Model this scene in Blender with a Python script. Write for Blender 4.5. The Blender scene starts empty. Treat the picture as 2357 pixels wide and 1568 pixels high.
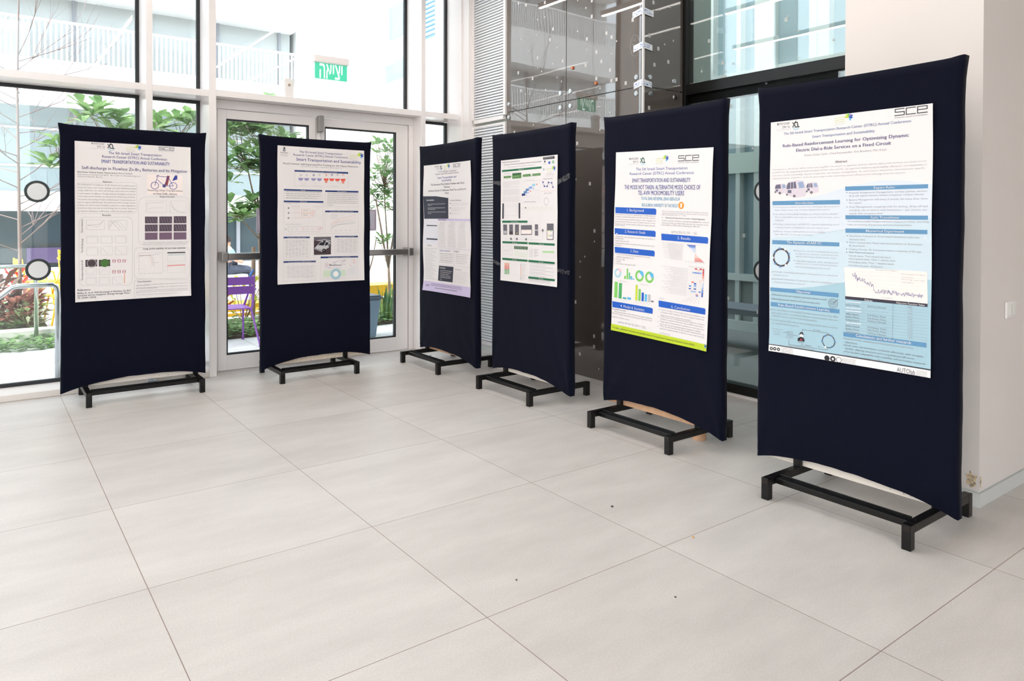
import bpy, bmesh, math, random
from mathutils import Vector, Matrix
R_ = math.radians
scene = bpy.context.scene
COL = scene.collection

# ---------------------------------------------------------------- camera, sky, sun, exposure
yaw, pitch, roll = 0.6394, 0.0110, 0.0028
fwd = Vector((math.sin(yaw), math.cos(yaw), 0)); rgt = Vector((math.cos(yaw), -math.sin(yaw), 0)); upv = Vector((0, 0, 1))
F = fwd * math.cos(pitch) - upv * math.sin(pitch)
U0 = upv * math.cos(pitch) + fwd * math.sin(pitch)
Rv = rgt * math.cos(roll) + U0 * math.sin(roll)
Uv = U0 * math.cos(roll) - rgt * math.sin(roll)
cam_data = bpy.data.cameras.new('camera'); cam = bpy.data.objects.new('camera', cam_data); COL.objects.link(cam)
m = Matrix((Rv, Uv, -F)).transposed().to_4x4(); m.translation = Vector((0.40257, -5.61654, 1.37484))
cam.matrix_world = m
cam_data.sensor_width = 36; cam_data.lens = 1651.6 / 2357 * 36
cam_data.shift_y = -(784 - 519.66) / 2357
cam_data.clip_start = 0.05; cam_data.clip_end = 300
scene.camera = cam

W = bpy.data.worlds.new('sky'); scene.world = W; W.use_nodes = True
nt = W.node_tree; nt.nodes.clear()
sky = nt.nodes.new('ShaderNodeTexSky'); sky.sky_type = 'NISHITA'; sky.sun_disc = False
sky.sun_elevation = R_(52); sky.sun_rotation = R_(250); sky.air_density = 1.0; sky.dust_density = 2.5
bg = nt.nodes.new('ShaderNodeBackground'); bg.inputs[1].default_value = .8
wo = nt.nodes.new('ShaderNodeOutputWorld')
hs = nt.nodes.new('ShaderNodeHueSaturation'); hs.inputs['Saturation'].default_value = .42
nt.links.new(sky.outputs[0], hs.inputs['Color']); nt.links.new(hs.outputs[0], bg.inputs[0]); nt.links.new(bg.outputs[0], wo.inputs[0])

sl = bpy.data.lights.new('sun', 'SUN'); sl.energy = 2.8; sl.angle = R_(0.6); sl.color = (1, .96, .9)
so = bpy.data.objects.new('sun', sl); COL.objects.link(so)
so.rotation_euler = Vector((.58, .30, -.76)).to_track_quat('-Z', 'Y').to_euler()
so.location = (-4, 3, 12)

LAMP = 31.0          # radiance of the linear ceiling lamps
scene.view_settings.view_transform = 'Standard'; scene.view_settings.look = 'None'
scene.view_settings.gamma = 1; scene.view_settings.use_curve_mapping = False
scene.view_settings.exposure = 0.16
scene.cycles.max_bounces = 10; scene.cycles.transparent_max_bounces = 24
scene.cycles.diffuse_bounces = 5; scene.cycles.glossy_bounces = 5
scene.cycles.sample_clamp_indirect = 6; scene.cycles.caustics_reflective = False; scene.cycles.caustics_refractive = False

# ---------------------------------------------------------------- materials
def lin(c): return tuple(((x / 255) / 12.92 if x / 255 <= .04045 else ((x / 255 + .055) / 1.055) ** 2.4) for x in c)
MATS = {}
def mat(name, rgb, rough=.6, metal=0, spec=.5, var=0, vscale=6, bump=0, bscale=200, emit=0, coat=0, sheen=0, sub=0, rgb2=None, thr=None):
    if name in MATS: return MATS[name]
    M = bpy.data.materials.new(name); M.use_nodes = True; t = M.node_tree; b = t.nodes['Principled BSDF']
    c = lin(rgb) if max(rgb) > 1.0001 else rgb
    b.inputs['Base Color'].default_value = (*c, 1); b.inputs['Roughness'].default_value = rough
    b.inputs['Metallic'].default_value = metal; b.inputs['Specular IOR Level'].default_value = spec
    if coat: b.inputs['Coat Weight'].default_value = coat; b.inputs['Coat Roughness'].default_value = .05
    if sheen: b.inputs['Sheen Weight'].default_value = sheen; b.inputs['Sheen Roughness'].default_value = .5
    if emit: b.inputs['Emission Color'].default_value = (*c, 1); b.inputs['Emission Strength'].default_value = emit
    tc = t.nodes.new('ShaderNodeTexCoord')
    if var or rgb2:
        n = t.nodes.new('ShaderNodeTexNoise'); n.inputs['Scale'].default_value = vscale; n.inputs['Detail'].default_value = 5
        t.links.new(tc.outputs['Object'], n.inputs['Vector'])
        r = t.nodes.new('ShaderNodeValToRGB'); t.links.new(n.outputs[0], r.inputs[0])
        if rgb2:
            c2 = lin(rgb2); a, z = thr or (.35, .65)
            r.color_ramp.elements[0].position = a; r.color_ramp.elements[1].position = z
            r.color_ramp.elements[0].color = (*c, 1); r.color_ramp.elements[1].color = (*c2, 1)
        else:
            r.color_ramp.elements[0].position = .3; r.color_ramp.elements[1].position = .7
            r.color_ramp.elements[0].color = (*[x * (1 - var) for x in c], 1); r.color_ramp.elements[1].color = (*[min(1, x * (1 + var)) for x in c], 1)
        t.links.new(r.outputs[0], b.inputs['Base Color'])
    if bump:
        n2 = t.nodes.new('ShaderNodeTexNoise'); n2.inputs['Scale'].default_value = bscale; n2.inputs['Detail'].default_value = 3
        t.links.new(tc.outputs['Object'], n2.inputs['Vector'])
        bp = t.nodes.new('ShaderNodeBump'); bp.inputs['Strength'].default_value = bump; bp.inputs['Distance'].default_value = .002
        t.links.new(n2.outputs[0], bp.inputs['Height']); t.links.new(bp.outputs[0], b.inputs['Normal'])
    MATS[name] = M; return M

def glass(name, tint=(.95, .98, .97), refl=1.0, ior=1.5, base=0.0, ripple=0.0):
    M = bpy.data.materials.new(name); M.use_nodes = True; t = M.node_tree; t.nodes.clear()
    tr = t.nodes.new('ShaderNodeBsdfTransparent'); tr.inputs[0].default_value = (*tint, 1)
    gl = t.nodes.new('ShaderNodeBsdfGlossy'); gl.inputs['Roughness'].default_value = 0.0; gl.inputs[0].default_value = (refl, refl, refl, 1)
    fr = t.nodes.new('ShaderNodeFresnel'); 
    ge = t.nodes.new('ShaderNodeNewGeometry'); im = t.nodes.new('ShaderNodeMapRange'); im.inputs['To Min'].default_value = ior; im.inputs['To Max'].default_value = 1 / ior
    t.links.new(ge.outputs['Backfacing'], im.inputs['Value']); t.links.new(im.outputs[0], fr.inputs[0])
    ad = t.nodes.new('ShaderNodeMath'); ad.operation = 'ADD'; ad.use_clamp = True; ad.inputs[1].default_value = base
    mx = t.nodes.new('ShaderNodeMixShader'); o = t.nodes.new('ShaderNodeOutputMaterial')
    t.links.new(fr.outputs[0], ad.inputs[0]); t.links.new(ad.outputs[0], mx.inputs[0])
    t.links.new(tr.outputs[0], mx.inputs[1]); t.links.new(gl.outputs[0], mx.inputs[2]); t.links.new(mx.outputs[0], o.inputs[0])
    if ripple:
        tc = t.nodes.new('ShaderNodeTexCoord'); n = t.nodes.new('ShaderNodeTexNoise'); n.inputs['Scale'].default_value = 1.6; n.inputs['Detail'].default_value = 0
        bp = t.nodes.new('ShaderNodeBump'); bp.inputs['Strength'].default_value = ripple; bp.inputs['Distance'].default_value = .02
        t.links.new(tc.outputs['Object'], n.inputs['Vector']); t.links.new(n.outputs[0], bp.inputs['Height']); t.links.new(bp.outputs[0], gl.inputs['Normal'])
    return M

def floor_material():
    M = bpy.data.materials.new('porcelain tile'); M.use_nodes = True; t = M.node_tree; b = t.nodes['Principled BSDF']
    N = lambda k, **kw: t.nodes.new(k)
    geo = N('ShaderNodeNewGeometry'); sep = N('ShaderNodeSeparateXYZ'); t.links.new(geo.outputs['Position'], sep.inputs[0])
    def mth(op, a, bb=None):
        n = N('ShaderNodeMath'); n.operation = op
        for i, v in enumerate((a, bb)):
            if v is None: continue
            if isinstance(v, (int, float)): n.inputs[i].default_value = v
            else: t.links.new(v, n.inputs[i])
        return n.outputs[0]
    ds = []; ids = []
    for ax in ('X', 'Y'):
        q = mth('DIVIDE', mth('ADD', sep.outputs[ax], 90.0), .9)
        fr = mth('FRACT', q); ids.append(mth('FLOOR', q))
        ds.append(mth('MINIMUM', fr, mth('SUBTRACT', 1.0, fr)))
    d = mth('MINIMUM', ds[0], ds[1])
    grout = mth('LESS_THAN', d, .0017)
    wn = N('ShaderNodeTexWhiteNoise'); wn.noise_dimensions = '2D'; cb = N('ShaderNodeCombineXYZ')
    t.links.new(ids[0], cb.inputs[0]); t.links.new(ids[1], cb.inputs[1]); t.links.new(cb.outputs[0], wn.inputs['Vector'])
    mp = N('ShaderNodeMapping'); mp.inputs['Scale'].default_value = (1.0, 3.0, 1); t.links.new(geo.outputs['Position'], mp.inputs[0])
    n1 = N('ShaderNodeTexNoise'); n1.inputs['Scale'].default_value = 1.6; n1.inputs['Detail'].default_value = 8; n1.inputs['Roughness'].default_value = .62
    t.links.new(mp.outputs[0], n1.inputs['Vector'])
    n2 = N('ShaderNodeTexNoise'); n2.inputs['Scale'].default_value = 140; n2.inputs['Detail'].default_value = 2; t.links.new(geo.outputs['Position'], n2.inputs['Vector'])
    r = N('ShaderNodeValToRGB'); t.links.new(n1.outputs[0], r.inputs[0])
    r.color_ramp.elements[0].position = .3; r.color_ramp.elements[1].position = .72
    r.color_ramp.elements[0].color = (*lin((196, 190, 185)), 1); r.color_ramp.elements[1].color = (*lin((212, 206, 201)), 1)
    r2 = N('ShaderNodeValToRGB'); t.links.new(n2.outputs[0], r2.inputs[0])
    r2.color_ramp.elements[0].position = .42; r2.color_ramp.elements[1].position = .7
    r2.color_ramp.elements[0].color = (.965, .965, .965, 1); r2.color_ramp.elements[1].color = (1.05, 1.05, 1.05, 1)
    mu = N('ShaderNodeMixRGB'); mu.blend_type = 'MULTIPLY'; mu.inputs[0].default_value = 1; t.links.new(r.outputs[0], mu.inputs[1]); t.links.new(r2.outputs[0], mu.inputs[2])
    tl = N('ShaderNodeValToRGB'); t.links.new(wn.outputs['Value'], tl.inputs[0])
    tl.color_ramp.elements[0].color = (.965, .96, .955, 1); tl.color_ramp.elements[1].color = (1.03, 1.03, 1.03, 1)
    mu2 = N('ShaderNodeMixRGB'); mu2.blend_type = 'MULTIPLY'; mu2.inputs[0].default_value = 1; t.links.new(mu.outputs[0], mu2.inputs[1]); t.links.new(tl.outputs[0], mu2.inputs[2])
    mg = N('ShaderNodeMixRGB'); t.links.new(grout, mg.inputs[0]); t.links.new(mu2.outputs[0], mg.inputs[1]); mg.inputs[2].default_value = (*lin((132, 112, 100)), 1)
    t.links.new(mg.outputs[0], b.inputs['Base Color'])
    b.inputs['Roughness'].default_value = .42; b.inputs['Specular IOR Level'].default_value = .5
    bp = N('ShaderNodeBump'); bp.inputs['Strength'].default_value = .02; bp.inputs['Distance'].default_value = .001
    t.links.new(n2.outputs[0], bp.inputs['Height']); t.links.new(bp.outputs[0], b.inputs['Normal'])
    return M

def bronze_material():
    M = mat('bronze mirror glass', (92, 84, 79), rough=.02, spec=.5)
    t = M.node_tree; b = t.nodes['Principled BSDF']; b.inputs['IOR'].default_value = 2.1
    tc = t.nodes.new('ShaderNodeTexCoord'); n = t.nodes.new('ShaderNodeTexNoise'); n.inputs['Scale'].default_value = 1.7; n.inputs['Detail'].default_value = 0
    bp = t.nodes.new('ShaderNodeBump'); bp.inputs['Strength'].default_value = .035; bp.inputs['Distance'].default_value = .05
    t.links.new(tc.outputs['Object'], n.inputs['Vector']); t.links.new(n.outputs[0], bp.inputs['Height']); t.links.new(bp.outputs[0], b.inputs['Normal'])
    return M

WHITE = mat('white painted aluminium', (245, 239, 238), rough=.22, spec=.5)
PLAST = mat('white wall plaster', (226, 217, 213), rough=.8, var=.015, vscale=3, bump=.1, bscale=90)
CEILM = mat('white ceiling', (235, 232, 228), rough=.9)
BLACKG = mat('black rubber gasket', (30, 32, 36), rough=.5)
BLACKF = mat('black window frame', (8, 8, 8), rough=.35, spec=.25)
BASEM = mat('pale grey skirting', (212, 212, 210), rough=.5)
GLASS = glass('clear window glass')
DGLASS = glass('door glass')
SGLASS = glass('coated side glass', tint=(.74, .79, .78), refl=.95, ior=1.6, base=.03, ripple=.03)
FLOORM = floor_material(); BRONZE = bronze_material()
NAVY = mat('navy stretch fabric', (0.0019, 0.0028, 0.0108), rough=.85, spec=.1, sheen=.04, bump=.25, bscale=420)
BMETAL = mat('black painted steel', (9, 8, 8), rough=.32, spec=.35, rgb2=(110, 94, 82), thr=(.70, .73), vscale=70)
RUST = mat('bare tube end', (120, 78, 55), rough=.6)
FOAM = mat('white foam board edge', (232, 220, 210), rough=.85, rgb2=(120, 92, 78), thr=(.66, .72), vscale=45)
SPECK = mat('speckled foam edge', (226, 208, 190), rough=.85, rgb2=(120, 95, 80), thr=(.58, .66), vscale=110)
WOOD = mat('pale plywood', (206, 162, 128), rough=.6, var=.12, vscale=14)
PAPER = mat('poster paper', (232, 226, 226), rough=.38, spec=.4)
CHROME = mat('brushed stainless steel', (200, 202, 205), rough=.22, metal=1)
SATIN = mat('satin aluminium', (170, 165, 162), rough=.3, metal=.85)
GREYP = mat('grey plastic', (150, 146, 143), rough=.45)
LOUVM = mat('light grey louvre blades', (228, 228, 230), rough=.4)
CLEARTAPE = glass('clear adhesive tape', tint=(.86, .88, .9), refl=.9, ior=1.5, base=.07)

# ---------------------------------------------------------------- mesh helpers
class MB:
    def __init__(s): s.v = []; s.f = []; s.mi = []; s.m = 0
    def add(s, vs, fs):
        b = len(s.v); s.v += [tuple(q) for q in vs]; s.f += [tuple(i + b for i in f) for f in fs]; s.mi += [s.m] * len(fs); return s
    def box(s, x0, y0, z0, x1, y1, z1):
        x0, x1 = min(x0, x1), max(x0, x1); y0, y1 = min(y0, y1), max(y0, y1); z0, z1 = min(z0, z1), max(z0, z1)
        return s.add([(x0, y0, z0), (x1, y0, z0), (x1, y1, z0), (x0, y1, z0), (x0, y0, z1), (x1, y0, z1), (x1, y1, z1), (x0, y1, z1)],
                     [(0, 3, 2, 1), (4, 5, 6, 7), (0, 1, 5, 4), (1, 2, 6, 5), (2, 3, 7, 6), (3, 0, 4, 7)])
    def bar(s, a, b, w, h):
        a, b = Vector(a), Vector(b); d = (b - a).normalized(); u = Vector((0, 0, 1)) if abs(d.z) < .9 else Vector((0, 1, 0))
        r = d.cross(u).normalized() * w / 2; u2 = r.cross(d).normalized() * h / 2
        vs = [a - r - u2, a + r - u2, a + r + u2, a - r + u2, b - r - u2, b + r - u2, b + r + u2, b - r + u2]
        return s.add(vs, [(0, 3, 2, 1), (4, 5, 6, 7), (0, 1, 5, 4), (1, 2, 6, 5), (2, 3, 7, 6), (3, 0, 4, 7)])
    def tube(s, pts, r, seg=10, cap=True):
        pts = [Vector(p) for p in pts]; n = len(pts); rs = r if isinstance(r, (list, tuple)) else [r] * n
        prev = None; rings = []
        for i, p in enumerate(pts):
            d = ((pts[min(i + 1, n - 1)] - pts[max(i - 1, 0)])).normalized()
            if prev is None: prev = Vector((0, 0, 1)) if abs(d.z) < .9 else Vector((1, 0, 0))
            a = (prev - d * prev.dot(d)).normalized(); prev = a; c = d.cross(a)
            rings.append([p + (a * math.cos(2 * math.pi * k / seg) + c * math.sin(2 * math.pi * k / seg)) * rs[i] for k in range(seg)])
        vs = [q for g in rings for q in g]; fs = []
        for i in range(n - 1):
            for k in range(seg): fs.append((i * seg + k, i * seg + (k + 1) % seg, (i + 1) * seg + (k + 1) % seg, (i + 1) * seg + k))
        if cap: fs += [tuple(range(seg))[::-1], tuple((n - 1) * seg + k for k in range(seg))]
        return s.add(vs, fs)
    def cyl(s, c, ax, r, l, seg=24, r2=None):
        c, ax = Vector(c), Vector(ax).normalized(); return s.tube([c, c + ax * l], [r, r if r2 is None else r2], seg)
    def prism(s, poly, y0, y1):   # polygon in x,z extruded along y
        n = len(poly); vs = [(x, y0, z) for x, z in poly] + [(x, y1, z) for x, z in poly]
        fs = [tuple(range(n)), tuple(range(2 * n - 1, n - 1, -1))] + [(i, i + n, (i + 1) % n + n, (i + 1) % n) for i in range(n)]
        return s.add(vs, fs)
    def build(s, name, mats, parent=None, smooth=False, bevel=0, loc=None, fixn=True):
        me = bpy.data.meshes.new(name); me.from_pydata(s.v, [], s.f); me.update()
        for M in (mats if isinstance(mats, (list, tuple)) else [mats]): me.materials.append(M)
        me.polygons.foreach_set('material_index', s.mi)
        if fixn:
            bm = bmesh.new(); bm.from_mesh(me); bmesh.ops.recalc_face_normals(bm, faces=bm.faces); bm.to_mesh(me); bm.free()
        if smooth: me.polygons.foreach_set('use_smooth', [True] * len(me.polygons))
        o = bpy.data.objects.new(name, me); COL.objects.link(o)
        if parent: o.parent = parent
        if loc: o.location = loc
        if bevel:
            b = o.modifiers.new('bevel', 'BEVEL'); b.width = bevel; b.segments = 2; b.limit_method = 'ANGLE'
        return o
def tag(o, label=None, cat=None, group=None, kind=None):
    if label: o['label'] = label
    if cat: o['category'] = cat
    if group: o['group'] = group
    if kind: o['kind'] = kind
    return o
def thing(name, label, cat, loc=(0, 0, 0), rz=0, group=None, kind=None):
    o = bpy.data.objects.new(name, None); COL.objects.link(o); o.location = loc; o.rotation_euler = (0, 0, rz); o.empty_display_size = .1
    return tag(o, label, cat, group, kind)
def struct(name, mb, m, parent=None, **k):
    o = mb.build(name, m, parent, **k)
    if not parent: o['kind'] = 'structure'
    return o
def copy_tree(o, parent=None):
    c = o.copy(); COL.objects.link(c)
    if parent: c.parent = parent
    for ch in list(o.children): copy_tree(ch, c)
    return c

POSTER={
'dial':[
('Q',[(4,347),(106,344),(326,327),(543,289),(711,272),(869,278),(1000,295),(1000,626),(5,669)],'p1'),('Q',[(6,504),(240,492),(428,474),(546,458),(1000,415),(1000,696),(6,752)],'p2'),
('Q',[(6,726),(144,719),(307,704),(467,682),(607,661),(773,642),(1000,642),(1000,970),(1,968)],'p3'),('Q',[(0,969),(1000,968),(1000,973),(0,973)],'k2'),('Q',[(0,973),(1000,973),(1000,1000),(0,1000)],'wh'),('bar',121,19,150,'k3'),
('flo',508,16,75),('sce',883,17,185),('T',94,887,60,10.4,'The 5th Israeli Smart Transportation Research Center (ISTRC) Annual Conference:','b2',1),('T',291,682,84,10.5,'Smart Transportation and Sustainability','b2',1),
('T',88,873,113,12.7,'Rule-Based Reinforcement Learning for Optimizing Dynamic','n1',1.4),('T',183,775,137,12.8,'Electric Dial-a-Ride Services on a Fixed Circuit','n1',1.4),
('T',241,750,158,7.5,'Rotem Zohar-Ophir, Ohad Eisenhandler, Kris Braekers, Mor Kaspi','g3',0),('T',442,518,194,9.1,'Abstract','g1',1),
('T',16,968,210,6.0,'We present a rule-based reinforcement learning (RL) framework to optimize dynamic electric dial-a-ride services on a fixed circuit','g4',0),
('T',17,970,223,6.0,'(eDARP-FC). By integrating predefined expert-driven rules with RL, our approach balances explainability, efficiency, and adaptability in','g4',0),
('T',17,966,236,6.0,'real-time vehicle scheduling, request assignment, and battery management. An event-based simulation demonstrates that RL-','g4',0),
('T',17,858,249,6.1,'enhanced policies outperform fixed rule-based approaches, improving service efficiency and reducing unserved requests.','g4',0),
('Q',[(36,279),(43,272),(80,269),(106,270),(116,283),(119,304),(115,310),(72,314),(34,305)],'bus'),('Q',[(38,282),(44,274),(74,272),(79,290),(37,291)],'bk'),('Q',[(85,274),(105,273),(113,288),(90,290)],'bw'),
('Q',[(42,294),(57,294),(58,302),(42,302)],'bk'),('L',[(54,273),(54,291)],3,'bus'),('L',[(66,273),(66,291)],3,'bus'),('C',70,310,8,'k1',0.4),('C',39,305,6,'k1',0.4),
('Q',[(255,279),(263,271),(299,268),(324,270),(334,283),(337,305),(333,311),(291,315),(253,306)],'bus'),('Q',[(257,282),(264,274),(293,272),(298,290),(256,291)],'bk'),('Q',[(303,274),(323,272),(331,288),(308,290)],'bw'),
('Q',[(262,294),(277,294),(277,303),(262,302)],'bk'),('L',[(273,272),(273,291)],3,'bus'),('L',[(285,272),(285,291)],3,'bus'),('C',289,311,8,'k1',0.4),('C',258,306,6,'k1',0.4),
('Q',[(116,275),(129,262),(190,257),(232,260),(249,281),(253,315),(247,325),(177,331),(112,317)],'bus'),('Q',[(119,278),(130,267),(180,263),(187,291),(118,294)],'bk'),('Q',[(197,267),(230,264),(243,289),(206,292)],'bw'),
('Q',[(126,298),(152,298),(152,311),(126,311)],'bk'),('L',[(146,264),(146,293)],3,'bus'),('L',[(166,264),(166,293)],3,'bus'),('C',172,324,8,'k1',0.4),('C',121,317,6,'k1',0.4),('R',18,344,474,362,'b3'),
('T',181,301,358,8.7,'Introduction','wh',1),('T',36,471,373,5.9,'Autonomous mobility services face challenges due to battery','g4',0),('C',27,369,3,'g2',0),
('T',36,414,386,5.9,'limits, fixed routes, and real-time demand fluctuations.','g4',0),('T',36,467,404,5.9,'The Electric Dial-a-Ride Problem on a Fixed Circuit (eDARP-','g4',0),('C',27,401,3,'g2',0),
('T',36,472,417,5.9,'FC) models EAVs operating on a circuit with stations, and a','g4',0),('T',36,100,430,6.1,'charging depot.','g4',0),('T',37,470,447,5.9,'Strategic scheduling in eDARP-FC requires optimizing travel','g4',0),
('C',28,445,3,'g2',0),('T',37,409,461,6.0,'requests, battery management, and operational costs.','g4',0),('T',37,382,478,6.0,'Effective decision-making balances service quality,','g4',0),('C',28,477,3,'g2',0),
('T',37,304,491,6.0,'fleet efficiency, and energy constraints.','g4',0),('Q',[(506,291),(978,293),(978,308),(507,308)],'b3'),('T',679,798,304,9.4,'Expert Rules','wh',1),
('T',530,975,320,6.1,'Request Assignment Management: earliest pickup, earliest','g3',0),('C',517,315,3,'g2',0),('T',531,959,332,6.1,'drop-off, highest battery, lowest occupancy, random choose.','g3',0),
('T',531,976,348,6.1,'Battery Management: full every 3 rounds, full every time, leave','g3',0),('C',517,345,3,'g2',0),('T',531,607,360,6.3,'for request','g3',0),
('T',531,977,376,6.1,'Stop Management: stopping only for pickup, drop-off and','g3',0),('C',518,373,3,'g2',0),('T',532,978,389,6.1,'charging, idle at station with limitations – per station, per','g3',0),
('T',532,731,402,6.3,'round, with occupancy limit','g3',0),('Q',[(509,406),(981,408),(980,423),(509,422)],'b3'),('T',663,822,419,9.4,'Rule Transitions','wh',1),
('T',522,986,433,5.8,'An auxiliary model realigns decision sequences when switching','g3',0),('T',522,895,446,5.8,'rules, preventing disruptions and ensuring feasibility','g3',0),('Q',[(510,459),(978,460),(978,476),(510,476)],'b3'),
('T',635,853,472,9.8,'Numerical Experiment','wh',1),('T',535,933,491,6.2,'Simulation Framework: Event-based simulation with real','g3',0),('C',522,488,3,'g2',0),('T',535,631,505,6.4,'demand data','g3',0),
('T',534,949,517,6.2,'Policy Comparison: Fixed rule-based policies vs. Rule-based','g3',0),('C',521,514,3,'g2',0),('T',534,630,530,6.4,'RL framework','g3',0),
('T',532,949,544,6.2,'Training Process: RL framework learns in batches of 50 reps.','g3',0),('C',519,541,3,'g2',0),('T',533,687,556,6.3,'State Representations:','g2',0),('C',519,554,3,'g2',0),
('T',531,777,570,6.3,'oSmall-state: Time-based demand','g3',0),('T',531,803,582,6.3,'oOccupancy-state: Time + vehicle load','g3',0),('T',531,798,595,6.3,'oCharging-state: Time + battery levels','g3',0),
('T',531,734,608,6.3,'oCombined-state: All factors','g3',0),('Q',[(17,514),(473,516),(472,532),(17,532)],'b3'),('T',122,360,527,10.3,'The Dynamic eDARP-FC','wh',1),('C',83,588,60,'k4',0.82),('C',139,598,7,'b4',0),('C',115,620,7,'wh',0),
('C',76,628,7,'b4',0),('C',40,616,7,'b4',0),('C',24,591,7,'wh',0),('C',36,565,7,'b4',0),('C',70,549,7,'b4',0),('C',110,552,7,'wh',0),('C',137,571,7,'b4',0),('T',182,464,559,5.9,'Real-time travel requests are to be','g4',0),
('C',174,556,3,'g2',0),('T',182,464,571,5.9,'assigned to electric autonomous','g4',0),('T',183,455,583,5.9,'vehicles (EAVs) on a fixed circular route.','g4',0),('T',183,465,602,5.9,'Vehicles operate with designated','g4',0),
('C',174,599,3,'g2',0),('T',183,465,613,5.9,'stations and a central charging depot','g4',0),('T',183,417,627,5.9,'without deviating from the circuit.','g4',0),
('T',30,466,654,6.4,'Strategic scheduling and battery management are critical for','g4',0),('C',20,653,3,'g2',0),('T',30,137,668,6.6,'efficient service.','g4',0),
('T',30,467,685,6.4,'Dynamic balancing of demand, vehicle availability, and','g4',0),('C',21,684,3,'g2',0),('T',30,253,699,6.5,'charging constraints is essential.','g4',0),('Q',[(7,721),(471,721),(470,738),(7,737)],'b3'),
('T',189,287,734,10.4,'Objectives','wh',1),('T',29,395,755,7.2,'Minimize unserved requests and total vehicle rounds','g2',0),('C',20,752,3,'g2',0),('T',26,351,773,7.3,'Balancing service quality and operational costs','g2',0),
('C',17,771,3,'g2',0),('C',436,764,30,'g1',0.93),('C',436,764,20,'g1',0.9),('C',436,764,10,'g1',0.8),('L',[(436,764),(466,747)],3,'g1'),('Q',[(10,785),(478,786),(477,803),(10,803)],'b3'),
('T',65,416,799,10.8,'Rule-Based Reinforcement Learning','wh',1),('T',19,469,820,6.4,'We develop a rule-based reinforcement learning (RL)','g3',0),('C',10,817,3,'g2',0),
('T',19,468,834,6.4,'approach, where predefined dynamic expert-based rules are','g3',0),('T',19,335,847,6.5,'utilized to ensure structure and explainability.','g3',0),
('T',20,465,865,6.4,'The RL dynamically selects and combines these rules in search','g3',0),('C',10,862,3,'g2',0),('T',20,213,879,6.6,'for optimal dynamic policies.','g3',0),('T',19,96,903,5.0,'Initialized with','g3',0),
('T',29,83,915,5.0,'fixed rule','g3',0),('T',34,75,925,5.0,'policies','g3',0),('L',[(128,903),(128,924)],1,'g2'),('L',[(138,903),(139,924)],1,'g2'),('L',[(148,903),(149,924)],1,'g2'),('L',[(158,903),(159,924)],1,'g2'),
('L',[(168,903),(169,924)],1,'g2'),('L',[(127,903),(170,903)],1,'g2'),('L',[(127,910),(170,910)],1,'g2'),('L',[(127,917),(170,917)],1,'g2'),('L',[(127,924),(170,924)],1,'g2'),('T',117,171,933,5.7,'Q-table','g3',0),
('L',[(103,910),(126,910)],2,'g2'),('L',[(173,917),(202,917)],2,'g2'),('Q',[(215,907),(221,900),(238,899),(244,907)],'k1'),('Q',[(207,909),(250,908),(250,909),(207,911)],'k1'),('C',229,914,12,'wh',0),
('Q',[(201,938),(205,926),(227,918),(247,924),(251,937)],'k1'),('C',227,931,7,'rd',0),('T',201,247,944,6.5,'Agent','g2',0),('L',[(233,899),(233,888),(410,888),(410,895)],2,'g2'),('T',309,353,885,6.3,'Aₜ rule','g2',0),
('C',409,921,42,'k4',0.88),('C',449,918,6,'b4',0),('C',430,942,6,'b4',0),('C',389,946,6,'wh',0),('C',368,925,6,'b4',0),('C',389,901,6,'b4',0),('C',429,897,6,'b4',0),('L',[(142,938),(142,959),(404,958),(404,952)],2,'g2'),
('T',227,300,954,6.4,'Sₜ state','g2',0),('T',140,314,967,6.5,'Rₜ end-of-the-day reward','g3',0),('T',343,369,952,5.9,'Rₜ₊₁','g2',0),('Q',[(505,614),(977,613),(982,730),(515,730)],'cr'),('T',694,815,619,4.4,'Learning Curve by Batch','g3',0),
('L',[(556,636),(559,646),(562,642),(565,650),(568,651),(571,634),(573,634),(577,660),(579,643),(582,643),(586,668),(588,652),(591,664),(594,654),(597,660),(599,649),(602,660),(605,665),(608,659),(611,664),(614,663),(616,652),(620,667),(622,664),(625,659),(628,655),(631,672),(634,665),(637,671),(639,674),(642,672),(645,677),(648,667),(651,676),(653,670),(656,680),(659,680),(662,666),(664,667),(667,669),(670,685),(673,675),(676,680),(678,674),(681,679),(684,697),(687,697),(690,701),(693,701),(696,707),(698,702),(701,706),(704,705),(707,708),(709,702),(712,692),(715,705),(717,708),(720,706),(723,700),(725,703),(728,693),(731,705),(734,701),(736,695),(739,691),(742,706),(745,709),(747,692),(750,705),(752,698),(755,693),(758,696),(761,705),(763,707),(766,691),(769,702),(771,692),(774,704),(776,697),(779,708),(782,709),(784,701),(787,710),(790,697),(792,693),(795,703),(798,692),(800,695),(803,699),(806,703),(808,695),(811,693),(814,708),(816,698),(819,710),(822,709),(824,699),(827,701),(829,702),(832,704),(835,704),(837,703),(840,704),(842,710),(845,702),(847,701),(850,706),(853,697),(855,699),(858,711),(860,703),(863,704),(865,694),(868,701),(871,704),(873,694),(876,705),(879,706),(881,695),(884,706),(886,703),(889,707),(891,701),(894,707),(896,708),(899,695),(901,696),(904,707),(907,712),(909,699),(912,703),(914,706),(917,701),(919,702),(922,701),(924,702),(927,706),(929,701),(932,702),(934,710),(937,696),(939,706),(942,709),(944,701),(947,700),(949,711),(952,700),(954,699),(957,704)],1.6,'pl'),
('L',[(540,628),(976,625)],0.6,'g5'),('L',[(541,642),(977,640)],0.6,'g5'),('L',[(541,657),(977,655)],0.6,'g5'),('L',[(541,671),(977,669)],0.6,'g5'),('L',[(541,685),(978,684)],0.6,'g5'),('L',[(542,700),(978,699)],0.6,'g5'),
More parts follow.
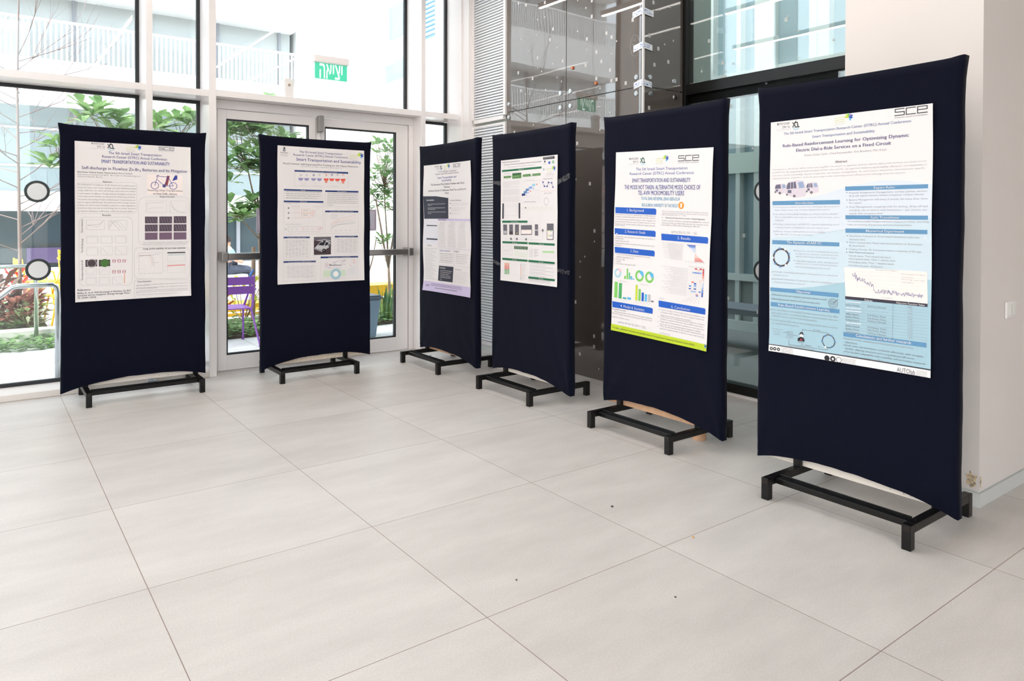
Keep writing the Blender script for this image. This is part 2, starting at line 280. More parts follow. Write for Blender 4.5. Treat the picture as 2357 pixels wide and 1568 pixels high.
('T',840,966,629,3.5,'Best non-dynamic – FC RB exp','g3',0),('T',841,904,641,3.6,'and Fixed rules','g3',0),('T',841,967,649,3.5,'Moving average','g3',0),('T',841,904,660,3.6,'Lowest Batch','g3',0),
('T',730,792,724,4.4,'Learning Batch','g3',0),('Q',[(512,730),(982,730),(982,742),(513,742)],'k5'),('T',631,677,742,7.4,'Policies','wh',1),('T',811,967,740,7.1,'Objective Function Value','wh',1),('L',[(513,756),(982,754)],0.8,'g3'),
('L',[(519,752),(609,751)],5,'p1'),('T',875,901,752,5.3,'19.82','g2',0),('L',[(513,768),(982,765)],0.8,'g3'),('T',515,598,766,5.7,'Earliest Pickup','g2',0),('T',648,754,764,5.5,'Full Every 3 Rounds','g2',0),
('T',876,901,764,5.3,'19.92','g3',0),('L',[(513,780),(982,776)],0.8,'g3'),('L',[(520,776),(610,775)],5,'p1'),('T',876,902,775,5.3,'20.06','g3',0),('L',[(514,792),(983,788)],0.8,'g3'),('L',[(520,788),(610,787)],5,'p1'),
('T',876,902,786,5.3,'20.10','g3',0),('L',[(514,804),(983,799)],0.8,'g3'),('T',516,599,802,5.7,'Highest Battery','g2',0),('T',649,755,799,5.5,'Full Every Time','g2',0),('T',877,902,797,5.3,'20.84','g3',0),
('L',[(514,816),(983,810)],0.8,'g3'),('T',516,599,814,5.7,'Earliest Pickup','g2',0),('T',649,755,811,5.5,'Full Every Time','g2',0),('T',877,903,808,5.3,'21.22','g3',0),('L',[(514,828),(984,821)],0.8,'g3'),
('T',517,599,826,5.7,'Earliest Dropoff','g2',0),('T',649,755,822,5.5,'Full Every 3 Rounds','g2',0),('T',877,903,820,5.3,'21.29','g3',0),('L',[(514,840),(984,832)],0.8,'g3'),('L',[(521,836),(611,834)],5,'p1'),
('T',877,903,831,5.3,'21.51','g3',0),('L',[(515,852),(984,843)],0.8,'g3'),('T',517,600,850,5.7,'Earliest Dropoff','g2',0),('T',650,756,846,5.5,'Full Every Time','g2',0),('T',878,903,842,5.4,'22.67','g3',0),
('L',[(515,864),(984,854)],0.8,'g3'),('T',517,600,862,5.7,'Random Choose','g2',0),('T',650,756,857,5.5,'Full Every Time','g2',0),('T',878,904,853,5.4,'25.39','g3',0),('L',[(515,877),(985,865)],0.8,'g3'),
('T',517,600,874,5.7,'Lowest Occupancy','g2',0),('T',650,756,869,5.5,'Full Every 3 Rounds','g2',0),('T',878,904,864,5.4,'26.96','g3',0),('L',[(794,739),(794,878)],1,'g2'),('Q',[(503,875),(978,874),(977,891),(503,892)],'b3'),
('T',580,895,887,11.0,'Conclusions and further research','wh',1),('T',513,907,903,6.6,'Rule-Based RL outperforms fixed policies in improving','g3',0),('C',506,900,3,'g2',0),('T',514,590,917,6.9,'objectives.','g2',0),
('T',514,962,929,6.6,'Small state representation competes effectively with complex','g2',0),('C',507,927,3,'g2',0),('T',514,916,942,6.6,'models, offering structure and computational efficiency.','g2',0),
('T',514,971,955,6.6,'The model’s adaptability and scalability will be further explored','g2',0),('C',507,954,3,'g2',0),('T',515,784,970,6.7,'across various networks and fleet sizes.','g2',0),('C',20,988,11,'k1',0.45),
('C',44,987,11,'k1',0.45),('C',70,987,11,'k1',0.45),('G',90,974.8,175,1001.6,4,'g2'),('C',400,991,17,'k1',0.0),('C',438,990,17,'k1',0.45),('C',476,990,17,'k1',0.85),('C',400,991,7,'wh',0),('G',497,978.0,585,999.1,4,'g2'),
('T',818,919,998,17.3,'AUTOlab','g1',-1),('G',925,977.8,987,1000.2,5,'g2'),],
'mode':[
('bar',237,48,170,'gn'),('flo',525,46,85),('sce',768,47,205),('T',230,762,104,14.7,'The 5th Israeli Smart Transportation','b5',0),('T',162,828,128,14.7,'Research Center (ISTRC) Annual Conference:','b5',0),
('T',190,795,168,20.6,'SMART TRANSPORTATION AND SUSTAINABILITY','b6',0.8),('T',107,890,206,22.8,'THE MODE NOT TAKEN: ALTERNATIVE MODE CHOICE OF','b6',1),('T',260,738,236,22.9,'TEL-AVIV MICROMOBILITY USERS','b6',1),
('T',294,698,263,17.0,'YUVAL BAR-NEHEMIA, ERAN BEN-ELIA','b7',0.3),('T',306,682,298,17.0,'BEN-GURION UNIVERSITY OF THE NEGEV','b7',0.3),('C',712,287,28,'or',0),('C',712,282,9,'wh',0),('R',705,286,718,298,'wh'),
('Q',[(10,306),(451,307),(463,314),(461,340),(14,340)],'b8'),('T',143,329,327,14.6,'1. Background','wh',0.6),('T',12,459,350,7.7,'Micromobility has become a significant part of urban transport,','g3',0),
('T',11,458,362,7.7,'providing a sustainable alternative to cars for short trips. Shared e-','g3',0),('T',10,458,376,7.7,'scooters are growing in popularity, helping to reduce congestion and','g3',0),
('T',9,457,389,7.7,'parking demand. However, there is limited research on user','g3',0),('T',9,456,402,7.7,'behaviour and how these options impact car usage and public','g3',0),('T',8,127,410,7.8,'transport reliance.','g3',0),
('Q',[(9,424),(452,425),(463,431),(462,457),(13,458)],'b8'),('T',126,353,445,14.6,'2. Research Goals','wh',0.6),('T',13,454,473,7.7,'1. Deepen the understanding of e-scooters usage and its effect on','g3',0),
('T',12,114,484,7.9,'traveling habits','g3',0),('T',11,175,497,7.8,'2. Develop a mode choice model','g3',0),('T',10,452,510,7.7,'3. Assessing the impacts on private vehicle use or other travel','g3',0),
('T',9,87,522,7.9,'alternatives','g3',0),('Q',[(12,529),(447,530),(459,536),(457,561),(17,562)],'b8'),('T',194,282,550,14.6,'3. Data','wh',0.6),('T',38,414,572,7.7,'Tel Aviv-Yafo Municipality survey through the three e-scooter','g3',0),
('T',37,236,586,7.8,'companies operating in the city','g3',0),('T',36,136,600,7.8,'Data Year: 2022','g3',0),('T',36,85,613,7.9,'N=5,006','g3',0),('T',35,254,624,7.8,'Total number of respondents: 2,869','g3',0),('C',20,569,3,'g2',0),
('C',18,596,3,'g2',0),('C',17,609,3,'g2',0),('C',17,623,3,'g2',0),('C',58,674,38,'lb',0.62),('C',302,674,46,'lg',0.6),('C',411,674,46,'lg',0.6),('Q',[(304,644),(341,649),(350,673),(327,673),(303,657)],'sb'),
('Q',[(412,644),(452,654),(457,673),(433,677),(412,657)],'sb'),('Q',[(60,644),(96,654),(101,664),(78,666),(59,657)],'pk'),('R',133,684,151,701,'lg'),('R',158,643,174,701,'lg'),('R',181,663,197,700,'gt'),('R',203,681,221,700,'sb'),
('R',226,693,245,699,'sb'),('R',25,724,61,813,'lg'),('R',75,728,110,814,'gm'),('R',124,803,165,813,'tl'),('R',176,799,216,812,'sb'),('R',264,725,287,810,'yl'),('R',298,745,322,809,'lg'),('R',333,761,357,808,'b8'),('R',367,767,392,807,'sb'),
('R',404,766,428,806,'g4'),('R',438,796,464,804,'g1'),('L',[(16,825),(2,832)],1,'g3'),('L',[(272,813),(245,829)],1,'g3'),('L',[(49,824),(35,831)],1,'g3'),('L',[(307,811),(279,827)],1,'g3'),('L',[(82,822),(68,829)],1,'g3'),
('L',[(340,810),(314,826)],1,'g3'),('L',[(115,821),(101,828)],1,'g3'),('L',[(374,809),(347,824)],1,'g3'),('L',[(147,820),(134,826)],1,'g3'),('L',[(407,807),(381,823)],1,'g3'),('L',[(179,818),(166,825)],1,'g3'),
('L',[(440,806),(414,821)],1,'g3'),('T',67,172,718,4.7,'Frequency','g3',0),('T',314,405,720,4.5,'Trip purpose','g3',0),('Q',[(5,836),(447,835),(459,840),(457,866),(10,870)],'b8'),('T',101,368,861,14.6,'4. Model & Statistics','wh',0.6),
('T',4,166,882,7.9,'We specified two models:','g2',0),('T',3,454,895,7.7,'1.     Alternative transport option: Multi-Nominal Logistic Regression','g3',0),
('T',2,454,907,7.7,'MNL with multiple categories by comparing the log-odds of each','g3',0),('T',1,207,926,7.8,'category to a reference group.','g3',0),('T',77,391,951,10.8,'log( P(Y=j) / P(Y=ref) ) = β₀ + β₁X₁ + ··· + βₖXₖ','g3',0),
('T',524,969,323,7.1,'Where β₀ is the intercept (base level), β₁ₖ is the coefficient for the explanatory variable and the','g4',0),('T',524,968,333,7.1,'reference. An explanatory variable is a reference level. For each case the','g4',0),
('T',523,763,341,7.2,'choice set alternatives are j = 1, ..., mode.','g4',0),('T',525,941,356,7.1,'2.     Frequency of using shared e-scooters: Ordinal Regression','g1',0.3),
('T',523,979,371,7.1,'Ordinal regression estimates cumulative probabilities for ordered','g3',0),('T',522,978,383,7.1,'outcomes using cut points that separate the response levels.','g3',0),
('T',521,900,394,7.2,'It acts similarly to MNL, with the following key difference:','g3',0),('T',622,872,429,11.4,'log( P(Y≤j) / P(Y>j) ) = β₀ − β₁X₁ − ··· − βₖXₖ','g3',0),('Q',[(522,437),(970,439),(980,445),(979,471),(526,471)],'b8'),
('T',687,813,460,13.6,'5. Results','wh',0.6),('G',532,481.7,744,486.2,1,'g4'),('G',585,487.9,744,492.3,1,'g4'),('G',538,493.9,743,498.4,1,'g4'),('G',590,500.1,743,504.5,1,'g4'),('G',543,506.1,743,510.6,1,'g4'),
('G',595,512.2,742,516.6,1,'g4'),('G',548,518.3,742,522.8,1,'g4'),('G',600,524.4,742,528.7,1,'g4'),('G',553,530.5,741,534.9,1,'g4'),('G',605,536.5,741,540.9,1,'g4'),('G',558,542.7,741,547.1,1,'g4'),('G',610,548.6,740,553.0,1,'g4'),
('G',563,554.9,740,559.3,1,'g4'),('G',615,560.7,740,565.1,1,'g4'),('R',782,484,862,488,'i0'),('R',794,489,862,494,'i1'),('R',806,495,861,499,'i2'),('R',817,501,861,505,'i3'),('R',829,506,861,511,'i3'),('R',841,512,860,516,'i3'),
('R',852,518,860,522,'i3'),('R',861,529,875,533,'j3'),('R',861,535,889,539,'j3'),('R',860,542,904,546,'j3'),('R',860,548,918,552,'j2'),('R',860,554,931,558,'j1'),('R',859,561,945,564,'j0'),('B',744,480,965,565,'g5',0.8),
('L',[(864,480),(859,567)],0.7,'g4'),('T',763,782,573,3.6,'-0.6','g3',0),('T',793,812,573,3.5,'-0.4','g3',0),('T',823,841,573,3.5,'-0.2','g3',0),('T',852,871,573,3.5,'0.0','g3',0),('T',881,899,572,3.5,'0.2','g3',0),
('T',910,928,572,3.5,'0.4','g3',0),('T',938,957,572,3.5,'0.6','g3',0),('T',803,948,593,4.2,'Correlations of e-scooter frequency','g3',0),('G',540,603.3,805,607.0,1,'g4'),('G',615,609.2,805,612.9,1,'g4'),('G',562,616.1,804,619.8,1,'g4'),
('G',637,622.0,804,625.6,1,'g4'),('G',584,628.9,804,632.6,1,'g4'),('G',659,634.7,803,638.4,1,'g4'),('G',607,641.7,803,645.3,1,'g4'),('G',553,648.7,803,652.4,1,'g4'),('G',628,654.4,802,658.1,1,'g4'),('G',575,661.5,802,665.2,1,'g4'),
('G',650,667.1,802,670.7,1,'g4'),('G',598,674.2,801,677.9,1,'g4'),('G',544,681.4,801,685.1,1,'g4'),('G',620,686.9,801,690.5,1,'g4'),('G',566,694.1,800,697.8,1,'g4'),('G',641,699.5,800,703.2,1,'g4'),('G',589,706.8,799,710.4,1,'g4'),
('G',535,714.1,799,717.8,1,'g4'),('G',611,719.4,799,723.1,1,'g4'),('G',557,726.7,798,730.4,1,'g4'),('G',633,732.0,798,735.7,1,'g4'),('G',579,739.4,798,743.1,1,'g4'),('L',[(817,597),(809,742)],0.6,'g5'),('L',[(841,597),(833,742)],0.6,'g5'),
('L',[(864,596),(856,741)],0.6,'g5'),('L',[(887,596),(880,740)],0.6,'g5'),('L',[(910,596),(903,739)],0.6,'g5'),('L',[(933,595),(926,738)],0.6,'g5'),('L',[(817,598),(935,598)],0.6,'g5'),('L',[(817,605),(934,604)],0.6,'g5'),
('L',[(817,611),(934,610)],0.6,'g5'),('L',[(816,618),(933,617)],0.6,'g5'),('L',[(816,625),(933,623)],0.6,'g5'),('L',[(816,631),(933,630)],0.6,'g5'),('L',[(815,638),(932,636)],0.6,'g5'),('L',[(815,644),(932,642)],0.6,'g5'),
('L',[(814,651),(932,649)],0.6,'g5'),('L',[(814,657),(931,655)],0.6,'g5'),('L',[(814,664),(931,662)],0.6,'g5'),('L',[(813,670),(931,668)],0.6,'g5'),('L',[(813,677),(930,674)],0.6,'g5'),('L',[(813,683),(930,681)],0.6,'g5'),
('L',[(812,690),(930,687)],0.6,'g5'),('L',[(812,696),(929,694)],0.6,'g5'),('L',[(812,703),(929,700)],0.6,'g5'),('L',[(811,709),(929,707)],0.6,'g5'),('L',[(811,716),(928,713)],0.6,'g5'),('L',[(811,722),(928,719)],0.6,'g5'),
('L',[(810,729),(928,726)],0.6,'g5'),('L',[(810,735),(927,732)],0.6,'g5'),('L',[(809,742),(927,739)],0.6,'g5'),('R',866,598,886,604,'j0'),('R',912,597,932,603,'j0'),('R',841,618,862,624,'i2'),('R',864,618,885,624,'i1'),
('R',888,618,908,624,'i1'),('R',911,617,931,623,'i2'),('R',838,666,859,672,'j1'),('R',908,658,929,663,'j3'),('R',861,672,882,678,'i0'),('R',814,687,835,693,'i1'),('R',861,686,881,691,'i2'),('R',813,701,834,706,'i0'),
('R',860,699,881,705,'i0'),('R',836,713,857,719,'i2'),('R',859,713,880,718,'i2'),('R',906,711,926,717,'i1'),('R',882,726,902,731,'j2'),('R',881,732,902,738,'i1'),('R',861,679,882,685,'i2'),('R',888,604,909,610,'j3'),
('R',941,597,952,608,'j0'),('R',940,609,951,620,'j0'),('R',940,620,951,632,'j1'),('R',939,632,950,644,'j2'),('R',938,644,949,656,'j3'),('R',938,656,949,668,'wh'),('R',937,668,948,679,'i3'),('R',937,680,948,691,'i3'),
('R',936,691,947,703,'i2'),('R',935,703,946,715,'i1'),('R',935,715,946,727,'i0'),('R',934,727,945,738,'i0'),('L',[(835,747),(738,779)],1,'g3'),('L',[(854,747),(782,778)],1,'g3'),('L',[(874,746),(825,776)],1,'g3'),
('L',[(894,745),(868,774)],1,'g3'),('L',[(914,744),(910,773)],1,'g3'),('T',520,577,779,5.9,'N=2869 (AIC)','g3',0),('Q',[(516,789),(965,790),(975,796),(974,821),(520,822)],'b8'),('T',648,831,816,13.6,'6. Conclusions','wh',0.6),
('T',542,968,838,7.2,'Living or working in Tel Aviv both increase the probability to use','g3',0),('T',542,967,851,7.2,'e-scooters. When working in Tel Aviv is a greater indicator to','g3',0),
('T',541,844,866,7.2,'frequent use of shared e-scooters than living there.','g3',0),('T',540,969,875,7.2,'Using a private car is associated with less frequent use of shared','g3',0),
('T',539,964,887,7.2,'e-scooters compared to those who rely on public transportation.','g3',0),('T',539,970,900,7.2,'People tend to choose shared e-scooters over taxi due to the','g3',0),
('T',538,944,913,7.2,'lower cost, but not necessarily because of speed or reliability.','g3',0),('T',537,972,924,7.2,'When the alternative for the ride is public transportation, the','g3',0),
('T',536,972,937,7.2,'speed and reliability benefits of shared e-scooters make them the','g3',0),('T',536,645,960,7.3,'more likely choice.','g3',0),('C',522,837,3,'g2',0),('C',520,874,3,'g2',0),('C',519,900,3,'g2',0),('C',517,926,3,'g2',0),
('Q',[(1,964),(1000,967),(1000,1000),(0,1000)],'lime'),('T',17,887,987,9.0,'The research presented in this poster was (partially) funded by The Israeli Smart Transportation Research Center (ISTRC)','n2',0.4),('flo',968,977,55),],
'batt':[
('bar',226,19,180,'k3'),('flo',507,22,85),('sce',778,17,145),('T',275,734,71,16.3,'The 5th Israeli Smart Transportation','b5',0.6),('T',223,786,96,16.3,'Research Center (ISTRC) Annual Conference:','b5',0.6),
('T',215,807,129,20.8,'SMART TRANSPORTATION AND SUSTAINABILITY','b6',1.4),('T',57,964,172,18.5,'Self-discharge in Flowless Zn-Br₂ Batteries and Its Mitigation','n1',1.2),
('T',22,476,195,8.7,'Eliad Ratiaa, Netanel Shpigel, Malachi Noked, Doron Aurbach','g1',0.4),('T',22,544,210,8.7,'Department of Chemistry and BINA - BIU Center for Nanotechnology and','g3',0),
('T',22,225,223,8.6,'Advanced Materials, Bar-Ilan','g3',0),('T',224,306,253,10.9,'Abstract','g1',0.6),
('L',[(480,248),(494,250),(505,255),(512,263),(515,273),(514,419),(511,429),(503,438),(492,443),(479,446),(38,450),(26,448),(16,443),(9,435),(6,426),(7,286),(9,276),(16,268),(27,263),(39,260),(480,248)],1.5,'g4'),
('T',22,503,273,8.7,'The development of membrane- Zn-Br2 flowless aims to achieve power','g3',0),('T',22,505,291,8.7,'density and reduce costs. A major challenge is the rapid self-discharge during','g3',0),
('T',21,505,309,8.7,'storage. Unlike flow cells, where self-discharge is due to the cross-oxidation','g3',0),('T',21,504,328,8.7,'in water systems, it’s different. Through systematic investigation of and cells','g3',0),
('T',21,504,346,8.7,'carbon-made carbon molecules, we discovered the self-discharge mechanism.','g3',0),('T',21,504,365,8.7,'We propose incorporating a bromine complexing agent in the electrolyte pure','g3',0),
('T',21,504,383,8.7,'layers to suppress self-discharge. This classification leads to enough research','g3',0),('T',21,504,401,8.7,'brittany, and unprecedented stability, enabled by a unique aggregation','g3',0),
('T',21,504,419,8.7,'phenomenon that, to the best of our knowledge, has not yet been reported in','g3',0),('T',21,482,438,8.7,'our literature, achieving up to 300 mAh/g, cyclable with long-term stability.','g3',0),
('T',223,295,464,10.8,'Results','g1',0.6),
('L',[(431,470),(448,472),(462,479),(472,490),(475,502),(472,878),(469,891),(459,901),(444,908),(427,910),(73,899),(57,896),(44,889),(35,879),(32,866),(33,505),(37,493),(46,482),(59,475),(75,473),(431,470)],1.5,'g4'),
('V',64,567,485,14,'Electrochemistry','g1'),('V',65,694,606,14,'The Self discharge','g1'),('V',64,867,740,14,'The unique solution for SD','g1'),('plot',94,489,242,550,'cv','g2'),('plot',274,491,425,554,'peaks','g2'),
('plot',96,589,189,635,'flat','g3'),('plot',95,657,189,710,'flat','g3'),('plot',211,589,307,636,'flat','g3'),('plot',211,658,306,712,'dn','g3'),('plot',329,589,427,636,'flat','g3'),('plot',329,659,426,713,'dn','g3'),
('R',83,739,179,782,'k4'),('C',134,761,40,'g3',0.85),('R',192,741,286,783,'k4'),('C',241,762,38,'dg',0),('B',307,743,330,759,'rd',2.5),('L',[(304,750),(333,750)],2.5,'rd'),('B',306,811,329,828,'rd',2.5),('L',[(303,818),(332,819)],2.5,'rd'),
('B',349,743,373,760,'rd',2.5),('L',[(346,750),(376,751)],2.5,'rd'),('B',349,812,372,829,'rd',2.5),('L',[(346,819),(375,820)],2.5,'rd'),('B',392,744,416,760,'rd',2.5),('L',[(389,751),(419,752)],2.5,'rd'),('B',392,813,415,830,'rd',2.5),
('L',[(389,820),(418,821)],2.5,'rd'),('plot',90,792,174,833,'up','g4'),('plot',90,848,174,892,'flat','g4'),('plot',198,794,283,836,'hump','g4'),('plot',197,851,283,895,'flat','g4'),('plot',307,854,394,898,'dn','g4'),
('L',[(407,837),(407,895)],4,'or'),('R',607,191,923,323,'cr'),('C',673,263,36,'b6',0.86),('C',839,263,36,'b6',0.86),('L',[(673,263),(699,201),(791,204)],4,'b6'),('L',[(697,225),(757,263),(791,204)],4,'b6'),
('L',[(791,204),(839,263),(757,263)],4,'b6'),('L',[(687,205),(697,195),(709,196)],4,'b6'),('Q',[(783,196),(807,197),(788,261),(764,258)],'rd2'),('C',757,264,16,'n1',0),('Q',[(855,192),(876,192),(876,219),(833,229),(835,221),(856,212)],'b6'),
('T',610,922,300,11.3,'Powering Urban Transportation','n2',0.5),('T',655,874,322,11.3,'via New ZnBr₂ Battery','n2',0.5),('T',718,848,340,10.6,'Experimental','g1',0.4),
('L',[(922,334),(947,337),(968,346),(982,361),(987,379),(984,613),(979,631),(965,645),(943,655),(919,658),(586,656),(563,652),(544,643),(531,628),(526,611),(528,386),(533,369),(546,354),(566,344),(589,340),(922,334)],1.5,'g4'),
('plot',598,362,776,439,'sat','g2'),('plot',808,362,959,442,'decay','g2'),('R',585,467,697,512,'sem1'),('L',[(597,470),(615,510)],3,'sl'),('L',[(621,469),(640,510)],3,'sl'),('L',[(646,469),(664,509)],3,'sl'),
('L',[(671,469),(689,509)],3,'sl'),('R',712,466,827,512,'sem1'),('L',[(724,469),(743,509)],3,'sl'),('L',[(749,468),(768,509)],3,'sl'),('L',[(775,468),(793,509)],3,'sl'),('L',[(800,468),(818,509)],3,'sl'),('R',842,464,959,511,'sem1'),
('L',[(855,467),(873,508)],3,'sl'),('L',[(880,467),(899,508)],3,'sl'),('L',[(906,467),(925,508)],3,'sl'),('L',[(932,467),(951,508)],3,'sl'),('R',584,519,697,565,'sem1'),('L',[(597,522),(615,562)],3,'sl'),('L',[(621,522),(639,562)],3,'sl'),
('L',[(646,522),(664,562)],3,'sl'),('L',[(670,522),(688,562)],3,'sl'),('R',711,519,826,565,'sem1'),('L',[(724,522),(742,562)],3,'sl'),('L',[(749,522),(767,562)],3,'sl'),('L',[(774,522),(792,562)],3,'sl'),('L',[(799,522),(818,562)],3,'sl'),
('R',841,518,959,565,'sem1'),('L',[(854,521),(873,562)],3,'sl'),('L',[(880,521),(898,562)],3,'sl'),('L',[(905,521),(924,562)],3,'sl'),('L',[(931,521),(950,562)],3,'sl'),('R',584,572,696,619,'sem2'),('R',711,572,826,619,'sem2'),
('R',841,572,958,620,'sem2'),('T',564,967,639,7.5,'These commercial substrate carbon clothes (ACC) exfoliating to start','g3',0),('T',564,954,651,7.5,'surface sizes (KCT) with 200-50 nm. Initial selectivity at optical density','g3',0),
('L',[(942,672),(961,675),(976,683),(987,694),(990,707),(989,849),(985,862),(974,873),(958,880),(940,882),(533,871),(516,868),(501,861),(492,850),(488,837),(489,701),(493,689),(503,678),(517,671),(535,669),(942,672)],1.5,'g4'),
('T',566,948,682,11.3,'Long cycles stability of our new cathode','n2',0.5),('plot',531,703,740,838,'drop','g2'),('B',784,705,947,766,'g4',1),('R',784,703,947,711,'k1'),('L',[(791,722),(943,721)],2.5,'tl'),('B',783,783,946,840,'g4',1),
('L',[(785,794),(848,792),(944,791)],5,'j1'),
('L',[(961,890),(972,892),(980,896),(986,903),(988,910),(987,994),(985,1000),(979,1000),(970,1000),(960,1000),(514,996),(504,994),(496,989),(491,983),(489,976),(490,896),(492,889),(497,883),(505,879),(515,878),(961,890)],1.5,'g4'),
('T',516,641,895,10.3,'Conclusions:','n2',0.5),('T',506,973,914,6.0,'1. Zn-Iron substance in the flowless Zn-ion clearly elucidates the overlap cost of','g3',0),('T',506,629,919,5.9,'diffusion polybromide.','g3',0),
('T',505,970,933,6.0,'2. Increasing the electrode surface area results in less self-capacity when exercise space','g3',0),('T',505,695,938,5.9,'but it is also mild self-discharge rate.','g3',0),
('T',505,972,952,6.0,'3. A systematic mechanism of the hysteresis showed the SC-1 and the ZincBr2','g3',0),('T',505,972,962,6.0,'deposition the cathode pore space. This reduced to degradation of the self-discharge','g3',0),
('T',505,522,963,5.9,'rate.','g3',0),('T',505,872,979,6.0,'4. Most 1000 cycles obtained for 100 mAh/g of current density at 0.5 C.','g3',0),('T',19,124,931,11.3,'Reference:','n2',0.5),
('T',18,460,949,10.0,'Ballas, E. et al. Self-discharge in flowless Zn-Br2','n2',0.4),('T',18,458,964,10.0,'batteries and its mitigation. Energy Storage Mater.','n2',0.4),('T',18,173,979,9.9,'70, 103461 (2024).','n2',0.4),],
'patch':[
('L',[(64,11),(82,13),(77,25),(64,24),(66,37),(79,38),(84,28)],6,'n2'),('C',74,19,6,'n2',0),('T',29,117,54,7.1,'TECHNION','n2',0.4),('T',32,115,66,4.2,'Israel Institute','g2',0),('T',36,111,74,4.2,'of Technology','g2',0),('flo',929,42,110),
('T',241,735,43,15.2,'The 5th Israeli Smart Transportation','b5',0.4),('T',175,808,67,15.2,'Research Center (ISTRC) Annual Conference:','b5',0.4),('T',207,960,102,21.2,'Smart Transportation and Sustainability','b6',0.8),
('T',63,928,132,12.3,'PatchContrast: Self-Supervised Pre-Training for 3D Object Detection','g1',0.6),('T',259,736,146,7.3,'Oren Shrout, Ori Nizan, Yizhak Ben-Shabat, Ayellet Tal','g3',0),('Q',[(188,171),(808,170),(808,183),(188,183)],'b9'),
('T',312,676,180,6.5,'PatchContrast overview','wh',0.4),('B',188,183,807,288,'g4',1.2),('Q',[(228,228),(286,227),(281,237),(273,245),(240,246),(233,238)],'pu'),('C',257,207,11,'g3',0.6),('L',[(257,246),(257,256)],2,'g3'),
('Q',[(294,228),(353,227),(348,236),(340,244),(307,245),(299,237)],'pu'),('C',324,205,11,'g4',0.6),('L',[(323,245),(323,255)],2,'g3'),('Q',[(372,227),(432,226),(426,235),(418,243),(385,244),(377,236)],'pu'),('C',402,203,11,'b9',0.6),
('L',[(402,244),(402,255)],2,'g3'),('Q',[(439,226),(499,225),(493,235),(485,243),(452,244),(444,236)],'pu'),('C',469,201,11,'g4',0.6),('L',[(469,244),(468,254)],2,'g3'),
('Q',[(517,225),(578,224),(572,234),(564,242),(530,243),(523,235)],'j1'),('C',548,198,11,'j2',0.6),('L',[(547,243),(547,253)],2,'g3'),('Q',[(583,224),(644,223),(638,233),(630,241),(596,242),(588,234)],'j1'),('C',614,196,11,'b9',0.6),
('L',[(613,242),(613,253)],2,'g3'),('Q',[(649,224),(711,223),(705,232),(697,241),(662,242),(654,234)],'j1'),('C',680,194,11,'g3',0.6),('L',[(680,242),(679,252)],2,'g3'),
('Q',[(716,223),(778,222),(772,232),(764,240),(729,241),(721,233)],'j1'),('C',747,193,11,'j2',0.6),('L',[(747,241),(746,252)],2,'g3'),('Q',[(529,239),(565,239),(557,258),(537,259)],'j2'),('Q',[(727,240),(764,239),(757,259),(734,258)],'j2'),
('L',[(257,260),(274,270),(305,269),(323,260)],1.2,'g4'),('L',[(402,257),(419,266),(450,265),(468,256)],1.2,'g4'),('L',[(547,253),(564,263),(596,262),(613,253)],1.2,'g4'),('L',[(679,250),(697,259),(729,259),(746,249)],1.2,'g4'),
('G',250,278.0,327,283.0,1,'g4'),('G',389,278.1,483,283.1,1,'g4'),('G',593,277.5,699,281.8,1,'g4'),('Q',[(69,311),(500,312),(500,324),(69,323)],'b9'),('T',259,305,321,6.4,'Goal','wh',0.4),('B',69,323,500,379,'g4',1.2),
('Q',[(536,313),(931,312),(931,325),(536,325)],'b9'),('T',679,784,322,6.6,'Motivation','wh',0.4),('B',536,325,929,435,'g4',1.2),('G',93,324.4,493,332.1,1,'g2'),('G',93,339.4,493,347.2,1,'g2'),('G',93,354.4,493,362.2,1,'g2'),
('G',93,369.7,459,377.5,1,'g2'),('G',561,330.4,925,337.7,1,'g2'),('G',561,344.7,925,352.0,1,'g2'),('G',561,359.1,925,366.4,1,'g2'),('G',560,373.4,924,380.7,1,'g2'),('G',560,387.8,924,395.0,1,'g2'),('G',560,402.1,924,409.4,1,'g2'),
('G',560,418.6,633,425.8,1,'g2'),('Q',[(68,395),(513,394),(513,407),(68,407)],'b9'),('T',252,323,404,6.4,'Method','wh',0.4),('B',68,407,510,638,'g4',1.2),('Q',[(535,465),(929,465),(929,478),(534,477)],'b9'),
('T',592,868,475,6.6,'Data-efficiency on Waymo dataset with three detectors','wh',0.4),('B',534,477,927,636,'g4',1.2),('G',92,410.0,234,417.0,1,'g3'),('G',90,562.6,268,569.0,1,'g3'),('C',121,449,9,'g2',0.3),
('L',[(139,448),(164,448),(256,447)],1,'g4'),('C',121,484,9,'g2',0.3),('L',[(139,484),(164,484),(255,483)],1,'g4'),('C',120,521,9,'g2',0.3),('L',[(139,521),(163,520),(255,520)],1,'g4'),('B',261,456,363,484,'or',1.2),
('B',261,488,362,516,'or',1.2),('G',283,462.7,343,471.2,1,'g3'),('G',283,494.8,343,503.4,1,'g3'),('B',188,438,205,455,'j3',1),('B',187,473,204,490,'j3',1),('B',187,509,204,526,'j3',1),('B',225,437,243,454,'j3',1),
('B',225,473,242,490,'j3',1),('B',225,508,242,525,'j3',1),('B',393,462,407,512,'j2',1.2),('B',376,469,389,483,'j1',1),('B',376,491,389,505,'j1',1),('L',[(409,483),(454,443),(478,454)],1,'g4'),('L',[(409,483),(453,515),(478,526)],1,'g4'),
('G',148,430.7,251,436.4,1,'g4'),('G',396,431.6,488,437.4,1,'g4'),('B',117,583,474,622,'g3',1.2),('C',91,601,11,'g3',0.7),('B',143,595,160,609,'g4',1),('L',[(161,602),(175,602)],1,'g3'),('B',197,595,214,609,'g4',1),
('L',[(215,602),(229,602)],1,'g3'),('B',270,595,287,609,'j2',1),('L',[(288,602),(302,602)],1,'g3'),('B',319,595,336,609,'j2',1),('L',[(337,602),(351,602)],1,'g3'),('B',377,595,394,609,'j2',1),('L',[(396,602),(410,602)],1,'g3'),
